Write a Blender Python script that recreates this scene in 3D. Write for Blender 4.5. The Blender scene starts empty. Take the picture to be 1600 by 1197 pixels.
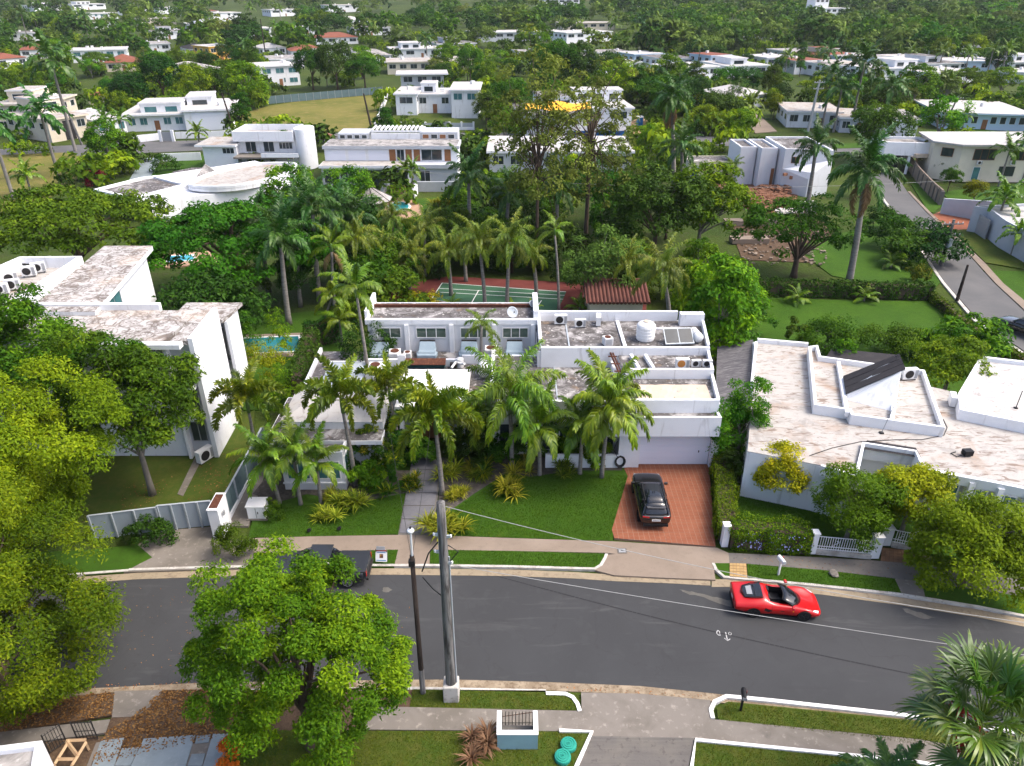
import bpy, bmesh, math, random
import numpy as np
from mathutils import Vector, Matrix, noise as mnoise
R = math.radians
sc = bpy.context.scene
col = sc.collection
# ------------------------------------------------------------------ camera, sky, sun, exposure
F_PX, TILT, CAM_H = 1150.0, R(28.5), 29.5
cam_d = bpy.data.cameras.new('camera'); cam = bpy.data.objects.new('camera', cam_d); col.objects.link(cam)
cam_d.sensor_width = 36.0; cam_d.lens = 36.0 * F_PX / 1600.0
cam_d.clip_start = 0.5; cam_d.clip_end = 6000
cam.location = (0, 0, CAM_H); cam.rotation_euler = (R(90) - TILT, 0, 0)
sc.camera = cam
sc.render.resolution_x, sc.render.resolution_y = 1024, 766
SUN_EL, SUN_AZ = R(56), R(92)
w = bpy.data.worlds.new('World'); sc.world = w; w.use_nodes = True
nt = w.node_tree; nt.nodes.clear()
sky = nt.nodes.new('ShaderNodeTexSky'); sky.sky_type = 'NISHITA'; sky.sun_disc = False
sky.sun_elevation = SUN_EL; sky.sun_rotation = SUN_AZ
sky.air_density = 0.6; sky.dust_density = 4.0; sky.ozone_density = 0.6
bg = nt.nodes.new('ShaderNodeBackground'); bg.inputs[1].default_value = 0.15
wo = nt.nodes.new('ShaderNodeOutputWorld')
nt.links.new(sky.outputs[0], bg.inputs[0]); nt.links.new(bg.outputs[0], wo.inputs[0])
sd = bpy.data.lights.new('sun', 'SUN'); sun = bpy.data.objects.new('sun', sd); col.objects.link(sun)
sd.energy = 0.85; sd.angle = R(18); sd.color = (1.0, 0.95, 0.86)
sv = Vector((math.cos(SUN_EL) * math.sin(SUN_AZ), math.cos(SUN_EL) * math.cos(SUN_AZ), math.sin(SUN_EL)))
sun.rotation_euler = sv.to_track_quat('Z', 'Y').to_euler(); sun.location = (80, 20, 120)
sc.view_settings.view_transform = 'Standard'; sc.view_settings.look = 'None'
sc.view_settings.gamma = 1.0; sc.view_settings.exposure = 1.5
sc.render.engine = 'CYCLES'
cy = sc.cycles
cy.max_bounces = 6; cy.diffuse_bounces = 3; cy.glossy_bounces = 3; cy.transmission_bounces = 4
cy.transparent_max_bounces = 4; cy.volume_bounces = 0; cy.caustics_reflective = False; cy.caustics_refractive = False
cy.use_denoising = True
# ------------------------------------------------------------------ surveying helpers (photo pixel -> ground point)
CS, CC = math.sin(TILT), math.cos(TILT)
def hz(x, y):
 t = max(0.0, y - 330.0)
 h = 0.016 * t + 0.00002 * t * t
 side = 0.55 + 0.45 / (1 + math.exp(-(x - 20) / 90.0))
 return h * side
def at(px, py, z=0.0):
 u = (px - 800) / F_PX; v = (py - 598.5) / F_PX
 dy = CC - v * CS; dz = -CS - v * CC
 t = (z - CAM_H) / dz
 return Vector((u * t, dy * t, z))
def atg(px, py):
 u = (px - 800) / F_PX; v = (py - 598.5) / F_PX
 dy = CC - v * CS; dz = -CS - v * CC
 lo, hi = 1.0, 2500.0
 for _ in range(50):
  m = (lo + hi) / 2
  if CAM_H + dz * m > hz(u * m, dy * m): lo = m
  else: hi = m
 return Vector((u * lo, dy * lo, hz(u * lo, dy * lo)))
def zat(py, Y):
 v = (py - 598.5) / F_PX
 return CAM_H + (-CS - v * CC) * Y / (CC - v * CS)
def pxm(y, z=0):
 return F_PX / (y * CC + (CAM_H - z) * CS)
# ------------------------------------------------------------------ materials
MATS = {}
def _rgb(c): return (c[0], c[1], c[2], 1.0)
class NT:
 def __init__(s, m): s.t = m.node_tree; s.n = s.t.nodes
 def add(s, ty, **kw):
  n = s.n.new(ty)
  for k, v in kw.items(): setattr(n, k, v)
  return n
 def link(s, a, b): s.t.links.new(a, b)
def mat(name, c, rough=0.85, layers=(), bump=None, metal=0.0, spec=0.16, coat=0.0, rnd=0.0):
 """layers: (kind, scale, lo, hi, colour, strength[, detail, distortion, zscale])"""
 m = bpy.data.materials.new(name); m.use_nodes = True; T = NT(m)
 b = T.n['Principled BSDF']
 b.inputs['Roughness'].default_value = rough; b.inputs['Metallic'].default_value = metal
 b.inputs['Specular IOR Level'].default_value = spec
 if coat: b.inputs['Coat Weight'].default_value = coat; b.inputs['Coat Roughness'].default_value = 0.04
 b.inputs['Base Color'].default_value = _rgb(c)
 MATS[name] = m
 if not layers and not bump and not rnd: return m
 tc = T.add('ShaderNodeTexCoord'); co = tc.outputs['Object']
 cur = T.add('ShaderNodeRGB'); cur.outputs[0].default_value = _rgb(c); cur = cur.outputs[0]
 for L in layers:
  kind, s, lo, hi, cc, f = L[:6]; det = L[6] if len(L) > 6 else 6; dist = L[7] if len(L) > 7 else 0.0
  zs = L[8] if len(L) > 8 else 1.0
  src = co
  if zs != 1.0:
   mp = T.add('ShaderNodeMapping'); mp.inputs['Scale'].default_value = zs if isinstance(zs, tuple) else (1, 1, zs)
   T.link(co, mp.inputs[0]); src = mp.outputs[0]
  if kind == 'noise':
   n = T.add('ShaderNodeTexNoise'); n.inputs['Scale'].default_value = s; n.inputs['Detail'].default_value = det
   n.inputs['Distortion'].default_value = dist; n.inputs['Roughness'].default_value = 0.62; T.link(src, n.inputs['Vector']); o = n.outputs['Fac']
  elif kind == 'crack':
   n = T.add('ShaderNodeTexNoise'); n.inputs['Scale'].default_value = s; n.inputs['Detail'].default_value = 5; n.inputs['Distortion'].default_value = dist; T.link(src, n.inputs['Vector'])
   sb = T.add('ShaderNodeMath', operation='SUBTRACT'); sb.inputs[1].default_value = .5; ab = T.add('ShaderNodeMath', operation='ABSOLUTE'); T.link(n.outputs['Fac'], sb.inputs[0]); T.link(sb.outputs[0], ab.inputs[0]); o = ab.outputs[0]
  elif kind == 'voro':
   n = T.add('ShaderNodeTexVoronoi'); n.inputs['Scale'].default_value = s; T.link(src, n.inputs['Vector'])
   sp = T.add('ShaderNodeSeparateColor'); T.link(n.outputs['Color'], sp.inputs[0]); o = sp.outputs[0]
  elif kind == 'wave':
   n = T.add('ShaderNodeTexWave'); n.inputs['Scale'].default_value = s; n.inputs['Distortion'].default_value = dist; T.link(src, n.inputs['Vector']); o = n.outputs['Fac']
  mr = T.add('ShaderNodeMapRange'); mr.inputs[1].default_value = lo; mr.inputs[2].default_value = hi
  mr.inputs[3].default_value = 0; mr.inputs[4].default_value = f; T.link(o, mr.inputs[0])
  mi = T.add('ShaderNodeMix', data_type='RGBA'); mi.inputs[7].default_value = _rgb(cc)
  T.link(mr.outputs[0], mi.inputs[0]); T.link(cur, mi.inputs[6]); cur = mi.outputs[2]
 if rnd:
  oi = T.add('ShaderNodeObjectInfo'); mr = T.add('ShaderNodeMapRange'); mr.inputs[3].default_value = 1 - rnd; mr.inputs[4].default_value = 1 + rnd
  T.link(oi.outputs['Random'], mr.inputs[0]); hs = T.add('ShaderNodeHueSaturation'); T.link(mr.outputs[0], hs.inputs['Value']); T.link(cur, hs.inputs['Color']); cur = hs.outputs[0]
 T.link(cur, b.inputs['Base Color'])
 if bump:
  n = T.add('ShaderNodeTexNoise'); n.inputs['Scale'].default_value = bump[0]; n.inputs['Detail'].default_value = 4; T.link(co, n.inputs['Vector'])
  bp = T.add('ShaderNodeBump'); bp.inputs['Strength'].default_value = bump[1]; bp.inputs['Distance'].default_value = bump[2] if len(bump) > 2 else 0.02
  T.link(n.outputs['Fac'], bp.inputs['Height']); T.link(bp.outputs[0], b.inputs['Normal'])
 return m
LG = (1.05, 1.28, .38); DRY = ('leaf_fallen', 'frond_dead', 'leaf_orange', 'leaf_red')
def leafmat(name, stops, trans=0.32, rough=0.6, huev=0.03, spec=0.1):
 """leaf colours by a per-leaf tint attribute, each plant shifted a little"""
 m = bpy.data.materials.new(name); m.use_nodes = True; T = NT(m); b = T.n['Principled BSDF']; out = T.n['Material Output']
 b.inputs['Roughness'].default_value = rough; b.inputs['Specular IOR Level'].default_value = spec
 a = T.add('ShaderNodeAttribute', attribute_name='tint'); cr = T.add('ShaderNodeValToRGB')
 e = cr.color_ramp.elements
 while len(e) < len(stops): e.new(0.5)
 for i, (p, c) in enumerate(stops): e[i].position = p; e[i].color = _rgb([a * b for a, b in zip(c, (1, 1, 1) if name in DRY else LG)])
 T.link(a.outputs['Fac'], cr.inputs[0])
 oi = T.add('ShaderNodeObjectInfo'); hs = T.add('ShaderNodeHueSaturation')
 m1 = T.add('ShaderNodeMapRange'); m1.inputs[3].default_value = 0.5 - huev; m1.inputs[4].default_value = 0.5 + huev
 m2 = T.add('ShaderNodeMapRange'); m2.inputs[3].default_value = 0.75; m2.inputs[4].default_value = 1.25
 T.link(oi.outputs['Random'], m1.inputs[0])
 mu = T.add('ShaderNodeMath', operation='FRACT'); m3 = T.add('ShaderNodeMath', operation='MULTIPLY'); m3.inputs[1].default_value = 7.31
 T.link(oi.outputs['Random'], m3.inputs[0]); T.link(m3.outputs[0], mu.inputs[0]); T.link(mu.outputs[0], m2.inputs[0])
 T.link(m1.outputs[0], hs.inputs['Hue']); T.link(m2.outputs[0], hs.inputs['Value']); T.link(cr.outputs[0], hs.inputs['Color'])
 T.link(hs.outputs[0], b.inputs['Base Color'])
 tr = T.add('ShaderNodeBsdfTranslucent'); T.link(hs.outputs[0], tr.inputs[0])
 mx = T.add('ShaderNodeMixShader'); mx.inputs[0].default_value = trans
 T.link(b.outputs[0], mx.inputs[1]); T.link(tr.outputs[0], mx.inputs[2]); T.link(mx.outputs[0], out.inputs[0])
 MATS[name] = m; return m
M = MATS
mat('stucco', (.67, .68, .70), .8, [('noise', .7, .5, .75, (.56, .56, .56), .45), ('noise', 2.2, .56, .8, (.42, .41, .40), .35, 8, 1.0, .25)], (30, .12))
mat('stucco_plain', (.76, .77, .785), .8, [('noise', .9, .5, .8, (.64, .635, .63), .5), ('noise', 1.6, .58, .74, (.34, .32, .30), .6, 8, .8, (1, 1, .18))])
mat('stucco_grey', (.48, .50, .53), .8, [('noise', .8, .45, .75, (.38, .39, .41), .5)])
mat('stucco_beige', (.62, .55, .43), .85, [('noise', .6, .45, .75, (.48, .42, .32), .5)])
mat('stucco_cream', (.66, .60, .48), .85, [('noise', .6, .45, .75, (.5, .45, .36), .5)])
mat('stucco_yellow', (.72, .42, .08), .8, [('noise', .6, .45, .75, (.6, .36, .1), .5)])
mat('stucco_blue', (.45, .58, .70), .8)
mat('roof_mould', (.37, .355, .345), .9, [('noise', .45, .36, .50, (.10, .092, .09), .95, 10, .8), ('noise', 1.6, .48, .60, (.06, .055, .05), .8, 10, .6), ('noise', 3.5, .58, .68, (.58, .56, .53), .9, 6), ('noise', .8, .60, .72, (.26, .18, .12), .6)], (25, .2))
mat('roof_dark', (.36, .34, .32), .9, [('noise', .6, .40, .6, (.12, .115, .11), .9, 10, .8), ('noise', 2.6, .55, .68, (.62, .6, .57), .7, 8)], (25, .2))
mat('roof_cracked', (.42, .405, .385), .9, [('crack', .55, .035, .006, (.10, .08, .065), .85, 6, 1.0), ('crack', 1.3, .035, .004, (.13, .10, .085), .8, 6, .6), ('noise', 1.3, .50, .64, (.15, .12, .10), .75, 10, 1.2), ('noise', .3, .5, .7, (.55, .45, .36), .5)], (25, .15))
mat('roof_cream', (.40, .38, .35), .9, [('noise', .35, .52, .66, (.31, .215, .15), .75, 8, .5), ('noise', .9, .5, .66, (.24, .225, .21), .6, 10, .8), ('noise', 1.8, .54, .62, (.17, .12, .09), .8, 10, 1.5, (.45, 1.6, 1)), ('noise', 6, .62, .7, (.35, .3, .26), .5)], (25, .12))
mat('roof_white', (.44, .43, .415), .85, [('noise', .4, .45, .68, (.44, .40, .35), .7, 8, .5), ('noise', 1.8, .55, .66, (.22, .19, .17), .6, 8, .8)])
mat('tarp_cream', (.53, .43, .335), .75, [('noise', .5, .45, .7, (.62, .5, .38), .5)], (3, .3, .05))
mat('roof_shingle', (.085, .083, .09), .9, [('noise', 2.5, .45, .65, (.22, .21, .21), .7, 8, 1.5, (.35, 2.2, 1))])
mat('solar_dark', (.035, .033, .035), .8, [('noise', 3, .5, .7, (.06, .055, .052), .5)], spec=.15)
mat('terracotta', (.215, .073, .038), .8, [('noise', 1.2, .4, .7, (.285, .11, .06), .7), ('noise', 7, .5, .7, (.26, .09, .05), .5)], rnd=.08)
mat('roof_tile_red', (.22, .08, .05), .85, [('noise', 1.5, .4, .7, (.15, .06, .042), .7)])
mat('roof_tile_old', (.15, .06, .045), .85, [('noise', 1.5, .4, .7, (.09, .042, .035), .7)])
mat('grout', (.30, .19, .135), .9)
mat('asphalt', (.040, .0415, .0435), .9, [('noise', .18, .4, .7, (.050, .052, .0545), .8, 6, .5), ('noise', .9, .55, .62, (.047, .049, .051), .7, 3), ('crack', .16, .005, .001, (.03, .03, .03), .3, 8, .4), ('noise', .5, .58, .76, (.10, .10, .098), .6, 8, 1.5, (.25, 1.5, 1)), ('noise', 60, .4, .7, (.08, .08, .08), .4), ('noise', 1.1, .66, .74, (.042, .042, .044), .6, 8, .5, (.15, 1, 1))], (90, .15))
mat('asphalt_old', (.10, .10, .10), .9, [('noise', .25, .4, .7, (.14, .135, .13), .8, 6, .5), ('noise', 40, .4, .7, (.13, .13, .13), .4)])
mat('scuff', (.026, .026, .028), .95)
mat('sand_stain', (.105, .10, .088), .95, [('noise', 2.5, .45, .65, (.14, .135, .12), .8, 8)])
mat('concrete_pink', (.235, .188, .147), .9, [('noise', .5, .42, .7, (.185, .148, .115), .8, 8, .5), ('noise', 3.5, .55, .75, (.14, .115, .092), .5, 8), ('noise', .22, .52, .7, (.275, .225, .18), .8)], (40, .15))
mat('concrete_dirty', (.19, .17, .147), .92, [('noise', .45, .42, .62, (.14, .125, .105), .9, 10, .6), ('noise', 3, .56, .72, (.38, .34, .29), .6, 8), ('noise', .9, .62, .75, (.09, .085, .075), .7, 8)], (40, .2))
mat('concrete_dark', (.135, .125, .115), .92, [('noise', .6, .45, .65, (.17, .155, .135), .8, 8), ('noise', 4, .55, .7, (.06, .055, .05), .6)], (30, .3))
mat('gutter', (.25, .205, .14), .95, [('noise', 1.3, .42, .65, (.31, .25, .17), .8, 8), ('noise', 4, .52, .7, (.16, .12, .085), .8, 8)], (40, .2))
mat('gutter_leafy', (.22, .17, .115), .95, [('noise', 1.8, .42, .62, (.33, .27, .19), .9, 8), ('noise', 5, .5, .66, (.11, .075, .045), .8, 8)], (40, .3))
mat('kerb', (.48, .46, .42), .9, [('noise', 1.4, .48, .7, (.26, .23, .19), .8, 8), ('noise', 5, .56, .7, (.15, .13, .11), .6)], (40, .2))
mat('kerb_white', (.74, .73, .70), .85, [('noise', 1.6, .55, .75, (.42, .38, .32), .7, 8), ('noise', 6, .6, .7, (.3, .27, .24), .5)])
mat('slab_grey', (.16, .158, .17), .9, [('noise', 1.2, .42, .7, (.12, .118, .125), .8, 8), ('noise', 6, .56, .7, (.2, .195, .2), .5)], (50, .15), rnd=.07)
mat('slab_blue', (.21, .25, .265), .9, [('noise', .9, .42, .7, (.15, .18, .19), .8, 8), ('noise', 6, .58, .7, (.29, .31, .32), .5)], (50, .15), rnd=.06)
mat('lawn', (.027, .080, .004), .95, [('noise', .3, .38, .66, (.048, .115, .005), .9, 6), ('noise', 2.5, .42, .68, (.025, .058, .004), .7, 8), ('noise', 25, .4, .7, (.06, .11, .010), .5, 4), ('noise', .9, .64, .76, (.10, .095, .02), .55, 8)], (60, .6, .05))
mat('lawn_dry', (.062, .085, .010), .95, [('noise', .4, .4, .62, (.042, .078, .008), .9, 6), ('noise', 2, .45, .66, (.10, .098, .02), .7, 8), ('noise', 25, .4, .7, (.045, .07, .008), .5, 4)], (60, .6, .05))
mat('lawn_field', (.16, .145, .035), .95, [('noise', .08, .38, .62, (.10, .11, .02), .9, 8), ('noise', .4, .5, .7, (.25, .18, .07), .6, 8)], (20, .5, .1))
mat('earth_green', (.030, .055, .006), .95, [('noise', .06, .4, .62, (.055, .08, .010), .9, 8), ('noise', .5, .5, .7, (.045, .04, .018), .7, 8)], (4, .6, .3))
mat('soil', (.105, .068, .042), .95, [('noise', 2, .4, .65, (.065, .042, .028), .9, 8), ('noise', 9, .5, .7, (.16, .11, .065), .6)], (20, .6, .05))
mat('mulch', (.065, .055, .048), .95, [('noise', 3, .4, .65, (.13, .115, .10), .8, 8), ('noise', 9, .5, .7, (.04, .05, .04), .6)], (20, .6, .05))
mat('red_earth', (.20, .095, .055), .95, [('noise', .8, .4, .65, (.13, .062, .04), .9, 8), ('noise', 3, .5, .7, (.28, .16, .10), .6)], (8, .6, .1))
mat('sandy_earth', (.42, .29, .17), .95, [('noise', .8, .4, .65, (.33, .21, .12), .9, 8)], (8, .6, .1))
mat('water', (.03, .30, .34), .05, [('noise', .8, .4, .7, (.05, .38, .42), .6)], (3, .08, .05), spec=.5)
mat('water_deep', (.02, .17, .19), .05, [('noise', .6, .4, .7, (.03, .24, .26), .8)], (3, .1, .05), spec=.5)
mat('court_green', (.045, .11, .065), .8, [('noise', .5, .42, .7, (.055, .14, .08), .8)])
mat('court_red', (.13, .035, .03), .85, [('noise', .5, .42, .7, (.17, .05, .04), .8)])
mat('white_paint', (.76, .76, .75), .6)
mat('road_paint', (.42, .42, .41), .8, [('noise', 9, .5, .62, (.12, .12, .12), .8, 8)])
mat('white_metal', (.72, .72, .71), .45, [('noise', 4, .55, .75, (.45, .4, .34), .5)])
mat('grey_metal', (.34, .35, .36), .5, [('noise', 3, .5, .75, (.24, .25, .26), .6)], metal=.3)
mat('galv', (.40, .44, .47), .5, [('noise', 2.5, .5, .75, (.30, .33, .36), .6)], metal=.2)
mat('duct_blue', (.25, .32, .37), .55, [('noise', 2.5, .5, .75, (.34, .40, .44), .6)])
mat('rust', (.085, .034, .022), .9, [('noise', 5, .5, .68, (.18, .075, .04), .7)])
mat('rust_orange', (.45, .19, .05), .9)
mat('dark_metal', (.025, .024, .024), .5, [('noise', 6, .5, .7, (.06, .045, .035), .5)])
mat('black_plastic', (.015, .015, .016), .5)
mat('glass_dark', (.02, .03, .035), .06, [('noise', .7, .4, .7, (.05, .07, .08), .6)], spec=.6)
mat('glass_teal', (.05, .15, .16), .08, [('noise', .7, .4, .7, (.10, .24, .25), .6)], spec=.6)
mat('glass_green', (.05, .085, .06), .07, [('noise', .8, .4, .7, (.11, .15, .13), .7)], spec=.6)
mat('gate_blue', (.30, .35, .39), .6, [('noise', .8, .45, .7, (.25, .29, .33), .6, 6, 0, .3)])
mat('fence_teal', (.10, .15, .16), .65, [('noise', 1.2, .45, .7, (.075, .11, .12), .7)])
mat('garage_white', (.74, .76, .82), .5)
mat('garage_dark', (.03, .028, .028), .55)
mat('timber', (.26, .12, .055), .7, [('noise', 3, .45, .7, (.18, .08, .04), .7)])
mat('timber_pale', (.45, .31, .18), .8, [('noise', 3, .45, .7, (.34, .22, .12), .7)])
mat('deck', (.40, .26, .17), .8, [('noise', 2, .45, .7, (.3, .18, .11), .7)])
mat('tarp_yellow', (.80, .42, .03), .6, [('noise', .6, .45, .7, (.70, .34, .02), .5)])
mat('tarp_blue', (.015, .09, .28), .5, [('noise', .6, .45, .7, (.02, .13, .36), .5)])
mat('pole_wood', (.19, .185, .18), .9, [('noise', 5, .44, .6, (.06, .056, .053), .95, 8, .8, (1, 1, .1)), ('noise', 9, .55, .7, (.3, .29, .28), .6, 6, 0, .1)], (18, .5, .03))
mat('pole_dark', (.035, .026, .022), .9, [('noise', 4, .45, .66, (.075, .06, .05), .8, 8, .5, .15)], (18, .4, .03))
mat('pole_concrete', (.42, .42, .41), .85, [('noise', 2, .45, .7, (.33, .33, .32), .7)])
mat('wire_grey', (.30, .30, .29), .6)
mat('wire_black', (.03, .03, .03), .6)
mat('bark_grey', (.21, .19, .165), .95, [('noise', 4, .42, .65, (.12, .105, .09), .8, 8, .3, .3)], (15, .5, .03))
mat('bark_brown', (.105, .075, .055), .95, [('noise', 4, .42, .65, (.06, .043, .032), .8, 8, .3, .3)], (15, .5, .03))
mat('palm_bark', (.23, .215, .195), .95, [('noise', 2, .42, .65, (.14, .125, .11), .8, 8, 0, 4.0)], (10, .4, .03))
mat('crownshaft', (.10, .19, .045), .5, [('noise', 2, .42, .65, (.16, .22, .06), .7)])
mat('car_red', (.42, .003, .005), .32, [], None, 0.0, .3, .5)
mat('car_black', (.006, .0065, .007), .25, [], None, 0.0, .5, 1.0)
mat('car_grey', (.025, .028, .034), .45, [], None, 0.2, .5, .3)
mat('car_glass', (.008, .010, .013), .04, spec=.8)
mat('tyre', (.014, .014, .014), .85)
mat('rim_dark', (.03, .03, .032), .35, metal=.6)
mat('caliper', (.62, .42, .02), .5)
mat('lamp_white', (.8, .8, .82), .2)
mat('lamp_red', (.35, .01, .01), .25)
mat('bin_green', (.025, .27, .20), .5, [('noise', 3, .5, .75, (.04, .33, .25), .6)])
mat('wall_teal', (.20, .33, .37), .85, [('noise', .9, .45, .7, (.16, .26, .29), .6)])
mat('sign_red', (.45, .02, .02), .5)
mat('sign_blue', (.10, .25, .45), .5)
mat('sign_brown', (.20, .09, .05), .5)
mat('flower_blue', (.32, .34, .60), .7)
mat('plastic_blue', (.03, .16, .32), .5)
mat('brick', (.30, .15, .09), .9, [('noise', 3, .4, .7, (.22, .10, .06), .7)], rnd=.1)
mat('paver_yellow', (.40, .27, .12), .9, [('noise', 3, .45, .7, (.32, .2, .09), .6)], rnd=.08)
mat('paver_brown', (.17, .10, .06), .9, [('noise', 3, .45, .7, (.1, .06, .04), .6)], rnd=.15)
G_ = lambda a, b, c: (a, b, c)
leafmat('leaf_mid', [(0, (.016, .045, .007)), (.5, (.045, .095, .012)), (1, (.12, .18, .020))])
leafmat('leaf_bright', [(0, (.028, .075, .008)), (.5, (.085, .150, .011)), (1, (.22, .28, .018))])
leafmat('leaf_lime', [(0, (.060, .085, .007)), (.5, (.155, .175, .012)), (1, (.29, .27, .022))])
leafmat('leaf_dark', [(0, (.010, .028, .007)), (.5, (.024, .055, .012)), (1, (.050, .088, .020))], .18)
leafmat('leaf_olive', [(0, (.048, .068, .03)), (.5, (.098, .128, .06)), (1, (.18, .21, .11))])
leafmat('leaf_yellow', [(0, (.07, .09, .010)), (.45, (.22, .21, .015)), (1, (.48, .36, .020))])
leafmat('leaf_rain', [(0, (.022, .055, .007)), (.5, (.055, .105, .011)), (1, (.115, .170, .018))], .25)
leafmat('leaf_strap', [(0, (.06, .085, .012)), (.4, (.17, .17, .03)), (1, (.38, .32, .09))], .3)
leafmat('leaf_red', [(0, (.10, .008, .012)), (1, (.28, .02, .03))], .3)
leafmat('leaf_orange', [(0, (.35, .05, .01)), (.55, (.60, .09, .015)), (1, (.10, .14, .02))], .3)
leafmat('leaf_variegated', [(0, (.02, .05, .012)), (.55, (.05, .09, .015)), (.8, (.20, .18, .02)), (1, (.40, .28, .03))], .25)
leafmat('frond_royal', [(0, (.022, .062, .018)), (.6, (.045, .105, .028)), (1, (.09, .15, .05))], .25, .42, .02, .4)
leafmat('frond_bright', [(0, (.045, .095, .012)), (.6, (.13, .19, .018)), (1, (.27, .29, .035))], .3, .42, .02, .4)
leafmat('frond_lime', [(0, (.085, .13, .010)), (.6, (.18, .22, .018)), (1, (.32, .30, .03))], .35, .42, .02, .4)
leafmat('frond_foxtail', [(0, (.055, .085, .012)), (.6, (.15, .18, .018)), (1, (.32, .26, .03))], .25, .45, .02, .4)
leafmat('frond_dead', [(0, (.16, .09, .04)), (1, (.32, .22, .11))], .2)
leafmat('frond_fan', [(0, (.025, .06, .014)), (.6, (.055, .10, .022)), (1, (.13, .15, .04))], .2, .35, .015, .5)
leafmat('leaf_fallen', [(0, (.11, .055, .02)), (.5, (.22, .115, .035)), (1, (.36, .21, .07))], .1, .8)
leafmat('grass_blade', [(0, (.018, .045, .005)), (.5, (.038, .075, .007)), (1, (.075, .105, .012))], .25, .7, 0.0)
leafmat('grass_blade_dry', [(0, (.04, .055, .008)), (.5, (.075, .085, .013)), (1, (.14, .12, .03))], .25, .7, 0.0)
# ------------------------------------------------------------------ mesh building
def mesh_np(name, V, Fq, tint=None, mats=(), midx=None, smooth=False):
 """V (n,3) float, Fq (m,4) or (m,3) int; fast"""
 V = np.asarray(V, np.float32); Fq = np.asarray(Fq, np.int32)
 me = bpy.data.meshes.new(name); k = Fq.shape[1]; nf = len(Fq)
 me.vertices.add(len(V)); me.vertices.foreach_set('co', V.ravel())
 me.loops.add(nf * k); me.loops.foreach_set('vertex_index', Fq.ravel())
 me.polygons.add(nf); me.polygons.foreach_set('loop_start', np.arange(0, nf * k, k, dtype=np.int32))
 try: me.polygons.foreach_set('loop_total', np.full(nf, k, np.int32))
 except Exception: pass
 if midx is not None: me.polygons.foreach_set('material_index', np.asarray(midx, np.int32))
 if smooth: me.polygons.foreach_set('use_smooth', np.ones(nf, bool))
 if tint is not None:
  a = me.attributes.new('tint', 'FLOAT', 'FACE'); a.data.foreach_set('value', np.asarray(tint, np.float32))
 for mm in mats: me.materials.append(M[mm])
 me.update(calc_edges=True)
 return me
def link(name, me, parent=None, loc=(0, 0, 0), rotz=0.0, scale=None):
 o = bpy.data.objects.new(name, me); col.objects.link(o)
 if parent is not None: o.parent = parent
 o.location = loc
 if rotz: o.rotation_euler = (0, 0, rotz)
 if scale is not None: o.scale = scale if hasattr(scale, '__len__') else (scale,) * 3
 return o
def tag(o, label=None, cat=None, group=None, kind=None):
 if label: o['label'] = label
 if cat: o['category'] = cat
 if group: o['group'] = group
 if kind: o['kind'] = kind
 return o
def thing(name, label, cat, loc=(0, 0, 0), rotz=0.0, group=None, scale=None):
 return tag(link(name, None, None, loc, rotz, scale), label, cat, group)
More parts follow.
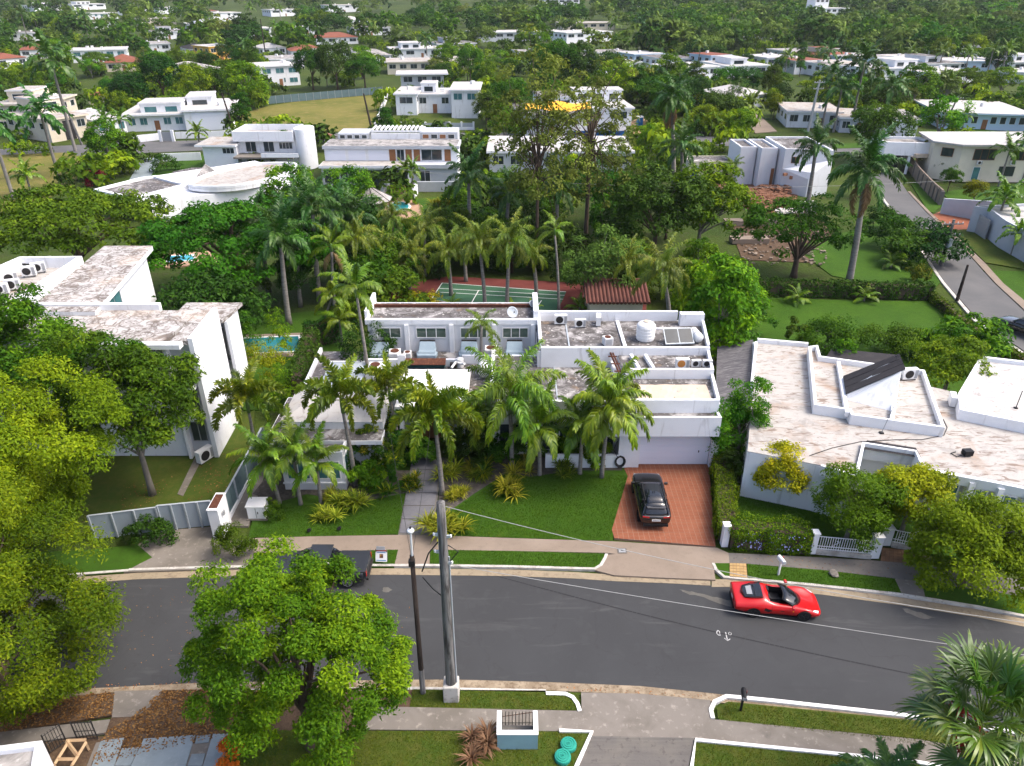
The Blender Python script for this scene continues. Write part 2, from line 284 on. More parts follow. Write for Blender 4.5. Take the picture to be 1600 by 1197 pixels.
class MB:
 """collects boxes, prisms, tubes into one mesh"""
 def __init__(s): s.v = []; s.f = []
 def add(s, vs, fs):
  n = len(s.v); s.v += [tuple(v) for v in vs]; s.f += [tuple(i + n for i in f) for f in fs]; return s
 def box(s, x0, x1, y0, y1, z0, z1):
  vs = [(x, y, z) for z in (z0, z1) for (x, y) in ((x0, y0), (x1, y0), (x1, y1), (x0, y1))]
  return s.add(vs, [(3, 2, 1, 0), (4, 5, 6, 7), (0, 1, 5, 4), (1, 2, 6, 5), (2, 3, 7, 6), (3, 0, 4, 7)])
 def cbox(s, c, dx, dy, dz, rz=0.0, rx=0.0):
  m = Matrix.Rotation(rz, 3, 'Z') @ Matrix.Rotation(rx, 3, 'X'); c = Vector(c)
  vs = [c + m @ Vector((a * dx / 2, b * dy / 2, k * dz / 2)) for k in (-1, 1) for (a, b) in ((-1, -1), (1, -1), (1, 1), (-1, 1))]
  return s.add(vs, [(3, 2, 1, 0), (4, 5, 6, 7), (0, 1, 5, 4), (1, 2, 6, 5), (2, 3, 7, 6), (3, 0, 4, 7)])
 def prism(s, pts, z0, z1):
  n = len(pts); a = sum(pts[i][0] * pts[(i + 1) % n][1] - pts[(i + 1) % n][0] * pts[i][1] for i in range(n))
  L0 = list(z0) if hasattr(z0, '__len__') else [z0] * n; L1 = list(z1) if hasattr(z1, '__len__') else [z1] * n
  idx = list(range(n)) if a > 0 else list(range(n - 1, -1, -1))
  vs = [(pts[i][0], pts[i][1], L0[i]) for i in idx] + [(pts[i][0], pts[i][1], L1[i]) for i in idx]
  return s.add(vs, [tuple(range(n - 1, -1, -1)), tuple(range(n, 2 * n))] + [(i, (i + 1) % n, n + (i + 1) % n, n + i) for i in range(n)])
 def sheet(s, pts, z):
  n = len(pts); a = sum(pts[i][0] * pts[(i + 1) % n][1] - pts[(i + 1) % n][0] * pts[i][1] for i in range(n))
  idx = list(range(n)) if a > 0 else list(range(n - 1, -1, -1))
  return s.add([(pts[i][0], pts[i][1], z) for i in idx], [tuple(range(n))])
 def bar(s, p, q, r, n=6, r2=None):
  return s.tube([p, q], [r, r if r2 is None else r2], n)
 def tube(s, P, rad, n=6, cap=True):
  P = [Vector(p) for p in P]; k = len(P); rad = rad if hasattr(rad, '__len__') else [rad] * k
  vs = [];
  for i, p in enumerate(P):
   d = (P[min(i + 1, k - 1)] - P[max(i - 1, 0)]).normalized()
   a = d.orthogonal().normalized() if abs(d.z) > .9 else d.cross(Vector((0, 0, 1))).normalized()
   if abs(d.z) > .9: a = (Vector((1, 0, 0)) - d * d.x).normalized()
   b = d.cross(a)
   vs += [p + (a * math.cos(2 * math.pi * j / n) + b * math.sin(2 * math.pi * j / n)) * rad[i] for j in range(n)]
  fs = [(i * n + j, i * n + (j + 1) % n, (i + 1) * n + (j + 1) % n, (i + 1) * n + j) for i in range(k - 1) for j in range(n)]
  if cap: fs += [tuple(range(n - 1, -1, -1)), tuple((k - 1) * n + j for j in range(n))]
  return s.add(vs, fs)
 def lathe(s, prof, c=(0, 0, 0), n=16, axis='Z'):
  vs = []
  for (r, h) in prof:
   for j in range(n):
    a = 2 * math.pi * j / n; x, y = r * math.cos(a), r * math.sin(a)
    v = (x, y, h) if axis == 'Z' else ((h, x, y) if axis == 'X' else (y, h, x))
    vs.append((v[0] + c[0], v[1] + c[1], v[2] + c[2]))
  k = len(prof)
  fs = [(i * n + j, i * n + (j + 1) % n, (i + 1) * n + (j + 1) % n, (i + 1) * n + j) for i in range(k - 1) for j in range(n)]
  fs += [tuple(range(n - 1, -1, -1)), tuple((k - 1) * n + j for j in range(n))]
  return s.add(vs, fs)
 def mesh(s, name, mt, org=(0, 0, 0), smooth=False):
  me = bpy.data.meshes.new(name); ox, oy, oz = org
  me.from_pydata([(v[0] - ox, v[1] - oy, v[2] - oz) for v in s.v], [], s.f); me.materials.append(M[mt])
  if smooth: me.polygons.foreach_set('use_smooth', [True] * len(me.polygons))
  return me
 def build(s, name, mt, parent=None, org=(0, 0, 0), smooth=False, loc=(0, 0, 0)):
  return link(name, s.mesh(name, mt, org, smooth), parent, loc)
def soften(o, wdt=.02, seg=2, ang=40):
 b = o.modifiers.new('bevel', 'BEVEL'); b.width = wdt; b.segments = seg; b.limit_method = 'ANGLE'; b.angle_limit = R(ang); return o
def copy_tree(o, parent=None):
 c = o.copy(); col.objects.link(c)
 if parent is not None: c.parent = parent
 for ch in list(o.children): copy_tree(ch, c)
 return c
XY = lambda pts, z=0.0: [tuple(at(px, py, z)[:2]) for (px, py) in pts]
# ------------------------------------------------------------------ plants
UP = np.array([0, 0, 1.0])
def _nrm(a): return a / np.maximum(np.linalg.norm(a, axis=-1, keepdims=True), 1e-9)
def leaf_quads(rng, pos, nrm, ll, lw, droop=0.25):
 n = len(pos); t = _nrm(np.cross(nrm, rng.normal(size=(n, 3)))); b = np.cross(nrm, t)
 L = (ll * rng.uniform(.5, 1.45, n))[:, None]; W = (lw * rng.uniform(.7, 1.2, n))[:, None]
 base = pos - t * L * .5; tip = pos + t * L * .5 - UP * L * droop
 m1 = pos + b * W * .5 + t * L * .05; m2 = pos - b * W * .5 + t * L * .05
 V = np.stack([base, m1, tip, m2], 1).reshape(-1, 3)
 return V, np.arange(4 * n).reshape(-1, 4)
def crown_np(seed, nclump, rad, cz, cr, nleaf, ll, lw, inner=.2, zmin=-.45, lob=.2, flat=.75, up=.55, tlo=0.0, thi=1.0, conc=None):
 rng = np.random.default_rng(seed); rad = np.array(rad, float)
 d = _nrm(rng.normal(size=(nclump * 4, 3))); d = d[d[:, 2] > zmin][:nclump]; n = len(d)
 lobes = np.array([1 + lob * 2 * mnoise.noise(Vector(v * 1.6 + np.array([seed * 3.7 % 50, 1.3, 2.1]))) for v in d])
 rho = np.where(rng.random(n) < inner, rng.uniform(.35, .75, n), rng.uniform(.82, 1.02, n)) * lobes
 C = d * rad * rho[:, None]; C[:, 2] += cz
 crs = cr * rng.uniform(.6, 1.35, n); ct = rng.random(n)
 k = nleaf
 dirs = _nrm(rng.normal(size=(n, k, 3))); pref = _nrm(d * .7 + UP * .5)[:, None, :]
 dot = (dirs * pref).sum(-1); dirs = np.where((dot < -.15)[..., None], dirs - 2 * dot[..., None] * pref, dirs)
 rr = crs[:, None] * (.35 + .65 * np.sqrt(rng.random((n, k)))) * (1 + .3 * rng.normal(size=(n, k)) * .4)
 P = C[:, None, :] + dirs * rr[..., None] * np.array([1, 1, flat])
 N = _nrm(dirs * .6 + UP * up + rng.normal(size=(n, k, 3)) * .38)
 T = np.clip(ct[:, None] * .55 + rng.random((n, k)) ** 1.3 * .5, 0, 1) * (thi - tlo) + tlo
 V, Fq = leaf_quads(rng, P.reshape(-1, 3), N.reshape(-1, 3), ll, lw)
 return V, Fq, T.ravel(), C
def limbs_mb(rng, H0, r0, targets, lean=(0, 0), n=7, sag=.15):
 m = MB(); top = Vector((lean[0], lean[1], H0))
 m.tube([(0, 0, -.15), (lean[0] * .1, lean[1] * .1, H0 * .25), (lean[0] * .45, lean[1] * .45, H0 * .65), top], [r0 * 1.35, r0 * 1.02, r0 * .88, r0 * .75], n)
 for T in targets:
  T = Vector(T); st = Vector((0, 0, 0)).lerp(top, rng.uniform(.72, 1.0)) if T.z > H0 * .6 else top * .9
  mid = st.lerp(T, .5) + Vector((rng.normal() * .25, rng.normal() * .25, (T - st).length * sag))
  m.tube([st, st.lerp(mid, .5) + Vector((0, 0, .1)), mid, T], [r0 * .5, r0 * .36, r0 * .24, r0 * .09], max(4, n - 2), False)
 return m
TREES = {}
def tree_lib(key, seed, leafm, barkm, H0, r0, nlimb, lean=(0, 0), **kw):
 V, Fq, T, C = crown_np(seed, **kw); rng = np.random.default_rng(seed + 999)
 cm = mesh_np('crown_' + key, V, Fq, T, [leafm])
 idx = rng.choice(len(C), min(nlimb, len(C)), replace=False)
 tm = limbs_mb(rng, H0, r0, C[idx], lean).mesh('trunk_' + key, barkm, smooth=True)
 top = kw['cz'] + kw['rad'][2]
 TREES[key] = (cm, tm, top, kw['rad'][0])
def build_tree_kinds():
 tree_lib('round', 11, 'leaf_mid', 'bark_brown', 3.2, .22, 8, nclump=60, rad=(3.6, 3.6, 3.4), cz=5.4, cr=1.25, nleaf=80, ll=.50, lw=.26)
 tree_lib('round_b', 12, 'leaf_bright', 'bark_grey', 3.0, .2, 8, nclump=55, rad=(3.4, 3.6, 3.2), cz=5.2, cr=1.25, nleaf=80, ll=.50, lw=.26, lob=.3)
 tree_lib('dark', 13, 'leaf_dark', 'bark_brown', 3.0, .25, 8, nclump=70, rad=(3.8, 3.6, 4.0), cz=5.6, cr=1.2, nleaf=80, ll=.48, lw=.25)
 tree_lib('spread', 14, 'leaf_rain', 'bark_brown', 3.2, .28, 10, nclump=85, rad=(5.6, 5.2, 2.6), cz=5.2, cr=1.15, nleaf=75, ll=.46, lw=.24, flat=.55, zmin=-.2)
 tree_lib('loose', 15, 'leaf_olive', 'bark_grey', 4.0, .2, 14, nclump=46, rad=(3.4, 3.4, 4.2), cz=6.4, cr=1.0, nleaf=60, ll=.42, lw=.22, lob=.35)
 tree_lib('tall', 16, 'leaf_mid', 'bark_brown', 3.0, .22, 10, nclump=60, rad=(2.3, 2.4, 4.6), cz=6.2, cr=1.05, nleaf=80, ll=.46, lw=.24)
 tree_lib('lime', 17, 'leaf_lime', 'bark_grey', 2.2, .16, 8, nclump=42, rad=(2.8, 2.7, 2.6), cz=4.0, cr=1.05, nleaf=80, ll=.44, lw=.22, lob=.3)
 tree_lib('gold', 18, 'leaf_yellow', 'bark_grey', 1.6, .12, 8, nclump=30, rad=(2.0, 2.0, 2.0), cz=3.0, cr=.85, nleaf=70, ll=.36, lw=.18)
 for k, lm, sd in (('far_a', 'leaf_mid', 21), ('far_b', 'leaf_dark', 22), ('far_c', 'leaf_bright', 23), ('far_d', 'leaf_olive', 24), ('far_e', 'leaf_rain', 25)):
  tree_lib(k, sd, lm, 'bark_brown', 3.0, .3, 3, nclump=42, rad=(4.6, 4.6, 4.0), cz=6.2, cr=1.7, nleaf=38, ll=.95, lw=.55, lob=.25)
def tree(key, label, loc, H, group=None, spread=1.0, cat='tree', name='tree', rot=None, parts=True):
 cm, tm, top, rx = TREES[key]; s = H / top; rot = random.uniform(0, 6.28) if rot is None else rot
 t = thing(name, label, cat, loc, rot, group, (s * spread, s * spread, s))
 link('crown', cm, t)
 if parts: link('trunk', tm, t)
 return t
def unique_tree(name, label, loc, leafm, barkm, H0, r0, nlimb, seed, cat='tree', group=None, lean=(0, 0), rot=0.0, extra=None, **kw):
 V, Fq, T, C = crown_np(seed, **kw); rng = np.random.default_rng(seed + 5)
 t = thing(name, label, cat, loc, rot, group)
 link('crown', mesh_np('crown', V, Fq, T, [leafm]), t)
 if nlimb:
  idx = rng.choice(len(C), min(nlimb, len(C)), replace=False)
  limbs_mb(rng, H0, r0, C[idx], lean).build('trunk', barkm, t, smooth=True)
 return t
def bush(name, label, loc, rad, leafm, seed, nclump=16, nleaf=60, ll=.16, lw=.08, cr=None, cat='bush', group=None, lob=.2):
 V, Fq, T, C = crown_np(seed, nclump=nclump, rad=rad, cz=rad[2] * .75, cr=cr or rad[0] * .42, nleaf=nleaf, ll=ll, lw=lw, inner=.25, zmin=-.6, lob=lob)
 V[:, 2] = np.maximum(V[:, 2], .02)
 return tag(link(name, mesh_np(name, V, Fq, T, [leafm]), None, loc), label, cat, group)
# ---- strap-leaved clumps
def straps_np(rng, n, L, W, elo=15, ehi=82, base=.12, droop=1.0, seg=4):
 V = []; Fq = []; T = []
 for i in range(n):
  az = rng.uniform(0, 2 * np.pi); e = np.radians(rng.uniform(elo, ehi)); l = L * rng.uniform(.65, 1.15); wd = W * rng.uniform(.7, 1.2)
  h = np.array([np.cos(az), np.sin(az), 0]); sd = np.array([-np.sin(az), np.cos(az), 0]); p = h * base * rng.random() + np.array([0, 0, .05]); a = e; n0 = len(V); tt = rng.random()
  for k in range(seg + 1):
   f = k / seg; ww = wd * (.55 + .9 * f if f < .45 else 1.0 * (1 - f) / .55 * .95 + .05) * .5
   V += [p - sd * ww, p + sd * ww]
   p = p + (h * np.cos(a) + UP * np.sin(a)) * l / seg; a -= droop * (.25 + f) * 1.35 / seg * 1.6
  for k in range(seg): Fq.append((n0 + 2 * k, n0 + 2 * k + 1, n0 + 2 * k + 3, n0 + 2 * k + 2)); T.append(tt)
 return np.array(V), np.array(Fq), np.array(T)
STRAPS = {}
def strap_clump(label, loc, s, leafm='leaf_strap', group=None, kind=0, name='strap_leaf_shrub', cat='shrub'):
 key = (leafm, kind)
 if key not in STRAPS:
  rng = np.random.default_rng(60 + kind); VV = []; FF = []; TT = []; n = 0
  for j in range(7):
   v, f, t = straps_np(rng, 46, .85, .085)
   o = np.array([rng.normal() * .38, rng.normal() * .38, rng.uniform(.0, .45)]); VV.append(v + o); FF.append(f + n); TT.append(t); n += len(v)
  STRAPS[key] = mesh_np('strap_clump', np.concatenate(VV), np.concatenate(FF), np.concatenate(TT), [leafm])
 return tag(link(name, STRAPS[key], None, loc, random.uniform(0, 6), s), label, cat, group)
# ---- palms
def frond_np(rng, L, a0, bend, nl, ll, lw, droop=.5, plum=0.0, k=38, petiole=.12, curl=1.25, rr=.035):
 V = []; Fq = []; T = []; N = 18; pts = []; tan = []
 p = np.zeros(3);
 side_b = rng.normal() * .12
 for i in range(N + 1):
  s = i / N; e = a0 - bend * s ** curl; t = np.array([np.cos(e), side_b * s, np.sin(e)]); t /= np.linalg.norm(t)
  pts.append(p.copy()); tan.append(t); p = p + t * L / N
 pts = np.array(pts); tan = np.array(tan)
 for i in range(N):
  r0 = rr * (1 - .85 * i / N); n0 = len(V); r1 = rr * (1 - .85 * (i + 1) / N)
  for (q, t, r) in ((pts[i], tan[i], r0), (pts[i + 1], tan[i + 1], r1)):
   sd = np.array([0, 1.0, 0]); up = np.cross(t, sd);
   V += [q + sd * r, q + up * r * -1.2, q - sd * r]
  Fq += [(n0, n0 + 1, n0 + 4, n0 + 3), (n0 + 1, n0 + 2, n0 + 5, n0 + 4), (n0 + 2, n0, n0 + 3, n0 + 5)]; T += [.85] * 3
 for j in range(nl):
  s = petiole + (1 - petiole) * (j + .5) / nl; x = s * N; i = min(int(x), N - 1); f = x - i
  q = pts[i] * (1 - f) + pts[i + 1] * f; t = tan[i]; sd0 = np.array([0, 1.0, 0]); nu = np.cross(t, sd0); nu = nu if nu[2] > 0 else -nu
  prof = min(1.0, .35 + (s - petiole) * 4.5) * (1 - .62 * max(0, s - .45) / .55)
  for sg in (-1, 1):
   if rng.random() < .04: continue
   el = rng.normal() * .12 + (.25 if not plum else rng.uniform(-plum, plum))
   kk = np.radians(k + 22 * s + rng.normal() * 5)
   d = sg * sd0 * np.cos(kk) + t * np.sin(kk); d = d * np.cos(el) + nu * np.sin(el); d /= np.linalg.norm(d)
   l = ll * prof * rng.uniform(.85, 1.1); wv = t - d * (t @ d); wv /= max(np.linalg.norm(wv), 1e-6)
   d2 = d - UP * droop * rng.uniform(.7, 1.3); d2 /= np.linalg.norm(d2); d3 = d2 - UP * droop * .9; d3 /= np.linalg.norm(d3)
   p1 = q + d * l * .4; p2 = p1 + d2 * l * .35; p3 = p2 + d3 * l * .25; n0 = len(V); ww = lw * .5; tt = np.clip(rng.normal(.45, .22), 0, .8)
   V += [q - wv * ww * .6, q + wv * ww * .6, p1 - wv * ww, p1 + wv * ww, p2 - wv * ww * .8, p2 + wv * ww * .8, p3 - wv * ww * .12, p3 + wv * ww * .12]
   Fq += [(n0, n0 + 1, n0 + 3, n0 + 2), (n0 + 2, n0 + 3, n0 + 5, n0 + 4), (n0 + 4, n0 + 5, n0 + 7, n0 + 6)]; T += [tt, tt, tt]
 return np.array(V), np.array(Fq), np.array(T)
def fan_np(rng, P, L, a0, nseg=34, spread=300):
 V = []; Fq = []; T = []
 e = a0; d = np.array([np.cos(e), 0, np.sin(e)]); sd = np.array([0, 1.0, 0]); nu = np.cross(d, sd); nu = nu if nu[2] > 0 else -nu
 q0 = np.zeros(3); q1 = d * P * .5 + UP * P * .06; q2 = d * P
 for (a, b, r0, r1) in ((q0, q1, .045, .035), (q1, q2, .035, .028)):
  n0 = len(V)
  for (q, r) in ((a, r0), (b, r1)): V += [q + sd * r, q - nu * r, q - sd * r, q + nu * r * .4]
  Fq += [(n0 + i, n0 + (i + 1) % 4, n0 + 4 + (i + 1) % 4, n0 + 4 + i) for i in range(4)]; T += [.9] * 4
 da = np.radians(spread) / nseg; d = d * .8 - UP * .35; d /= np.linalg.norm(d); nu = np.cross(d, sd); nu = nu if nu[2] > 0 else -nu
 for j in range(nseg):
  th = (j - (nseg - 1) / 2) * da; l = L * (1 - .32 * abs(th) / np.radians(spread / 2)) * rng.uniform(.9, 1.05)
  dd = d * np.cos(th) + sd * np.sin(th); dd = dd + nu * (.22 + .06 * rng.normal()); dd /= np.linalg.norm(dd); wv = np.cross(dd, nu); wv /= np.linalg.norm(wv)
  p1 = q2 + dd * l * .5; d2 = dd - UP * rng.uniform(.15, .5) + wv * rng.normal() * .08; d2 /= np.linalg.norm(d2); p2 = p1 + d2 * l * .3; d3 = d2 - UP * rng.uniform(.2, .9); d3 /= np.linalg.norm(d3); p3 = p2 + d3 * l * .2
  w1 = np.tan(da / 2) * l * .5 * 1.05; n0 = len(V); tt = np.clip(rng.normal(.45, .2), 0, 1); fold = nu * w1 * .55
  V += [q2 - wv * .005, q2 + wv * .005, p1 - wv * w1 + fold * (j % 2), p1 + wv * w1 + fold * ((j + 1) % 2), p2 - wv * w1 * .6, p2 + wv * w1 * .6, p3 - wv * .006, p3 + wv * .006]
  Fq += [(n0, n0 + 1, n0 + 3, n0 + 2), (n0 + 2, n0 + 3, n0 + 5, n0 + 4), (n0 + 4, n0 + 5, n0 + 7, n0 + 6)]; T += [tt, tt, min(1, tt + .35)]
 return np.array(V), np.array(Fq), np.array(T)
PALM = {
 'royal':   ('frond_royal', 3.9, 70, .90, .095, .6, .55, [(78, 45), (62, 75), (45, 90), (28, 95), (8, 85), (-15, 70)]),
 'bright':  ('frond_bright', 3.4, 60, .85, .085, .75, .15, [(80, 50), (64, 85), (48, 105), (30, 110), (12, 95)]),
 'foxtail': ('frond_foxtail', 2.7, 120, .44, .070, .25, 1.5, [(80, 80), (66, 115), (52, 135), (38, 140), (22, 130)]),
 'lime':    ('frond_lime', 2.7, 62, .75, .075, 1.0, .25, [(80, 60), (64, 95), (46, 115), (28, 115), (5, 90)]),
 'queen':   ('frond_foxtail', 3.6, 84, .85, .060, 1.0, .9, [(76, 60), (58, 95), (40, 115), (20, 115), (-5, 85)]),
 'young':   ('frond_bright', 1.9, 34, .55, .060, .6, .1, [(76, 60), (58, 85), (38, 90), (20, 80)]),
}
FRONDS = {}; PALMCROWN = {}; TRUNKS = {}
def fronds(kind, leafm=None):
 mt, L, nl, ll, lw, dr, pl, ages = PALM[kind]; mt = leafm or mt
 if (kind, mt) not in FRONDS:
  rng = np.random.default_rng(sum(map(ord, kind)))
  FRONDS[(kind, mt)] = [[mesh_np('frond_' + kind, *frond_np(rng, L * rng.uniform(.9, 1.1), R(a), R(b), nl, ll, lw, dr, pl), mats=[mt]) for q in range(2)] for (a, b) in ages]
 return FRONDS[(kind, mt)]
def trunk_mb(H, r, lean, bulge=.15, n=10):
 m = MB(); P = []; rad = []
 for i in range(9):
  f = i / 8; P.append((lean[0] * f ** 1.6, lean[1] * f ** 1.6, -.1 + (H + .1) * f)); rad.append(r * (1.35 - .35 * min(1, f * 5) - .28 * f + bulge * math.exp(-((f - .4) / .25) ** 2)))
 m.tube(P, rad, n); return m
def palm(kind, label, loc, H, lean=(0, 0), s=1.0, nfr=15, group=None, r=.17, shaft=None, leafm=None, dead=0, name='palm_tree', rot=None, barkm='palm_bark', spear=True, age0=0.0, age1=1.0):
 if shaft is None: shaft = kind in ('royal', 'foxtail', 'bright')
 rot = random.uniform(0, 6.28) if rot is None else rot
 t = thing(name, label, 'palm tree', loc, 0.0, group)
 trunk_mb(H, r, lean).build('trunk', barkm, t, smooth=True)
 top = Vector((lean[0], lean[1], H)); hs = 0.0
 if shaft:
  hs = .9 * s; MB().tube([top - Vector((0, 0, .1)), top + Vector((0, 0, hs * .5)), top + Vector((0, 0, hs))], [r * .85, r * .95, r * .5], 8).build('crown_shaft', 'crownshaft', t, smooth=True)
 FR = fronds(kind, leafm); na = len(FR)
 for i in range(nfr):
  f = age0 + (age1 - age0) * (i + .5) / nfr; a = min(na - 1, int(f * na));
  o = link('frond', FR[a][i % 2], t, top + Vector((0, 0, hs * .85 + .05 - .25 * f)), rot + i * 2.39996 + random.uniform(-.15, .15), s * random.uniform(.9, 1.08))
 if spear: MB().tube([top + Vector((0, 0, hs * .8)), top + Vector((.05, .03, hs + 1.3 * s))], [.045 * s, .008], 5).build('spear_leaf', 'crownshaft', t)
 for i in range(dead):
  o = link('dead_frond', fronds(kind, 'frond_dead')[-1][i % 2], t, top + Vector((0, 0, -.1)), rot + i * 1.7 + .6, s * .85); o.rotation_euler = (0, R(38), rot + i * 1.7 + .6)
 return t
def far_palm(kind, label, loc, H, s=1.0, group=None, nfr=13, leafm=None, name='palm_tree', crowns=True):
 key = (kind, leafm)
 mt = leafm or PALM[kind][0]
 if key not in PALMCROWN:
  rng = np.random.default_rng(77); VV = []; FF = []; TT = []; n = 0
  L, nl, ll, lw, dr, pl, ages = PALM[kind][1:]
  for i in range(nfr):
   a, b = ages[min(len(ages) - 1, int((i + .5) / nfr * len(ages)))]
   v, f, t = frond_np(rng, L, R(a), R(b), nl // 3, ll, lw * 2.6, dr, pl); z = rng.uniform(-.1, .1) + i * 2.39996
   c, s_ = np.cos(z), np.sin(z); v = v @ np.array([[c, s_, 0], [-s_, c, 0], [0, 0, 1]])
   VV.append(v); FF.append(f + n); TT.append(t); n += len(v)
  PALMCROWN[key] = mesh_np('palm_crown', np.concatenate(VV), np.concatenate(FF), np.concatenate(TT), [mt])
  TRUNKS['t'] = trunk_mb(1.0, .02, (0, 0), .1, 6).mesh('palm_trunk', 'palm_bark', smooth=True)
 t = thing(name, label, 'palm tree', loc, random.uniform(0, 6.28), group)
 link('crown', PALMCROWN[key], t, (0, 0, H), 0, s)
 link('trunk', TRUNKS['t'], t, (0, 0, 0), 0, (9 * s, 9 * s, H))
 return t
# ---- hedges, grass, litter
def box_leaves(rng, pts, wd, h, dens, ll, lw, rough=.12):
 P = []; N = []
 for a, b in zip(pts[:-1], pts[1:]):
  a = np.array(a, float); b = np.array(b, float); d = b - a; L = np.linalg.norm(d); d /= L; nrm = np.array([-d[1], d[0]])
  for (area, kind) in ((L * wd, 0), (L * h, 1), (L * h, -1), (wd * h, 2), (wd * h, 3)):
   n = int(area * dens); u = rng.random(n); v = rng.random(n)
   if kind == 0: p = a + d * (u * L)[:, None] + nrm * ((v - .5) * wd)[:, None]; z = np.full(n, h); nn = np.tile([0, 0, 1.0], (n, 1))
   elif kind in (1, -1): p = a + d * (u * L)[:, None] + nrm * kind * wd / 2; z = v * h; nn = np.tile([nrm[0] * kind, nrm[1] * kind, .35], (n, 1))
   else: e = a if kind == 2 else b; p = e + nrm * ((u - .5) * wd)[:, None]; z = v * h; nn = np.tile([d[0] * (1 if kind == 3 else -1), d[1] * (1 if kind == 3 else -1), .3], (n, 1))
   q = np.c_[p, z]
   off = np.array([mnoise.noise(Vector(x * 1.1)) for x in q]) * rough * 2.2 + rng.normal(size=n) * rough * .5
   P.append(q + nn * off[:, None]); N.append(_nrm(nn + rng.normal(size=(n, 3)) * .5))
 return np.concatenate(P), np.concatenate(N)
def hedge(label, pts, wd, h, leafm, seed, dens=260, ll=.15, lw=.08, rough=.12, group=None, name='hedge', cat='hedge', z=0.0):
 rng = np.random.default_rng(seed); o3 = (pts[0][0], pts[0][1], z)
 loc = [(p[0] - o3[0], p[1] - o3[1]) for p in pts]
 P, N = box_leaves(rng, loc, wd, h, dens, ll, lw, rough); P[:, 2] = np.maximum(P[:, 2], .01)
 V, Fq = leaf_quads(rng, P, N, ll, lw)
 t = thing(name, label, cat, o3, 0, group)
 link('foliage', mesh_np('foliage', V, Fq, rng.random(len(Fq)), [leafm]), t)
 m = MB()
 for a, b in zip(loc[:-1], loc[1:]):
  a = Vector((*a, 0)); b = Vector((*b, 0)); m.cbox((a + b) / 2 + Vector((0, 0, h * .44)), (b - a).length, wd * .8, h * .88, math.atan2((b - a).y, (b - a).x))
 m.build('stems', 'bark_brown', t)  # solid brown box added inside the leaves to block seeing through them
 return t
def in_poly(P, poly):
 x, y = P[:, 0], P[:, 1]; c = np.zeros(len(P), bool); n = len(poly)
 for i in range(n):
  (x1, y1), (x2, y2) = poly[i], poly[(i + 1) % n]
  if y1 != y2: c ^= ((y1 > y) != (y2 > y)) & (x < (x2 - x1) * (y - y1) / (y2 - y1) + x1)
 return c
def scatter_xy(rng, poly, dens):
 A = np.array(poly); lo, hi = A.min(0), A.max(0); n = int((hi - lo).prod() * dens)
 P = rng.uniform(lo, hi, (n, 2)); return P[in_poly(P, poly)]
def grass(name, polys, z, dens, h, leafm, seed=5):
 rng = np.random.default_rng(seed); P = np.concatenate([scatter_xy(rng, p, dens) for p in polys]); n = len(P)
 dn = np.array([mnoise.noise(Vector((x * .9, y * .9, 0))) for x, y in P]); az = rng.uniform(0, 6.28, n); hh = h * rng.uniform(.5, 1.4, n) * (1 + .35 * dn)
 t = np.c_[np.cos(az), np.sin(az), np.zeros(n)]; b = np.c_[P, np.full(n, z)]; ln = np.c_[rng.normal(size=(n, 2)) * .5, np.ones(n)] * hh[:, None]
 V = np.stack([b - t * .012, b + t * .012, b + ln], 1).reshape(-1, 3)
 return tag(link(name, mesh_np(name, V, np.arange(3 * n).reshape(-1, 3), np.clip(.5 + .45 * dn + rng.normal(size=n) * .2, 0, 1), [leafm])), 'short mown grass blades on the verges and front lawns', 'grass', None, 'stuff')
def litter(name, polys, z, dens, ll, lw, leafm, label, seed=6, cat='fallen leaves', clump=.0):
 rng = np.random.default_rng(seed); P = np.concatenate([scatter_xy(rng, p, dens) for p in polys])
 if clump: k = np.array([mnoise.noise(Vector((x * .7, y * .7, 3.3))) for x, y in P]); P = P[k + rng.normal(size=len(P)) * .2 > clump]
 n = len(P); N = _nrm(np.c_[rng.normal(size=(n, 2)) * .35, np.ones(n)])
 V, Fq = leaf_quads(rng, np.c_[P, z + rng.uniform(.01, .05, n)], N, ll, lw, 0)
 return tag(link(name, mesh_np(name, V, Fq, rng.random(n), [leafm])), label, cat, None, 'stuff')
build_tree_kinds()
# ------------------------------------------------------------------ land, streets, lawns
def build_ground():
 xs = np.concatenate([np.linspace(-1500, -320, 14), np.linspace(-280, 280, 57), np.linspace(320, 1500, 14)])
 ys = np.concatenate([np.linspace(-150, 320, 48), np.linspace(340, 2400, 60)])
 V = [(x, y, hz(x, y) - .14) for y in ys for x in xs]; n = len(xs)
 Fq = [(j * n + i, j * n + i + 1, (j + 1) * n + i + 1, (j + 1) * n + i) for j in range(len(ys) - 1) for i in range(n - 1)]
 tag(link('ground', mesh_np('ground', V, Fq, None, ['earth_green'], smooth=True)), kind='structure')
build_ground()
def pad(name, pts, z1, mt, z0=-.25, kind='structure', zref=0.0, parent=None):
 m = MB().prism(XY(pts, zref), z0, z1)
 return tag(m.build(name, mt, parent), kind=kind if parent is None else None)
def strip(name, A, B, z1, mt, z0=-.25, zref=0.0, kind='structure'):
 a = XY(A, zref); b = XY(B, zref); m = MB()
 for i in range(len(a) - 1): m.prism([a[i], a[i + 1], b[i + 1], b[i]], z0, z1)
 return tag(m.build(name, mt), kind=kind)
def offset_xy(P, d):
 out = []
 for i, p in enumerate(P):
  q0 = Vector(P[max(i - 1, 0)]); q1 = Vector(P[min(i + 1, len(P) - 1)]); t = (q1 - q0).normalized(); out.append((p[0] - t.y * d, p[1] + t.x * d))
 return out
def kerb_line(name, pts, w, z1, mt, z0=-.25, joints=0.0, zref=0.0, parent=None):
 P = XY(pts, zref); Q = offset_xy(P, w); m = MB()
 for i in range(len(P) - 1): m.prism([P[i], P[i + 1], Q[i + 1], Q[i]], z0, z1)
 return tag(m.build(name, mt, parent), kind='structure' if parent is None else None)
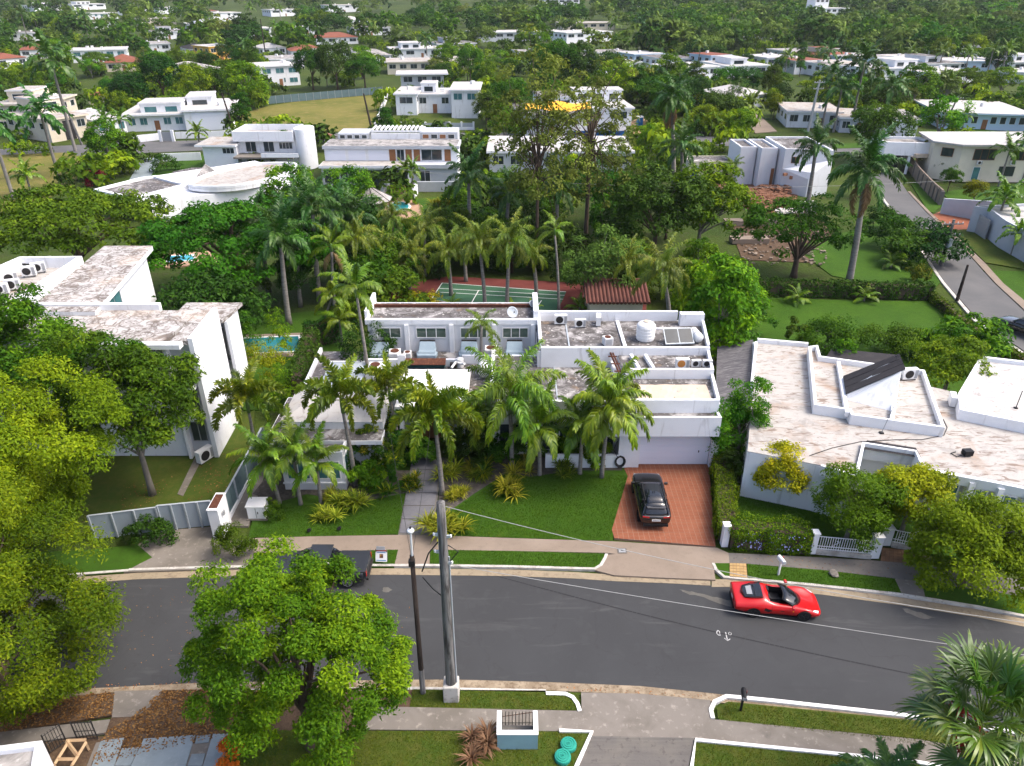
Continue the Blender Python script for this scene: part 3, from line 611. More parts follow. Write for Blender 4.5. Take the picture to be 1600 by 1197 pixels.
ROADZ = -.10
FAR_EDGE = [(-260, 940), (0, 919), (215, 904), (330, 900), (480, 897), (620, 897), (800, 899), (900, 903), (960, 907), (1040, 910), (1110, 914), (1150, 914), (1285, 926), (1404, 942), (1526, 961), (1600, 976), (1800, 1018)]
NEAR_EDGE = [(-260, 1108), (0, 1086), (110, 1078), (330, 1067), (650, 1063), (720, 1063), (860, 1067), (1000, 1073), (1110, 1084), (1200, 1095), (1300, 1106), (1434, 1122), (1600, 1146), (1800, 1182)]
pad('road', FAR_EDGE + NEAR_EDGE[::-1], ROADZ, 'asphalt', zref=ROADZ)
def band_px(name, E, dpx0, dpx1, z, mt):
 strip(name, [(x, y + dpx0) for x, y in E], [(x, y + dpx1) for x, y in E], z, mt, z0=-.3, zref=z)
FE = [p for p in FAR_EDGE if p[0] <= 1120]
band_px('gutter', FE, -9, 1, ROADZ + .012, 'gutter')
FE2 = [(1112, 914)] + [p for p in FAR_EDGE if p[0] >= 1150]
band_px('gutter', FE2, -9, 3, ROADZ + .012, 'gutter')
band_px('gutter', [p for p in NEAR_EDGE if p[0] >= 330], -1, 12, ROADZ + .012, 'gutter_leafy')
band_px('gutter', [p for p in NEAR_EDGE if p[0] <= 330], -1, 10, ROADZ + .012, 'gutter_leafy')
kerb_line('kerb', [(200, 892), (330, 888), (480, 885), (672, 885), (800, 887), (905, 890), (930, 890.5), (941, 884), (948, 872), (950, 866)][0:10], .17, .035, 'kerb')
kerb_line('kerb', [(-260, 928), (0, 908), (200, 893)], .17, .035, 'kerb')
kerb_line('kerb', [(1112, 880), (1117, 891), (1131, 903), (1152, 905), (1274, 916), (1404, 930), (1442, 936), (1530, 950), (1600, 964), (1800, 1006)], .17, .03, 'kerb')
pad('sidewalk', [(395, 841), (500, 838), (622, 836), (690, 837), (800, 841), (958, 846), (962, 866), (948, 864), (800, 861), (672, 859), (622, 859), (395, 864)], .012, 'concrete_pink')
pad('verge', [(395, 864), (622, 859), (616, 885), (395, 888)], 0.0, 'lawn')
pad('verge', [(672, 859), (800, 861), (946, 865), (940, 882), (928, 889), (905, 889), (800, 886), (672, 884)], 0.0, 'lawn')
pad('garden_walk', [(622, 859), (672, 859), (671, 884.5), (616, 885)], .010, 'concrete_pink')
pad('driveway_apron', [(958, 846), (1120, 856), (1138, 864), (1140, 880), (1114, 880), (1118, 906), (1040, 903), (960, 899), (930, 891), (949, 867), (962, 866)], .008, 'concrete_pink', z0=-.3)
pad('sidewalk', [(1138, 864), (1259, 870), (1366, 876), (1442, 882), (1600, 907), (1800, 945), (1800, 975), (1600, 932), (1442, 909), (1398, 904), (1289, 891), (1167, 881), (1140, 880)], .010, 'concrete_dark')
pad('verge', [(1115, 880), (1140, 880), (1141, 903), (1131, 902), (1118, 890)], 0.0, 'lawn')
pad('verge', [(1167, 881), (1289, 891), (1398, 904), (1410, 929), (1274, 915), (1169, 905)], 0.0, 'lawn')
pad('garden_walk', [(1398, 904), (1440, 909), (1446, 935), (1410, 930)], .006, 'concrete_dirty')
pad('verge', [(1440, 909), (1600, 932), (1800, 975), (1800, 1004), (1600, 962), (1446, 935)], 0.0, 'lawn')
pad('driveway_apron', [(255, 829), (336, 822), (345, 845), (396, 843), (396, 887), (314, 890), (193, 894), (238, 871), (215, 851)], .006, 'concrete_dirty')
pad('verge', [(-100, 872), (150, 858), (215, 851), (238, 871), (193, 894), (0, 907), (-100, 915)], 0.0, 'lawn')
pad('side_yard', [(-60, 740), (300, 640), (366, 655), (398, 640), (392, 746), (356, 812), (336, 820), (255, 828), (200, 818), (-60, 870)], -.02, 'lawn_dry')
pad('garden_walk', [(306, 712), (314, 720), (286, 775), (277, 772)], .004, 'concrete_dirty')
pad('side_path', [(352, 822), (388, 822), (412, 746), (425, 690), (412, 690), (391, 746)], .012, 'concrete_dirty')
pad('pool_lawn', [(330, 500), (560, 480), (520, 600), (470, 640), (380, 640), (330, 560)], -.02, 'lawn')
pad('lawn', [(388, 840), (622, 835), (640, 770), (640, 715), (420, 715), (412, 746)], 0.0, 'lawn')
pad('lawn', [(680, 836), (800, 840), (958, 845), (958, 828), (981, 744), (975, 715), (690, 715)], 0.0, 'lawn')
for pts in ([(395, 772), (420, 740), (640, 735), (634, 770), (560, 785), (480, 772), (430, 786)], [(686, 770), (690, 715), (975, 715), (972, 735), (900, 735), (830, 745), (790, 740), (740, 772), (700, 800), (682, 812)]):
 pad('planting_bed', pts, .014, 'mulch')
DRV = [(956, 828), (960, 841), (1118, 854), (1107.5, 725), (998, 725), (975, 732), (981, 744)]
pad('driveway', DRV, .006, 'grout')
def driveway_tiles():
 P = np.array(XY(DRV)); m = MB(); rng = random.Random(4); s = .315
 x0, y0 = P.min(0); x1, y1 = P.max(0); cells = []
 y = y0
 while y < y1:
  x = x0
  while x < x1: cells.append((x, y)); x += s
  y += s
 def half(Q, ax, v, keep_hi):
  out = []
  for i in range(len(Q)):
   a, b = Q[i - 1], Q[i]; ia, ib = (a[ax] >= v) == keep_hi, (b[ax] >= v) == keep_hi
   if ia != ib: t = (v - a[ax]) / (b[ax] - a[ax]); out.append((a[0] + (b[0] - a[0]) * t, a[1] + (b[1] - a[1]) * t))
   if ib: out.append(b)
  return out
 for (x, y) in cells:
  Q = [tuple(p) for p in P]
  for ax, v, hi in ((0, x + .013, True), (0, x + s - .013, False), (1, y + .013, True), (1, y + s - .013, False)): Q = half(Q, ax, v, hi) if len(Q) > 2 else []
  if len(Q) > 2: m.prism(Q, 0, .012 + rng.random() * .006)
 return tag(m.build('tile', 'terracotta'), kind='structure')
o = driveway_tiles(); o.name = 'driveway_tile'; o['kind'] = 'stuff'; o['label'] = 'terracotta driveway tiles laid in a grid beneath the black car'; o['category'] = 'tile paving'
def slab_path():
 base = pad('front_path', [(622, 836), (676, 836), (692, 716), (644, 716)], .012, 'concrete_dark')
 rows = [834, 812, 791, 771, 752, 735, 719]
 for a, b in zip(rows[:-1], rows[1:]):
  fl = lambda y: 624 + (836 - y) / 120 * 20; fr = lambda y: 673 + (836 - y) / 120 * 16
  m = MB().prism(XY([(fl(a), a - .8), (fr(a), a - .8), (fr(b), b + .8), (fl(b), b + .8)]), 0, .045)
  m.build('slab', 'slab_grey', base)
slab_path()
pad('verge', [(645, 1077), (860, 1079), (888, 1082), (903, 1096), (907, 1110), (640, 1105)], 0.0, 'lawn_dry')
pad('sidewalk', [(560, 1104), (640, 1105), (912, 1111), (924, 1112), (924, 1143), (560, 1140)], .012, 'concrete_dirty')
pad('lawn', [(360, 1141), (924, 1143), (905, 1197), (880, 1290), (330, 1290)], 0.0, 'lawn_dry')
kerb_line('kerb', [(853, 1081), (884, 1082), (897, 1088), (905, 1099), (909, 1111)][::-1], .19, .05, 'kerb_white')
kerb_line('kerb', [(330, 1077), (650, 1073), (853, 1077)][::-1], .16, .0, 'kerb')
kerb_line('garden_edging', [(874, 1145.5), (922, 1145.5), (898, 1197), (860, 1290)], .17, .10, 'kerb_white')
pad('driveway_apron', [(908, 1082), (1000, 1084), (1110, 1094), (1112, 1124), (1085, 1153), (924, 1150), (924, 1112), (909, 1111)], .006, 'concrete_dirty', z0=-.3)
pad('driveway', [(924, 1150), (1085, 1153), (1076, 1197), (1055, 1290), (862, 1290), (902, 1197)], .003, 'concrete_dark')
def rib_drive():
 m = MB(); rng = random.Random(2)
 for i in range(60):
  y = 1152 + i * 1.45 + i * i * .006; xl = 922 - (y - 1150) * .44; xr = 1083 - (y - 1153) * .24
  a, b, c, d = XY([(xl, y), (xr, y + 1.5), (xr, y + 2.5), (xl, y + 1)])
  m.prism([a, b, c, d], 0, .008 + rng.random() * .006)
 tag(m.build('driveway_ribs', 'concrete_dark'), 'dark ribbed concrete strips across the near driveway', 'paving', None, 'stuff')
rib_drive()
pad('verge', [(1122, 1122), (1120, 1106), (1138, 1096), (1434, 1126), (1600, 1153), (1800, 1190), (1800, 1225), (1600, 1183), (1434, 1154), (1125, 1125)], 0.0, 'lawn_dry')
kerb_line('kerb', [(1800, 1186), (1600, 1150), (1434, 1123), (1300, 1108), (1200, 1097), (1136, 1091), (1119, 1099), (1114, 1110), (1117, 1123)], -.19, .05, 'kerb_white')
pad('sidewalk', [(1112, 1124), (1125, 1125), (1434, 1155), (1600, 1184), (1800, 1226), (1800, 1262), (1600, 1217), (1425, 1187), (1085, 1153)], .010, 'concrete_dirty')
pad('lawn', [(1088, 1156), (1425, 1190), (1600, 1220), (1800, 1266), (1800, 1400), (1060, 1290), (1077, 1197)], 0.0, 'lawn_dry')
kerb_line('garden_edging', [(1055, 1290), (1078, 1197), (1086, 1155), (1425, 1188.5), (1600, 1219), (1800, 1264)], -.15, .10, 'kerb_white')
pad('bare_verge', [(-260, 1115), (0, 1094), (110, 1088), (179, 1081), (175, 1117), (0, 1145), (-260, 1180)], -.01, 'soil')
pad('bare_verge', [(254, 1078), (330, 1077), (645, 1075), (640, 1105), (560, 1106), (560, 1142), (380, 1142), (350, 1150), (140, 1200), (165, 1145), (175, 1117), (225, 1113)], -.01, 'soil')
pad('driveway_apron', [(179, 1080), (254, 1078), (243, 1095), (225, 1112), (206, 1120), (175, 1121)], .008, 'concrete_dirty')
pad('sidewalk', [(-260, 1182), (0, 1144), (172, 1124), (165, 1145), (50, 1160), (0, 1168), (-260, 1215)], .010, 'concrete_dirty')
pad('near_yard', [(-260, 1215), (0, 1168), (140, 1150), (160, 1150), (360, 1142), (330, 1290), (-260, 1420)], -.03, 'soil')
def blue_slabs():
 base = pad('slab_terrace', [(150, 1160), (196, 1153), (225, 1155), (305, 1148), (362, 1146), (345, 1260), (110, 1260)], -.012, 'concrete_dirty')
 for pts in ([(158, 1158), (194, 1153), (178, 1199), (143, 1199)], [(191, 1170), (218, 1168), (204, 1197), (180, 1197)], [(225, 1155), (305, 1149), (290, 1199), (204, 1199)],
    [(308, 1150), (330, 1148.5), (326, 1160), (305, 1162)], [(300, 1179), (321, 1178), (316, 1197), (293, 1197)], [(333, 1147.5), (359, 1147), (345, 1199), (317, 1199)],
    [(142, 1201), (177, 1201), (160, 1250), (118, 1250)], [(203, 1201), (289, 1201), (270, 1250), (180, 1250)], [(316, 1201), (344, 1201), (332, 1250), (300, 1250)]):
  MB().prism(XY(pts), -.02, .035).build('slab', 'slab_blue', base)
blue_slabs()
def road_marks():
 z = ROADZ + .006
 def stroke(pts, w):
  m = MB(); P = XY(pts, z)
  for i in range(len(P) - 1):
   d = (Vector(P[i + 1]) - Vector(P[i])).normalized(); n = Vector((-d.y, d.x)) * w / 2; a, b = Vector(P[i]) - d * w * .3, Vector(P[i + 1]) + d * w * .3
   m.sheet([a - n, b - n, b + n, a + n], z + .0008 * i)
  return m
 f = 16.0; X = lambda L: [(1100 + a / f, 960 + b / f) for a, b in L]
 for L, w in (([(345, 400), (318, 440), (322, 480), (365, 520), (405, 522), (395, 490), (388, 430), (345, 400)], .045), ([(540, 450), (560, 530), (575, 600), (590, 655)], .055), ([(515, 595), (590, 655), (650, 615)], .05), ([(640, 440), (612, 470), (625, 510), (670, 515), (685, 480), (665, 450)], .03)):
  tag(stroke(X(L), w).build('road_marking', 'road_paint'), kind='structure')
 m = MB(); rng = random.Random(8)
 A, B = at(765, 897, z), at(1440, 1056, z)
 for i in range(92):
  t = i / 92; p = A.lerp(B, t) + Vector((0, -.35 * math.sin(t * 3.1), 0)); d = (B - A).normalized(); d = Vector((d.x * .8 + .3, d.y, 0)).normalized(); n = Vector((-d.y, d.x, 0)) * .03
  l = .09 + rng.random() * .05; m.sheet([(p - d * l - n)[:2], (p + d * l - n)[:2], (p + d * l + n)[:2], (p - d * l + n)[:2]], z)
 tag(m.build('road_scuffs', 'scuff'), 'row of small dark scuff marks running diagonally over the road', 'road marks', None, 'stuff')
 rng = random.Random(3)
 for pts in ([(1062, 921), (1090, 926), (1120, 934), (1150, 940), (1156, 950), (1130, 945), (1100, 934), (1070, 927)], [(1410, 950), (1440, 957), (1462, 966), (1440, 966), (1415, 957)], [(598, 918), (606, 917), (613, 921), (606, 926), (598, 924)]):
  P = XY(pts, z); n = len(P); Q = []
  for i in range(n):
   a, b = Vector(P[i]), Vector(P[(i + 1) % n])
   for k in range(4): Q.append(tuple(a.lerp(b, k / 4) + Vector((rng.uniform(-.05, .05), rng.uniform(-.05, .05)))))
  tag(MB().sheet(Q, z - .002).build('sand_patch', 'sand_stain'), kind='structure')
road_marks()
# ---- behind the houses
FLAT = 0.0
pad('back_lawn', [(1160, 462), (1300, 468), (1450, 470), (1490, 500), (1600, 570), (1700, 640), (1250, 600), (1180, 560)], -.04, 'lawn')
pad('cleared_lot', [(1140, 352), (1290, 345), (1310, 380), (1280, 410), (1160, 405)], -.06, 'soil')
pad('grassy_lot', [(1240, 385), (1400, 340), (1470, 440), (1450, 460), (1300, 430)], -.05, 'lawn')
pad('red_earth_lot', [(1105, 252), (1180, 245), (1250, 290), (1240, 328), (1185, 334), (1120, 300)], -.05, 'red_earth')
pad('side_street', [(1310, 228), (1338, 250), (1375, 300), (1432, 376), (1476, 440), (1529, 500), (1600, 548), (1760, 680), (1900, 700), (1600, 486), (1553, 442), (1526, 412), (1494, 376), (1446, 330), (1418, 300), (1388, 256), (1390, 243), (1400, 236)], -.06, 'asphalt_old', zref=-.06)
strip('sidewalk', [(1418, 299), (1447, 330), (1495, 376), (1527, 411), (1556, 443), (1620, 502)], [(1422, 299), (1452, 330), (1502, 376), (1539, 411), (1568, 443), (1640, 502)], .02, 'concrete_pink')
strip('kerb', [(1374, 300), (1431, 376), (1475, 440), (1527, 501), (1600, 551)], [(1370, 300), (1427, 376), (1470, 440), (1521, 501), (1593, 551)], .03, 'kerb')
pad('verge', [(1424, 288), (1432, 282), (1475, 318), (1458, 332), (1450, 330)], .0, 'lawn')
pad('lawn', [(1490, 360), (1530, 356), (1600, 380), (1600, 420), (1540, 410)], .0, 'lawn_dry')
pad('lawn', [(1536, 422), (1600, 424), (1700, 500), (1640, 500)], .0, 'lawn')
pad('lawn', [(1470, 300), (1600, 285), (1700, 300), (1700, 320), (1490, 318)], .0, 'lawn')
pad('driveway', [(1456, 336), (1470, 330), (1545, 350), (1530, 357), (1485, 360)], .01, 'terracotta')
pad('street', [(-300, 243), (0, 233), (200, 222), (360, 218), (500, 208), (800, 207), (1100, 213), (1300, 224), (1430, 232), (1700, 262), (1700, 274), (1430, 246), (1300, 237), (1100, 226), (800, 219), (500, 221), (360, 233), (200, 240), (0, 249), (-300, 262)], -.05, 'asphalt_old', zref=-.05)
pad('field', [(370, 205), (372, 180), (420, 165), (500, 153), (600, 148), (604, 160), (585, 206)], .0, 'lawn_field')
pad('front_lawn', [(240, 262), (310, 240), (345, 250), (320, 275), (215, 300), (190, 285)], .0, 'lawn')
pad('dry_lot', [(-200, 250), (100, 238), (150, 250), (100, 300), (0, 330), (-200, 400)], -.02, 'lawn_field')
pad('driveway', [(222, 247), (252, 246), (232, 282), (200, 285)], .03, 'slab_blue')
pad('front_lawn', [(600, 210), (616, 178), (690, 178), (740, 195), (740, 206)], .0, 'lawn_dry')
pad('lawn', [(640, 312), (700, 306), (740, 330), (700, 350), (655, 338)], .0, 'lawn')
pad('front_lawn', [(1300, 225), (1380, 222), (1382, 230), (1300, 232)], .0, 'lawn')
pad('front_lawn', [(1440, 205), (1520, 200), (1600, 210), (1600, 222), (1440, 222)], .0, 'lawn')
pad('front_lawn', [(1130, 195), (1165, 186), (1185, 200), (1140, 204)], .0, 'lawn')
pad('driveway', [(1160, 175), (1178, 172), (1214, 205), (1180, 208)], .01, 'concrete_pink')
pad('driveway', [(1370, 212), (1410, 212), (1425, 232), (1385, 228)], .01, 'concrete_dirty')
pad('building_lot', [(960, 200), (1010, 180), (1015, 205), (960, 215)], .0, 'sandy_earth')
def pool(label, outline, waterm, deckpts=None, zc=0.0):
 t = thing('swimming_pool', label, 'pool', (*XY([outline[0]])[0], 0)); org = t.location
 if deckpts: MB().prism(XY(deckpts), -.2, .02).build('pool_deck', 'deck' if len(deckpts) > 5 else 'concrete_pink', t, org)
 P = XY(outline); c = Vector((sum(p[0] for p in P) / len(P), sum(p[1] for p in P) / len(P)))
 Q = [tuple(c + (Vector(p) - c) * 1.0 + (Vector(p) - c).normalized() * .35) for p in P]; m = MB()
 for i in range(len(P)): m.prism([P[i], P[(i + 1) % len(P)], Q[(i + 1) % len(P)], Q[i]], -.1, .08)
 m.build('coping', 'white_paint', t, org); MB().prism(P, -.15, .04).build('pool_water', waterm, t, org)
pool('long rectangular teal pool beside the tall white house', [(374, 530), (466, 526), (470, 549), (372, 553)], 'water_deep', [(362, 524), (474, 520), (480, 556), (360, 561)])
el = [(624 + 15 * math.cos(a * .5236), 323 + 7 * math.sin(a * .5236)) for a in range(12)]
pool('small round turquoise pool below the terrace steps', el, 'water', [(600, 330), (604, 318), (622, 308), (638, 309), (660, 322), (658, 340), (640, 344), (615, 338)])
pool('narrow blue pool half hidden under the spreading tree', [(262, 401), (300, 399), (304, 407), (264, 410)], 'water', [(215, 409), (255, 398), (330, 392), (345, 410), (262, 418), (215, 418)])
def court():
 t = thing('tennis_court', 'green tennis court with dark red surround behind the house', 'tennis court', at(770, 470)); org = t.location
 MB().prism(XY([(590, 452), (700, 432), (900, 442), (1010, 462), (1010, 500), (640, 505), (600, 470)]), -.2, .02).build('surround', 'court_red', t, org)
 MB().prism(XY([(690, 442), (885, 456), (870, 488), (672, 470)]), -.2, .03).build('playing_surface', 'court_green', t, org)
 m = MB(); z = .036
 for a, b in (((691, 442.5), (884, 456.5)), ((688, 457), (880, 468)), ((673, 469.5), (868, 487)), ((691, 442.5), (673, 469.5)), ((748, 454), (735, 477)), ((686, 451), (882, 462)), ((838, 482), (846, 470))):
  p, q = (Vector(v) for v in XY([a, b])); d = (q - p).normalized(); n = Vector((-d.y, d.x)) * .045; m.sheet([p - n, q - n, q + n, p + n], z); z += .0006
 m.build('court_lines', 'white_paint', t, org)
court()
# ------------------------------------------------------------------ building kit
class House:
 def __init__(s, name, label, loc, cat='house', group=None):
  s.t = thing(name, label, cat, loc, 0, group); s.o = s.t.location.copy()
 def put(s, mb, name, mt, parent=None): return mb.build(name, mt, parent or s.t, s.o)
 def prism(s, name, pts, z0, z1, mt): return s.put(MB().prism(pts, z0, z1), name, mt)
 def box(s, name, x0, x1, y0, y1, z0, z1, mt): return s.put(MB().box(x0, x1, y0, y1, z0, z1), name, mt)
 def parapet(s, pts, z0, z1, w, mt, name='parapet'):
  c = Vector((sum(p[0] for p in pts) / len(pts), sum(p[1] for p in pts) / len(pts))); m = MB(); n = len(pts)
  area = sum(pts[i][0] * pts[(i + 1) % n][1] - pts[(i + 1) % n][0] * pts[i][1] for i in range(n)); P = [Vector(p) for p in (pts if area > 0 else pts[::-1])]; Q = []
  for i in range(n):
   d0 = (P[i] - P[i - 1]).normalized(); d1 = (P[(i + 1) % n] - P[i]).normalized(); n0 = Vector((-d0.y, d0.x)); n1 = Vector((-d1.y, d1.x)); b = (n0 + n1); k = max(.35, b.length_squared / 2); Q.append(P[i] + b * w / k)
  for i in range(n): m.prism([P[i], P[(i + 1) % n], Q[(i + 1) % n], Q[i]], z0, z1)
  return s.put(m, name, mt)
 def slab(s, pts, z, mt, name='roof', th=.02): return s.put(MB().prism(pts, z - th, z), name, mt)
 def block(s, pts, z0, z1, wallm, roofm, par=.35, pw=.18, wname='wall'):
  """walls to z1, parapet ring above a sunk roof sheet"""
  s.prism(wname, pts, z0, z1 - par - .03, wallm)
  n = len(pts); c = Vector((sum(p[0] for p in pts) / n, sum(p[1] for p in pts) / n))
  ins = [tuple(Vector(p) + (c - Vector(p)).normalized() * .02) for p in pts]
  s.slab(ins, z1 - par, roofm, 'roof', .029); s.parapet(pts, z1 - par - .029, z1, pw, wallm)
 def window(s, p, q, z0, z1, n=2, glass='glass_dark', frame='white_metal', out=.04, name='window', fr=.06, mull=True):
  """a window on the wall line p->q (outside on the right of p->q)"""
  p, q = Vector(p), Vector(q); d = (q - p).normalized(); nn = Vector((d.y, -d.x)); L = (q - p).length
  def quadbox(m, a, b, za, zb, o0, o1):
   A = p + d * a; B = p + d * b; m.prism([A + nn * o0, B + nn * o0, B + nn * o1, A + nn * o1], za, zb)
  m = MB()
  for (a, b, za, zb) in ((0, L, z0, z0 + fr), (0, L, z1 - fr, z1), (0, fr, z0 + fr, z1 - fr), (L - fr, L, z0 + fr, z1 - fr)): quadbox(m, a, b, za, zb, -.02, out + .03)
  w = s.put(m, name, frame)
  iw = (L - 2 * fr - (n - 1) * fr) / n
  if n > 1:
   m = MB()
   for i in range(1, n): a = fr + i * (iw + fr) - fr; quadbox(m, a, a + fr, z0 + fr, z1 - fr, -.02, out + .02)
   s.put(m, 'mullion', frame, w)
  for i in range(n):
   a = fr + i * (iw + fr); m = MB(); quadbox(m, a, a + iw, z0 + fr, z1 - fr, -.02, out); s.put(m, 'pane', glass, w)
  return w
 def panel(s, p, q, z0, z1, mt, name='door', out=.04, ribs=0, handle=False):
  p, q = Vector(p), Vector(q); d = (q - p).normalized(); nn = Vector((d.y, -d.x))
  o = s.put(MB().prism([p, q, q + nn * out, p + nn * out], z0, z1), name, mt)
  if ribs:
   m = MB(); h = (z1 - z0) / ribs
   for i in range(ribs): m.prism([p + nn * out, q + nn * out, q + nn * (out + .02), p + nn * (out + .02)], z0 + i * h + .012, z0 + (i + 1) * h - .012)
   s.put(m, 'panel', mt, o)
  if handle: a = p + (q - p) * .85 + nn * (out + .03); s.put(MB().box(a.x - .03, a.x + .03, a.y - .03, a.y + .03, z0 + 1.0, z0 + 1.15), 'handle', 'dark_metal', o)
  return o
def hip_roof(h, pts, z0, z1, mt, inset=.38, name='roof'):
 """four-cornered hip roof; pts in ring order, ridge along the long side"""
 P = [Vector(p) for p in pts]; a, b, c, d = P
 if (b - a).length < (c - b).length: a, b, c, d = b, c, d, a
 m1 = (a + d) / 2; m2 = (b + c) / 2; r1 = m1.lerp(m2, inset); r2 = m2.lerp(m1, inset)
 vs = [(*a, z0), (*b, z0), (*c, z0), (*d, z0), (*r1, z1), (*r2, z1)]
 return h.put(MB().add(vs, [(0, 1, 5, 4), (1, 2, 5), (2, 3, 4, 5), (3, 0, 4), (3, 2, 1, 0)]), name, mt)
# ---- roof-top and garden machines
_cache = {}
def condenser(label, loc, rz=0.0, s=1.0, kind='box', group=None, faded=False):
 key = ('cond', kind, faded)
 if key not in _cache:
  if kind == 'top':
   a = MB().box(-.4, .4, -.4, .4, .06, .82).mesh('cabinet', 'white_metal')
   b = MB().lathe([(.02, .83), (.30, .83), (.31, .85), (.30, .87)], n=16).mesh('fan_guard', 'rust')
   g = MB()
   for i in range(9): g.box(-.34 + i * .076, -.31 + i * .076, -.415, -.40, .14, .74)
   c = g.mesh('louvre', 'grey_metal')
  else:
   a = MB().box(-.45, .45, -.17, .17, .06, .72).mesh('cabinet', 'white_metal')
   g = MB().lathe([(.25, -.19), (.27, -.18), (.27, -.17)], (-.1, 0, .39), 18, 'Y'); b = g.mesh('fan_guard', 'rust_orange' if faded else 'dark_metal')
   c = MB().box(.24, .43, -.185, -.17, .12, .66).mesh('louvre', 'grey_metal')
  f = MB().box(-.38, -.28, -.17, .17, 0, .06).box(.28, .38, -.17, .17, 0, .06).mesh('feet', 'dark_metal')
  _cache[key] = (a, b, c, f)
 t = thing('air_conditioner', label, 'air conditioner', loc, rz, group, s)
 for nme, me in zip(('cabinet', 'fan_guard', 'louvre', 'feet'), _cache[key]): link(nme, me, t)
 return t
def duct_unit(label, loc, rz=0.0, s=1.0, group=None):
 t = thing('duct_hood', label, 'duct hood', loc, rz, group, s)
 m = MB().add([(-.75, -.55, .08), (.75, -.55, .08), (.85, .1, .08), (-.85, .1, .08), (-.75, -.55, .42), (.75, -.55, .42), (.85, .1, .46), (-.85, .1, .46)], [(3, 2, 1, 0), (4, 5, 6, 7), (0, 1, 5, 4), (1, 2, 6, 5), (2, 3, 7, 6), (3, 0, 4, 7)])
 soften(m.build('base_duct', 'duct_blue', t), .09, 3)
 m = MB().add([(-.72, -.30, .47), (.72, -.30, .47), (.72, .55, .47), (-.72, .55, .47), (-.66, .0, .62), (.66, .0, .62), (.62, .55, 1.12), (-.62, .55, 1.12)], [(3, 2, 1, 0), (4, 5, 6, 7), (0, 1, 5, 4), (1, 2, 6, 5), (2, 3, 7, 6), (3, 0, 4, 7)])
 soften(m.build('sloping_hood', 'duct_blue', t), .06, 3)
 MB().box(-.6, .6, .54, .72, .5, 1.16).build('back_collar', 'dark_metal', t)
 m = MB()
 for x in (-.6, .6): m.box(x - .05, x + .05, -.4, -.3, 0, .09); m.box(x - .05, x + .05, .3, .4, 0, .45)
 m.build('feet', 'dark_metal', t); return t
def water_tank(label, loc, s=1.0, upright=True, rz=0.0):
 t = thing('water_tank', label, 'water tank', loc, rz, None, s)
 if upright:
  MB().lathe([(.02, .05), (.66, .05), (.70, .14), (.70, 1.2), (.66, 1.3), (.5, 1.42), (.22, 1.5)], n=24).build('tank', 'white_metal', t, smooth=False)
  m = MB()
  for z in (.35, .62, .9, 1.15): m.lathe([(.705, z - .03), (.72, z - .02), (.72, z + .02), (.705, z + .03)], n=24)
  m.build('band', 'white_paint', t); MB().lathe([(.2, 1.5), (.24, 1.5), (.24, 1.56), (.12, 1.58)], n=14).build('lid', 'tarp_cream', t)
 else:
  MB().lathe([(.05, -.72), (.3, -.7), (.36, -.62), (.36, .62), (.3, .7), (.05, .72)], (0, 0, .5), 20, 'Y').build('tank', 'white_metal', t, smooth=True)
  m = MB()
  for y in (-.4, .4): m.box(-.3, .3, y - .05, y + .05, 0, .22)
  m.build('cradle', 'grey_metal', t); MB().lathe([(.37, -.3), (.37, -.24)], (0, 0, .5), 20, 'Y').lathe([(.37, .24), (.37, .3)], (0, 0, .5), 20, 'Y').build('band', 'grey_metal', t)
 return t
def dish(label, loc, rz=0.0, s=1.0):
 t = thing('satellite_dish', label, 'satellite dish', loc, rz, None, s)
 o = MB().lathe([(.02, 0), (.2, .025), (.38, .09), (.45, .13), (.455, .11), (.38, .07), (.2, .0), (.02, -.02)], n=20).build('reflector', 'galv', t, smooth=True); o.location = (0, 0, .55); o.rotation_euler = (R(55), 0, 0)
 MB().bar((0, .1, 0), (0, .05, .52), .025).build('mast', 'grey_metal', t); MB().bar((0, -.05, .4), (0, -.45, .75), .012).cbox((0, -.46, .76), .07, .07, .1).build('feed_arm', 'dark_metal', t)
 return t
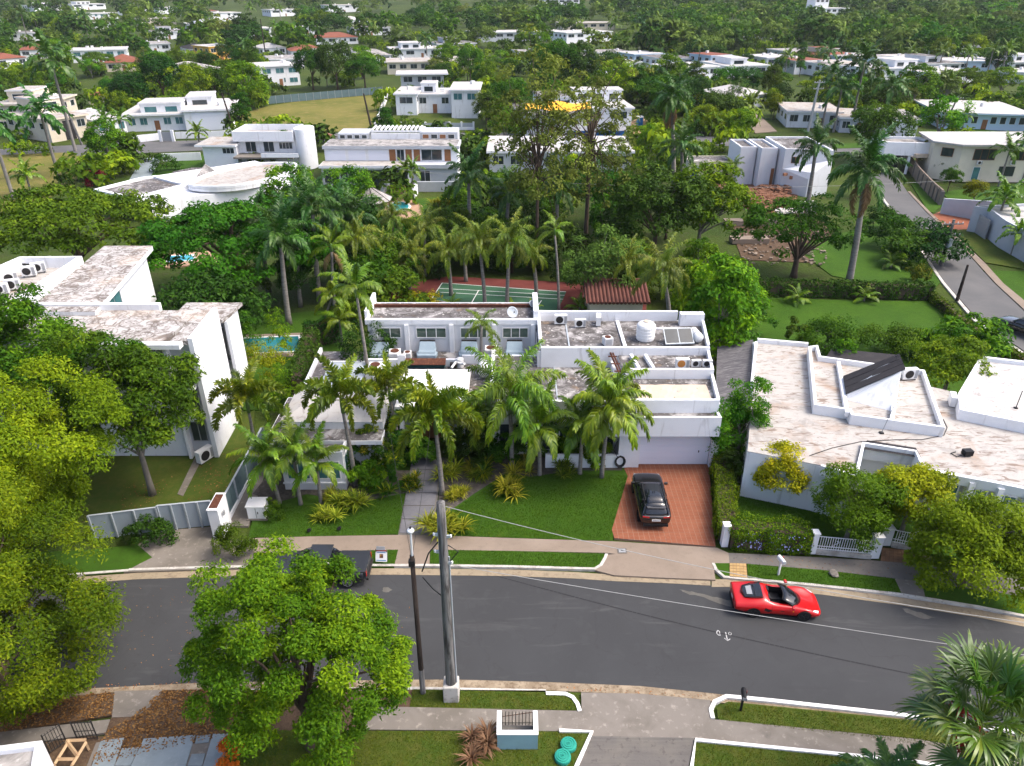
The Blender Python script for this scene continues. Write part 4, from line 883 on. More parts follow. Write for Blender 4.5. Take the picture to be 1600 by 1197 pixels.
# ------------------------------------------------------------------ the white flat-roofed house in the middle
def main_house():
 H = House('flat_roofed_house', 'rambling white house with stepped mouldy flat roofs and garage', (0, 45, 0), 'house')
 W, WP = 'stucco', 'stucco_plain'
 RX = lambda y: 13.75 + max(0, (y - 42.4)) * .135
 H.box('wall', 7.3, 8.75, 42.05, 42.5, 0, 2.95, WP); H.box('wall', 13.62, 14.1, 42.05, 42.55, 0, 2.95, WP)
 d = H.panel((8.75, 42.5), (13.62, 42.5), .02, 2.55, 'garage_white', 'garage_door', .05, 5, True); H.box('wall', 8.75, 13.62, 42.5, 42.7, 2.55, 2.95, WP); H.put(MB().box(8.72, 8.78, 42.42, 42.5, 0, 2.6).box(13.59, 13.65, 42.42, 42.5, 0, 2.6).box(8.78, 13.59, 42.42, 42.46, 2.5, 2.56), 'door_frame', 'grey_metal')  # grey strips around the door edges stand in for its dark shadow gap
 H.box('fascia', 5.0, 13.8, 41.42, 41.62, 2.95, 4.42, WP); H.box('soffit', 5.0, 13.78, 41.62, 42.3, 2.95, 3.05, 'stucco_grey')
 H.box('fascia_side', 13.6, 13.8, 41.62, 46.0, 2.95, 4.42, WP)
 H.box('fascia_stain', 7.5, 12.9, 41.60, 41.62, 2.90, 2.949, 'roof_dark')
 H.box('ledge_roof', 5.0, 13.6, 41.62, 42.22, 4.2, 4.3, 'roof_mould')
 H.prism('wall', [(7.9, 42.5), (13.9, 42.5), (RX(46.0), 46.0), (7.9, 46.0)], .0, 4.85, W)
 H.box('parapet', 7.85, 13.75, 42.22, 42.44, 4.3, 5.28, WP); H.prism('parapet', [(13.62, 42.44), (13.82, 42.44), (RX(46.0), 46.0), (RX(46) - .2, 46.0)], 4.3, 5.25, WP)
 H.slab([(7.9, 42.44), (13.6, 42.44), (RX(46) - .2, 46.0), (7.9, 46.0)], 4.87, 'roof_mould')
 m = MB(); rng = random.Random(3); nx, ny = 14, 6
 vs = [(8.5 + i * 4.9 / nx + (.12 * j / ny), 42.5 + j * 2.55 / ny, 4.9 + .05 * math.sin(i * 1.3 + j) * math.sin(j * 1.1) + rng.uniform(0, .03)) for j in range(ny + 1) for i in range(nx + 1)]
 m.add(vs, [(j * (nx + 1) + i, j * (nx + 1) + i + 1, (j + 1) * (nx + 1) + i + 1, (j + 1) * (nx + 1) + i) for j in range(ny) for i in range(nx)]); s_ = H.put(m, 'roof_sheet', 'tarp_cream')
 H.prism('wall', [(7.9, 46.0), (RX(46) + .02, 46.0), (RX(49.1) + .02, 49.1), (7.9, 49.1)], 0, 5.17, W)
 H.box('parapet', 8.0, RX(46), 45.96, 46.2, 4.87, 5.62, WP); H.slab([(7.9, 46.2), (RX(46.2) - .2, 46.2), (RX(49.1) - .2, 49.1), (7.9, 49.1)], 5.2, 'roof_mould', th=.03)
 H.prism('parapet', [(RX(46.2) - .2, 46.2), (RX(46.2), 46.2), (RX(49.1), 49.1), (RX(49.1) - .2, 49.1)], 5.2, 5.6, WP)
 H.put(MB().cbox((8.9, 47.6, 5.36), .22, 2.2, .3, .12).cbox((9.95, 47.6, 5.36), .22, 2.2, .3, .12), 'roof_rib', WP)
 H.prism('wall', [(1.9, 49.1), (RX(49.1) + .02, 49.1), (RX(54.9), 54.9), (1.9, 54.9)], 0, 5.46, W)
 H.box('parapet', 2.15, RX(49.1), 49.05, 49.32, 4.2, 5.82, WP); H.slab([(1.9, 49.32), (RX(49.3) - .2, 49.32), (RX(54.7) - .2, 54.7), (1.9, 54.7)], 5.5, 'roof_mould', th=.03)
 H.box('parapet', 2.0, 13.35, 54.7, 54.95, 5.45, 6.32, WP); H.box('parapet', 2.0, 2.22, 49.5, 54.7, 5.5, 6.35, WP)
 H.prism('parapet', [(RX(49.4) - .2, 49.4), (RX(49.4), 49.4), (RX(54.2), 54.2), (RX(54.2) - .2, 54.2)], 5.5, 5.95, WP)
 H.box('parapet', 13.35, 15.25, 53.7, 54.3, 5.5, 6.5, WP); H.box('roof_kerb', 8.35, 8.6, 49.4, 54.6, 5.5, 5.64, WP); H.box('roof_kerb', 10.6, 13.9, 53.0, 53.15, 5.5, 5.62, WP); H.box('roof_kerb', 4.25, 4.36, 49.4, 54.6, 5.5, 5.56, 'galv')
 H.prism('wall', [(-1.35, 43.7), (7.9, 43.7), (7.9, 50.9), (-1.35, 50.9)], 0, 4.17, W)
 H.slab([(-1.35, 43.9), (7.9, 43.9), (7.9, 49.1), (2.0, 49.1), (2.0, 50.9), (-1.35, 50.9)], 4.2, 'roof_mould', th=.03)
 H.box('fascia', -1.4, 7.85, 43.45, 43.68, 3.0, 4.48, WP); H.box('parapet', -1.55, -1.3, 43.7, 51.2, 4.0, 4.75, WP); H.box('roof_kerb', 7.35, 7.85, 43.9, 49.1, 4.2, 4.75, WP)
 H.box('roof_kerb', 3.1, 3.2, 43.9, 49.1, 4.2, 4.25, 'galv')
 H.box('garden_wall', 2.3, 7.3, 42.0, 42.2, 0, 1.05, WP)
 for x in (-.9, 1.2, 3.3, 5.4): H.window((x, 43.7), (x + 1.8, 43.7), .4, 2.6, 2)
 H.prism('wall', [(-11.4, 53.2), (1.95, 53.2), (1.95, 57.4), (-11.4, 57.4)], 0, 6.02, W)
 H.slab([(-11.4, 53.45), (1.95, 53.45), (1.95, 57.2), (-11.4, 57.2)], 6.05, 'roof_mould', th=.03); H.box('parapet', -11.55, 2.1, 53.1, 53.45, 5.9, 6.3, WP); H.box('roof_kerb', -11.4, 1.9, 56.2, 56.4, 6.05, 6.3, 'rust'); H.box('parapet', -11.6, -11.35, 53.45, 57.4, 6.0, 6.9, WP); H.box('parapet', 1.7, 2.1, 53.45, 57.4, 6.0, 6.9, WP)
 for x in (-11.0, -8.5, -4.95, -1.55, 1.5): H.box('pilaster', x, x + .34, 53.0, 53.2, 3.5, 5.9, WP)
 for x0, x1, n in ((-10.5, -8.8, 2), (-7.6, -5.2, 3), (-4.1, -2.0, 3), (-.76, 1.3, 3)): H.window((x0, 53.2), (x1, 53.2), 4.72, 5.62, n, 'glass_green', 'white_paint')
 H.prism('wall', [(-15.2, 46.4), (-1.55, 46.4), (-1.55, 53.2), (-15.4, 53.2)], 0, 3.47, W)
 H.slab([(-15.2, 46.4), (-1.55, 46.4), (-1.55, 53.2), (-15.4, 53.2)], 3.5, 'roof_mould', th=.03)
 H.box('parapet', -11.3, -3.9, 50.55, 50.75, 3.5, 4.1, WP); H.box('parapet', -3.85, 2.2, 51.0, 51.2, 3.5, 4.2, WP); H.prism('parapet', [(-15.2, 46.4), (-15.0, 46.4), (-15.2, 53.2), (-15.4, 53.2)], 3.5, 3.85, WP)
 H.box('wall', -8.75, -8.15, 50.3, 50.54, 3.5, 4.6, WP)
 m = MB()
 for i in range(5): m.cbox((-12.6, 47.6 + i * .75, 3.62), 3.0, .5, .06, 0, R(18))
 H.put(m, 'roof_louvre', 'galv'); H.box('roof_kerb', -14.4, -10.6, 47.0, 47.15, 3.5, 3.75, WP); H.box('roof_kerb', -14.4, -10.6, 51.0, 51.15, 3.5, 3.7, WP)
 H.put(MB().tube([(-10.6, 48.3, 3.75), (-10.0, 50.2, 3.75)], .38, 12), 'round_skylight', 'white_metal')
 H.put(MB().add([(-8.1, 49.15, 3.5), (-5.1, 49.15, 3.5), (-5.1, 50.3, 3.5), (-8.1, 50.3, 3.5), (-8.1, 49.3, 3.85), (-5.1, 49.3, 3.85), (-5.1, 50.3, 4.2), (-8.1, 50.3, 4.2)], [(0, 1, 5, 4), (1, 2, 6, 5), (2, 3, 7, 6), (3, 0, 4, 7)]), 'roof_light_glass', 'glass_teal')
 H.put(MB().add([(-8.15, 49.75, 4.03), (-5.05, 49.75, 4.03), (-5.05, 50.4, 4.26), (-8.15, 50.4, 4.26), (-8.15, 49.75, 4.07), (-5.05, 49.75, 4.07), (-5.05, 50.4, 4.3), (-8.15, 50.4, 4.3)], [(3, 2, 1, 0), (4, 5, 6, 7), (0, 1, 5, 4), (1, 2, 6, 5), (2, 3, 7, 6), (3, 0, 4, 7)]), 'roof_light_cover', 'rust')
 H.box('entrance_canopy', -8.0, -3.1, 43.3, 48.9, 3.72, 4.12, 'white_paint'); H.box('canopy_post', -7.8, -7.5, 43.5, 43.8, 0, 3.72, WP); H.box('canopy_post', -3.5, -3.2, 43.5, 43.8, 0, 3.72, WP)
 H.prism('wall', [(-8.0, 45.9), (-1.6, 45.9), (-1.6, 46.4), (-8.0, 46.4)], 0, 3.4, 'stucco_grey'); H.panel((-7.0, 45.88), (-5.0, 45.88), 0, 2.6, 'timber', 'front_door', .05, 0, True)
 H.prism('wall', [(-16.0, 41.4), (-9.0, 41.4), (-9.0, 46.4), (-15.7, 46.4)], 0, 3.0, W)
 H.box('eaves', -16.3, -8.6, 40.8, 42.2, 2.7, 3.0, WP); H.slab([(-16.25, 40.85), (-8.65, 40.85), (-8.65, 42.3), (-16.25, 42.3)], 3.02, 'roof_mould', th=.018)
 H.box('eaves', -16.3, -15.5, 42.2, 46.6, 2.7, 3.0, WP); H.slab([(-16.25, 42.3), (-15.55, 42.3), (-15.55, 46.5), (-16.25, 46.5)], 3.02, 'roof_mould', th=.018)
 H.box('roof_curb', -15.55, -8.7, 42.25, 46.6, 3.0, 3.6, WP)
 hip_roof(H, [(-15.6, 42.2), (-8.65, 42.2), (-8.65, 46.65), (-15.6, 46.65)], 3.61, 4.5, 'roof_white', .3)
 H.block([(-15.0, 39.5), (-10.95, 39.5), (-10.95, 41.6), (-15.0, 41.6)], 0, 2.95, W, 'roof_mould', .22, .14)
 H.window((-14.7, 39.5), (-13.2, 39.5), .9, 2.3, 2, 'glass_teal'); H.window((-12.9, 39.5), (-11.2, 39.5), .9, 2.3, 2, 'glass_teal')
 H.box('wall_ledge', -15.05, -10.9, 39.38, 39.49, .55, .65, WP); H.window((-10.95, 39.7), (-10.95, 41.2), 1.0, 2.5, 2, 'glass_teal')
 t = thing('rusty_ladder_rack', 'rusty iron rack leaning along the roof ridge', 'iron rack', (7.7, 46.6, 4.8))
 MB().bar((0, 0, .1), (-.5, 3.2, .75), .08).bar((.18, 0, .1), (-.32, 3.2, .75), .06).build('rail', 'rust', t)
 for i in range(4): MB().bar((-.35 - i * .13, .3 + i * .85, .2 + i * .17), (.3 - i * .13, .3 + i * .85, .2 + i * .17), .05).build('rung', 'rust', t)
main_house()
water_tank('tall white ribbed cistern on the rear roof', (11.0 - .8, 51.2, 5.5)); water_tank('fat white cylinder lying beside the solar panel', (14.0, 51.0, 5.5), 1.0, False, .15)
def solar():
 t = thing('solar_heater_panel', 'tilted grey glazed solar panel between the two white tanks', 'solar panel', (12.6, 50.4, 5.5), .08)
 m = MB().add([(-1.1, -.4, .15), (1.1, -.4, .15), (1.1, .7, .95), (-1.1, .7, .95), (-1.1, -.4, .22), (1.1, -.4, .22), (1.1, .7, 1.02), (-1.1, .7, 1.02)], [(3, 2, 1, 0), (4, 5, 6, 7), (0, 1, 5, 4), (1, 2, 6, 5), (2, 3, 7, 6), (3, 0, 4, 7)]); m.build('frame', 'galv', t)
 for x0, x1 in ((-1.03, -.03), (.03, 1.03)): MB().add([(x0, -.34, .266), (x1, -.34, .266), (x1, .64, .98), (x0, .64, .98)], [(0, 1, 2, 3)]).build('glass_panel', 'glass_dark', t)
 m = MB();
 for x in (-1, 1): m.bar((x, .65, 0), (x, .65, .9), .025)
 m.build('leg', 'galv', t)
solar()
condenser('grey fan air conditioner on the rear parapet left of its mate', (3.9, 54.1, 5.52), 0, 1.1); condenser('lower of two fan units on the mouldy rear roof', (5.4, 53.5, 5.52), .1, .95); condenser('narrow air conditioner seen edge-on by the rear parapet', (6.9, 54.0, 5.52), 1.45, 1.1)
condenser('small white unit with grey top near the ridge rack', (8.0 - .8, 50.2, 5.52), .3, .8, 'top'); condenser('white air conditioner with orange rusted fan', (12.2, 47.0, 5.22), 0, 1.05, 'box', None, True)
condenser('plain white unit right of the rusted-fan one', (13.55 - .3, 47.2, 5.22), .05, .75, 'box'); condenser('outermost small white unit by the right parapet', (14.05, 47.2, 5.22), 0, .75)
condenser('square white unit beside the louvred roof opening', (-10.2, 48.9, 3.52), 0, 1.2, 'top'); condenser('white unit between the first two duct hoods', (-9.1, 51.4, 3.52), .1, 1.1, 'top'); condenser('white unit with rusty fan right of the roof palm', (-1.65, 51.9, 3.52), 0, 1.15, 'top'); condenser('large pale unit on the middle roof by the palm tops', (6.6, 44.7, 4.22), 0, 1.3, 'top')
condenser('low brown-topped unit right of the first duct hood', (-8.2, 51.9, 3.52), 0, .7, 'top')
duct_unit('blue-grey duct hood with orange stain by the ivy', (-10.4, 52.1, 3.52)); duct_unit('blue-grey duct hood below the three-pane window', (-6.7, 52.2, 3.52)); duct_unit('blue-grey duct hood behind the roof palm', (-3.4, 52.2, 3.52)); duct_unit('blue-grey duct hood at the right end of the rear wall', (.2, 52.2, 3.52))
o = thing('roof_pump', 'bundle of pipes and pump beside the roof light', 'pump', (-4.1, 50.0, 3.52)); MB().tube([(-.5, -.3, .3), (-.2, .3, .5), (.2, .2, .4), (.5, -.2, .6)], .1, 8).build('pipe', 'white_metal', o); MB().lathe([(.05, 0), (.28, 0), (.28, .7), (.1, .8)], (.1, .5, 0), 14).build('vessel', 'white_metal', o); MB().cbox((-.4, .3, .2), .5, .4, .4).build('motor', 'dark_metal', o)
o = water_tank('grey-fronted drum lying behind the roof palm trunk', (-2.1, 49.2, 3.5), 1.25, False, .05)
dish('grey satellite dish on the rear roof edge', (.6 - .6, 53.9, 6.05), .4, 1.0); dish('small dark dish at the rear roof corner', (1.6, 56.0, 6.05), .9, .7)
# ------------------------------------------------------------------ tall white house on the left
def left_house():
 H = House('tall_white_house', 'tall white house on the left with cracked flat roofs', (-30, 48, 0)); W = 'stucco_plain'
 h = 9.1
 a = [(-44.5, 43.5), (-23.0, 43.5), (-23.0, 48.3), (-44.5, 48.3)]
 H.prism('wall', a, 0, h - .35, W); H.slab([(-44.4, 43.3), (-22.6, 43.3), (-22.2, 48.4), (-44.4, 48.4)], h, 'roof_cracked', th=.3)
 H.box('fascia', -44.5, -21.4, 42.7, 43.29, h - .35, h - .02, W)
 H.prism('end_wall', [(-21.06, 43.3), (-20.75, 43.3), (-20.95, 48.5), (-21.3, 48.5)], 0, h + .15, W)
 H.box('slot_back', -22.6, -21.1, 43.6, 43.75, 0, h - .36, 'stucco_grey'); H.box('slot_frame', -22.75, -22.55, 43.1, 43.6, 0, h - .36, W)
 for z in (1.2, 3.6, 6.0): H.window((-22.4, 43.6), (-21.3, 43.6), z, z + 1.9, 2, 'glass_dark', 'grey_metal')
 for z in (3.1, 5.6): H.box('balcony_slab', -22.5, -21.2, 43.0, 43.6, z, z + .18, W);
 H.box('balcony_front', -22.5, -21.2, 42.9, 43.0, 3.28, 4.1, W); H.slab([(-22.2, 43.3), (-21.06, 43.3), (-21.3, 48.4), (-22.2, 48.4)], h, 'roof_cracked', th=.3)
 for i in range(5): H.window((-43.0 + i * 4, 43.5), (-40.6 + i * 4, 43.5), 5.6, 8.2, 3, 'glass_dark', 'grey_metal'); H.window((-43.0 + i * 4, 43.5), (-40.6 + i * 4, 43.5), 1.2, 3.8, 3, 'glass_dark', 'grey_metal')
 H.prism('wall', [(-24.5, 48.52), (-21.5, 48.52), (-21.5, 52.2), (-24.5, 52.2)], 0, 7.9, W); H.slab([(-24.6, 48.52), (-20.75, 48.52), (-20.4, 51.8), (-24.6, 51.8)], 8.3, 'roof_cracked', th=.25); H.prism('end_wall', [(-20.85, 48.9), (-20.6, 48.9), (-20.7, 51.4), (-20.95, 51.4)], 2.6, 8.0, W)
 H.window((-21.48, 49.0), (-21.48, 51.2), 4.2, 7.2, 2, 'glass_dark', 'white_metal'); H.box('beam', -21.48, -20.9, 50.6, 50.9, 4.0, 4.3, W)
 H.box('parapet', -36, -25.0, 48.4, 48.75, h - .3, h + .45, W)
 P = lambda q, z: tuple(at(q[0], q[1], z)[:2])
 zt = 9.4; roof = [P((40, 487), zt), P((148, 487), zt), P((238, 384), zt), P((163, 384), zt)]
 H.slab(roof, zt, 'roof_cracked', th=.02); H.put(MB().prism([tuple(Vector(p) * 1.0) for p in roof], zt - .4, zt - .021), 'roof_edge', W)
 c = Vector((sum(p[0] for p in roof) / 4, sum(p[1] for p in roof) / 4)); H.prism('wall', [tuple(c + (Vector(p) - c) * .84) for p in roof], 0, zt - .41, W)
 b0, b1 = (c + (Vector(roof[1]) - c) * .84), (c + (Vector(roof[2]) - c) * .84); H.window(b0.lerp(b1, .05), b0.lerp(b1, .38), 6.3, 8.8, 3, 'glass_teal', 'grey_metal')
 zt = 10.0; q = [P((-40, 490), zt), P((8, 478), zt), P((128, 400), zt), P((30, 401), zt), P((-60, 440), zt)]
 H.block(q, 0, zt, W, 'roof_cream', .9, .25)
 rng = random.Random(4)
 for i, (x, y, lb) in enumerate(((62, 425, 'white unit near the far parapet of the left roof'), (47, 431, 'air conditioner in the middle of the left roof group'), (18, 441, 'air conditioner beside the grey pipes on the left roof'), (22, 452, 'nearer white unit next to the left roof parapet'), (4, 459, 'air conditioner at the left edge of the photo'))):
  p = at(x, y, zt - .8); condenser(lb, p, rng.uniform(.2, 1.3), 1.1)
 p = at(40, 418, zt - .85); o = thing('roof_pipe', 'tangle of dark pipes between units on the left roof', 'pipes', p); MB().tube([(-2, -.6, .2), (-.8, .2, .3), (.3, -.1, .25), (1.0, .5, .3)], .1, 8).tube([(-1.6, .5, .15), (0, .9, .25), (1.4, .3, .2)], .07, 8).build('pipe', 'dark_metal', o); MB().cbox((1.1, .6, .5), 1.4, .35, .3, .3).build('duct', 'white_metal', o)
left_house()
condenser('white air conditioner standing on the ground in the slot', tuple(at(322, 719)), 1.1, 1.35)
# ------------------------------------------------------------------ low house on the right
def right_house():
 H = House('low_white_house', 'low white house on the right with cream brown-scratched roof', (24, 42, 0)); W = 'stucco_plain'; z = 3.5
 P = lambda L, zz=z: [tuple(at(a, b, zz)[:2]) for a, b in L]
 main = P([(1168, 705), (1183, 536), (1262, 542), (1268, 562), (1480, 610), (1560, 640), (1760, 640), (1760, 790), (1545, 748), (1440, 730), (1430, 708), (1345, 695), (1335, 742), (1283, 727)])
 H.prism('wall', main, 0, z - .04, W); H.slab(main, z, 'roof_cream', th=.039)
 def beam(L, w, z0, z1, nm='parapet', zz=z):
  A = P(L, zz); B = offset_xy(A, w); m = MB()
  for i in range(len(A) - 1): m.prism([A[i], A[i + 1], B[i + 1], B[i]], z0, z1)
  return H.put(m, nm, W)
 beam([(1183, 536), (1262, 543)], .25, z - .5, z + .35); beam([(1177, 600), (1183, 537)], .2, z - .3, z + .2)
 beam([(1283, 728), (1335, 743)], -.18, z - .6, z + .12); beam([(1335, 742), (1346, 696), (1430, 709), (1442, 731)], -.2, z - .9, z + .28)
 beam([(1440, 731), (1545, 750), (1760, 793)], -.3, z - .55, z + .06, 'fascia')
 up = P([(1272, 632), (1263, 541), (1278, 539), (1283, 556), (1385, 570), (1445, 578), (1477, 668), (1330, 648), (1326, 640)], z + .75)
 H.block(up, z + .001, z + .75, W, 'roof_cream', .4, .2)
 for L in ([(1327, 645), (1313, 565)], [(1397, 658), (1404, 600)]): beam(L, .25, z + .36, z + .72, 'roof_kerb', z + .7)
 a, b, c, d = [Vector(at(*q, zz)) for q, zz in (((1324, 616), z + .8), ((1396, 634), z + .8), ((1410, 578), z + .8), ((1322, 590), z + .8))]
 top_l, top_r = Vector(at(1401, 555, z + 3.0)), Vector(at(1409, 577, z + 2.7))
 H.put(MB().add([(*a[:2], z + .36), (*b[:2], z + .36), tuple(top_r), tuple(a), tuple(top_l), tuple(d), (*d[:2], z + .36), (*c[:2], z + .36)], [(0, 1, 2, 3), (1, 7, 2), (7, 4, 2), (7, 6, 5, 4), (6, 0, 3, 5)]), 'clerestory_wall', W)
 e = Vector((0, 0, .03)); n1, n2 = a + Vector((-.15, -.1, .04)), top_r + Vector((.2, -.1, .04)); n3, n4 = top_l + Vector((.2, .1, .04)), d + Vector((-.2, .1, .04))
 for i in range(3):
  f0, f1 = i / 3 + .012, (i + 1) / 3 - .012; A0, A1 = n1.lerp(n4, f0), n1.lerp(n4, f1); B0, B1 = n2.lerp(n3, f0), n2.lerp(n3, f1)
  H.put(MB().add([A0, B0, B1, A1, A0 + e * 2, B0 + e * 2, B1 + e * 2, A1 + e * 2], [(3, 2, 1, 0), (4, 5, 6, 7), (0, 1, 5, 4), (1, 2, 6, 5), (2, 3, 7, 6), (3, 0, 4, 7)]), 'roof_panel', 'solar_dark')
 dn = Vector((0, 0, -.06)); H.put(MB().add([n1 + dn, n2 + dn, n3 + dn, n4 + dn], [(0, 1, 2, 3)]), 'roof_underlay', 'galv')
 s1 = P([(1118, 640), (1122, 534), (1176, 534), (1172, 640)], 3.0); H.put(MB().prism(s1, [2.5, 2.5, 3.1, 3.1], [2.6, 2.6, 3.2, 3.2]), 'lean_to_roof', 'roof_shingle'); H.put(MB().prism(P([(1172, 628), (1176, 536), (1184, 536), (1180, 628)], 3.2), 2.6, 3.3), 'flashing', 'galv')
 H.put(MB().prism(P([(1290, 556), (1300, 546), (1400, 556), (1390, 568)], z + .3), z - .2, [z + .1, z + .4, z + .4, z + .1]), 'rear_lean_to_roof', 'solar_dark')
 Y = lambda px, py: tuple(at(px, py)[:2])
 p0, p1 = Vector(Y(1165, 763)), Vector(Y(1272, 772)); H.put(MB().prism([p0, p1, p1 + Vector((.05, .3)), p0 + Vector((.05, .3))], 0, 2.75), 'front_wall', W)
 H.put(MB().prism([p1, p1 + Vector((.25, 0)), p1 + Vector((.6, 2.0)), p1 + Vector((.3, 2.0))], 0, 3.3), 'front_wall', W)
 f = P([(1470, 742), (1545, 756), (1700, 790)], z - .2)
 for k in range(5):
  A = Vector(f[0]).lerp(Vector(f[2]), k / 5 + .02); B = Vector(f[0]).lerp(Vector(f[2]), k / 5 + .15); H.window(A - Vector((0, .02)), B - Vector((0, .02)), 1.0, 2.9, 3, 'glass_teal', 'white_paint'); H.put(MB().cbox((*A, 1.7), .35, .4, 3.2), 'pilaster', W)
 cy_ = P([(1345, 712), (1352, 698), (1428, 710), (1436, 726)], z - .5); H.slab(cy_, z + .008, 'solar_dark', 'courtyard_shade_sheet', .007)  # thin dark sheet on the solid roof, painted shade of an open courtyard
 R2 = [(1532, 556), (1620, 566), (1800, 590), (1800, 700), (1600, 660), (1500, 640), (1497, 615)]
 H.block(P(R2, 4.3), z + .002, 4.3, W, 'roof_white', .3, .25)
right_house()
condenser('white air conditioner beside the black wedge roof', tuple(at(1419, 592, 3.9)), .1, 1.2); condenser('small white unit at the tree by the right roof', tuple(at(1486, 632, 3.5)), 1.2, 1.1)
o = thing('flood_light', 'small black lamp box with cable on the right roof', 'lamp', at(1510, 712, 3.5)); MB().cbox((0, 0, .25), .55, .4, .35, .1).build('housing', 'black_plastic', o); MB().tube([(-.3, 0, .05), (-.7, -.2, .05), (-.9, .2, .05), (-.5, .35, .05)], .03, 6).build('cable', 'wire_black', o); MB().bar((0, 0, 0), (0, 0, .1), .05).build('foot', 'dark_metal', o)
o = thing('roof_aerial', 'thin tilted aerial rod on the cream roof', 'aerial', at(1377, 677, 3.5)); MB().bar((0, 0, 0), (.45, .2, 2.0), .025).build('mast', 'grey_metal', o); MB().cbox((0, 0, .04), .25, .25, .08).build('foot', 'dark_metal', o)
o = thing('roof_aerial', 'upright black aerial rod on the far right white roof', 'aerial', at(1587, 638, 4.0)); MB().bar((0, 0, 0), (.1, .1, 1.3), .03).build('mast', 'dark_metal', o); MB().cbox((0, 0, .04), .2, .2, .08).build('foot', 'dark_metal', o)
o = thing('roof_cable', 'thin dark cable snaking over the cream right roof', 'cable', at(1265, 715, 3.52)); m = MB()
Q = [at(a, b, 3.53) - o.location for a, b in ((1265, 712), (1300, 700), (1345, 690), (1400, 687), (1440, 687), (1475, 680), (1480, 668), (1474, 655))]; m.tube(Q, .025, 5).build('cable_run', 'wire_black', o)
# ------------------------------------------------------------------ cars
def ev_mesh(o):
 bpy.context.view_layer.update(); dg = bpy.context.evaluated_depsgraph_get()
 return bpy.data.meshes.new_from_object(o.evaluated_get(dg))
def loft_half(st):
 """stations: x, [(y, z), ...] half outline bottom centre -> top centre; mirrored to a closed body"""
 n = len(st[0][1]); V = []; Fq = []
 for x, prof in st:
  ring = prof + [(-y, z) for (y, z) in prof[-2:0:-1]]
  V += [(x, y, z) for y, z in ring]
 k = 2 * n - 2
 for i in range(len(st) - 1):
  for j in range(k): a, b = i * k + j, i * k + (j + 1) % k; Fq.append((a, b, b + k, a + k))
 Fq.append(tuple(range(k))); Fq.append(tuple((len(st) - 1) * k + j for j in range(k - 1, -1, -1)))
 return V, Fq
def body_from(st, cuts, mt, inner='black_plastic', sub=2):
 V, Fq = loft_half(st); me = bpy.data.meshes.new('body'); me.from_pydata(V, [], Fq)
 bm = bmesh.new(); bm.from_mesh(me); bmesh.ops.recalc_face_normals(bm, faces=bm.faces); bm.to_mesh(me); bm.free()
 o = bpy.data.objects.new('body', me); col.objects.link(o); md = o.modifiers.new('s', 'SUBSURF'); md.levels = sub; md.render_levels = sub
 tmp = []
 for cm in cuts:
  c = bpy.data.objects.new('cut', cm); col.objects.link(c); b = o.modifiers.new('b', 'BOOLEAN'); b.operation = 'DIFFERENCE'; b.object = c; b.solver = 'EXACT'; tmp.append(c)
 m2 = ev_mesh(o); m2.materials.clear(); m2.materials.append(M[mt]); m2.materials.append(M[inner])
 boxes = [[min(v.co[i] for v in c.data.vertices) + .004 for i in range(3)] + [max(v.co[i] for v in c.data.vertices) - .004 for i in range(3)] for c in tmp]
 for p in m2.polygons:
  p.use_smooth = True; p.material_index = 0
  for k, c in enumerate(tmp):
   cme = c.data; x = p.center; b = boxes[k]
   if 'wheel' in cme.name:
    cx, cz, rr = cme['cx'], cme['cz'], cme['r']
    rx_, rz_ = x.x - cx, x.z - cz; rl = math.hypot(rx_, rz_) or 1
    if b[1] - .02 < x.y < b[4] + .02 and abs(rl - rr) < .035 and (rx_ * p.normal.x + rz_ * p.normal.z) / rl < -.6 or (math.hypot(x.x - cx, x.z - cz) < rr and b[1] < x.y < b[4] and abs(p.normal.y) > .9 and min(abs(x.y - b[1]), abs(x.y - b[4])) < .03): p.material_index = 1; p.use_smooth = False
   elif b[0] - .01 <= x.x <= b[3] + .01 and b[1] - .01 <= x.y <= b[4] + .01 and b[2] - .01 <= x.z <= b[5] - .03 and (min(abs(x.x - b[0]), abs(x.x - b[3]), abs(x.y - b[1]), abs(x.y - b[4]), abs(x.z - b[2])) < .02): p.material_index = 1; p.use_smooth = False
 for c in tmp: bpy.data.objects.remove(c)
 bpy.data.objects.remove(o); m2.name = 'body'
 return m2
def wheel_cut(cx, cz, r, y0, y1):
 m = MB(); m.lathe([(r, y0), (r, y1)], (cx, 0, cz), 28, 'Y'); me = bpy.data.meshes.new('wheelcut'); me.from_pydata(m.v, [], m.f)
 bm = bmesh.new(); bm.from_mesh(me); bmesh.ops.recalc_face_normals(bm, faces=bm.faces); bm.to_mesh(me); bm.free()
 me['cx'], me['cz'], me['r'] = cx, cz, r; return me
def box_cut(x0, x1, y0, y1, z0, z1, taper=0.0):
 me = bpy.data.meshes.new('boxcut'); m = MB().add([(x0, y0, z0), (x1, y0, z0), (x1, y1, z0), (x0, y1, z0), (x0 - taper, y0, z1), (x1 + taper, y0, z1), (x1 + taper, y1, z1), (x0 - taper, y1, z1)], [(3, 2, 1, 0), (4, 5, 6, 7), (0, 1, 5, 4), (1, 2, 6, 5), (2, 3, 7, 6), (3, 0, 4, 7)])
 me.from_pydata(m.v, [], m.f); return me
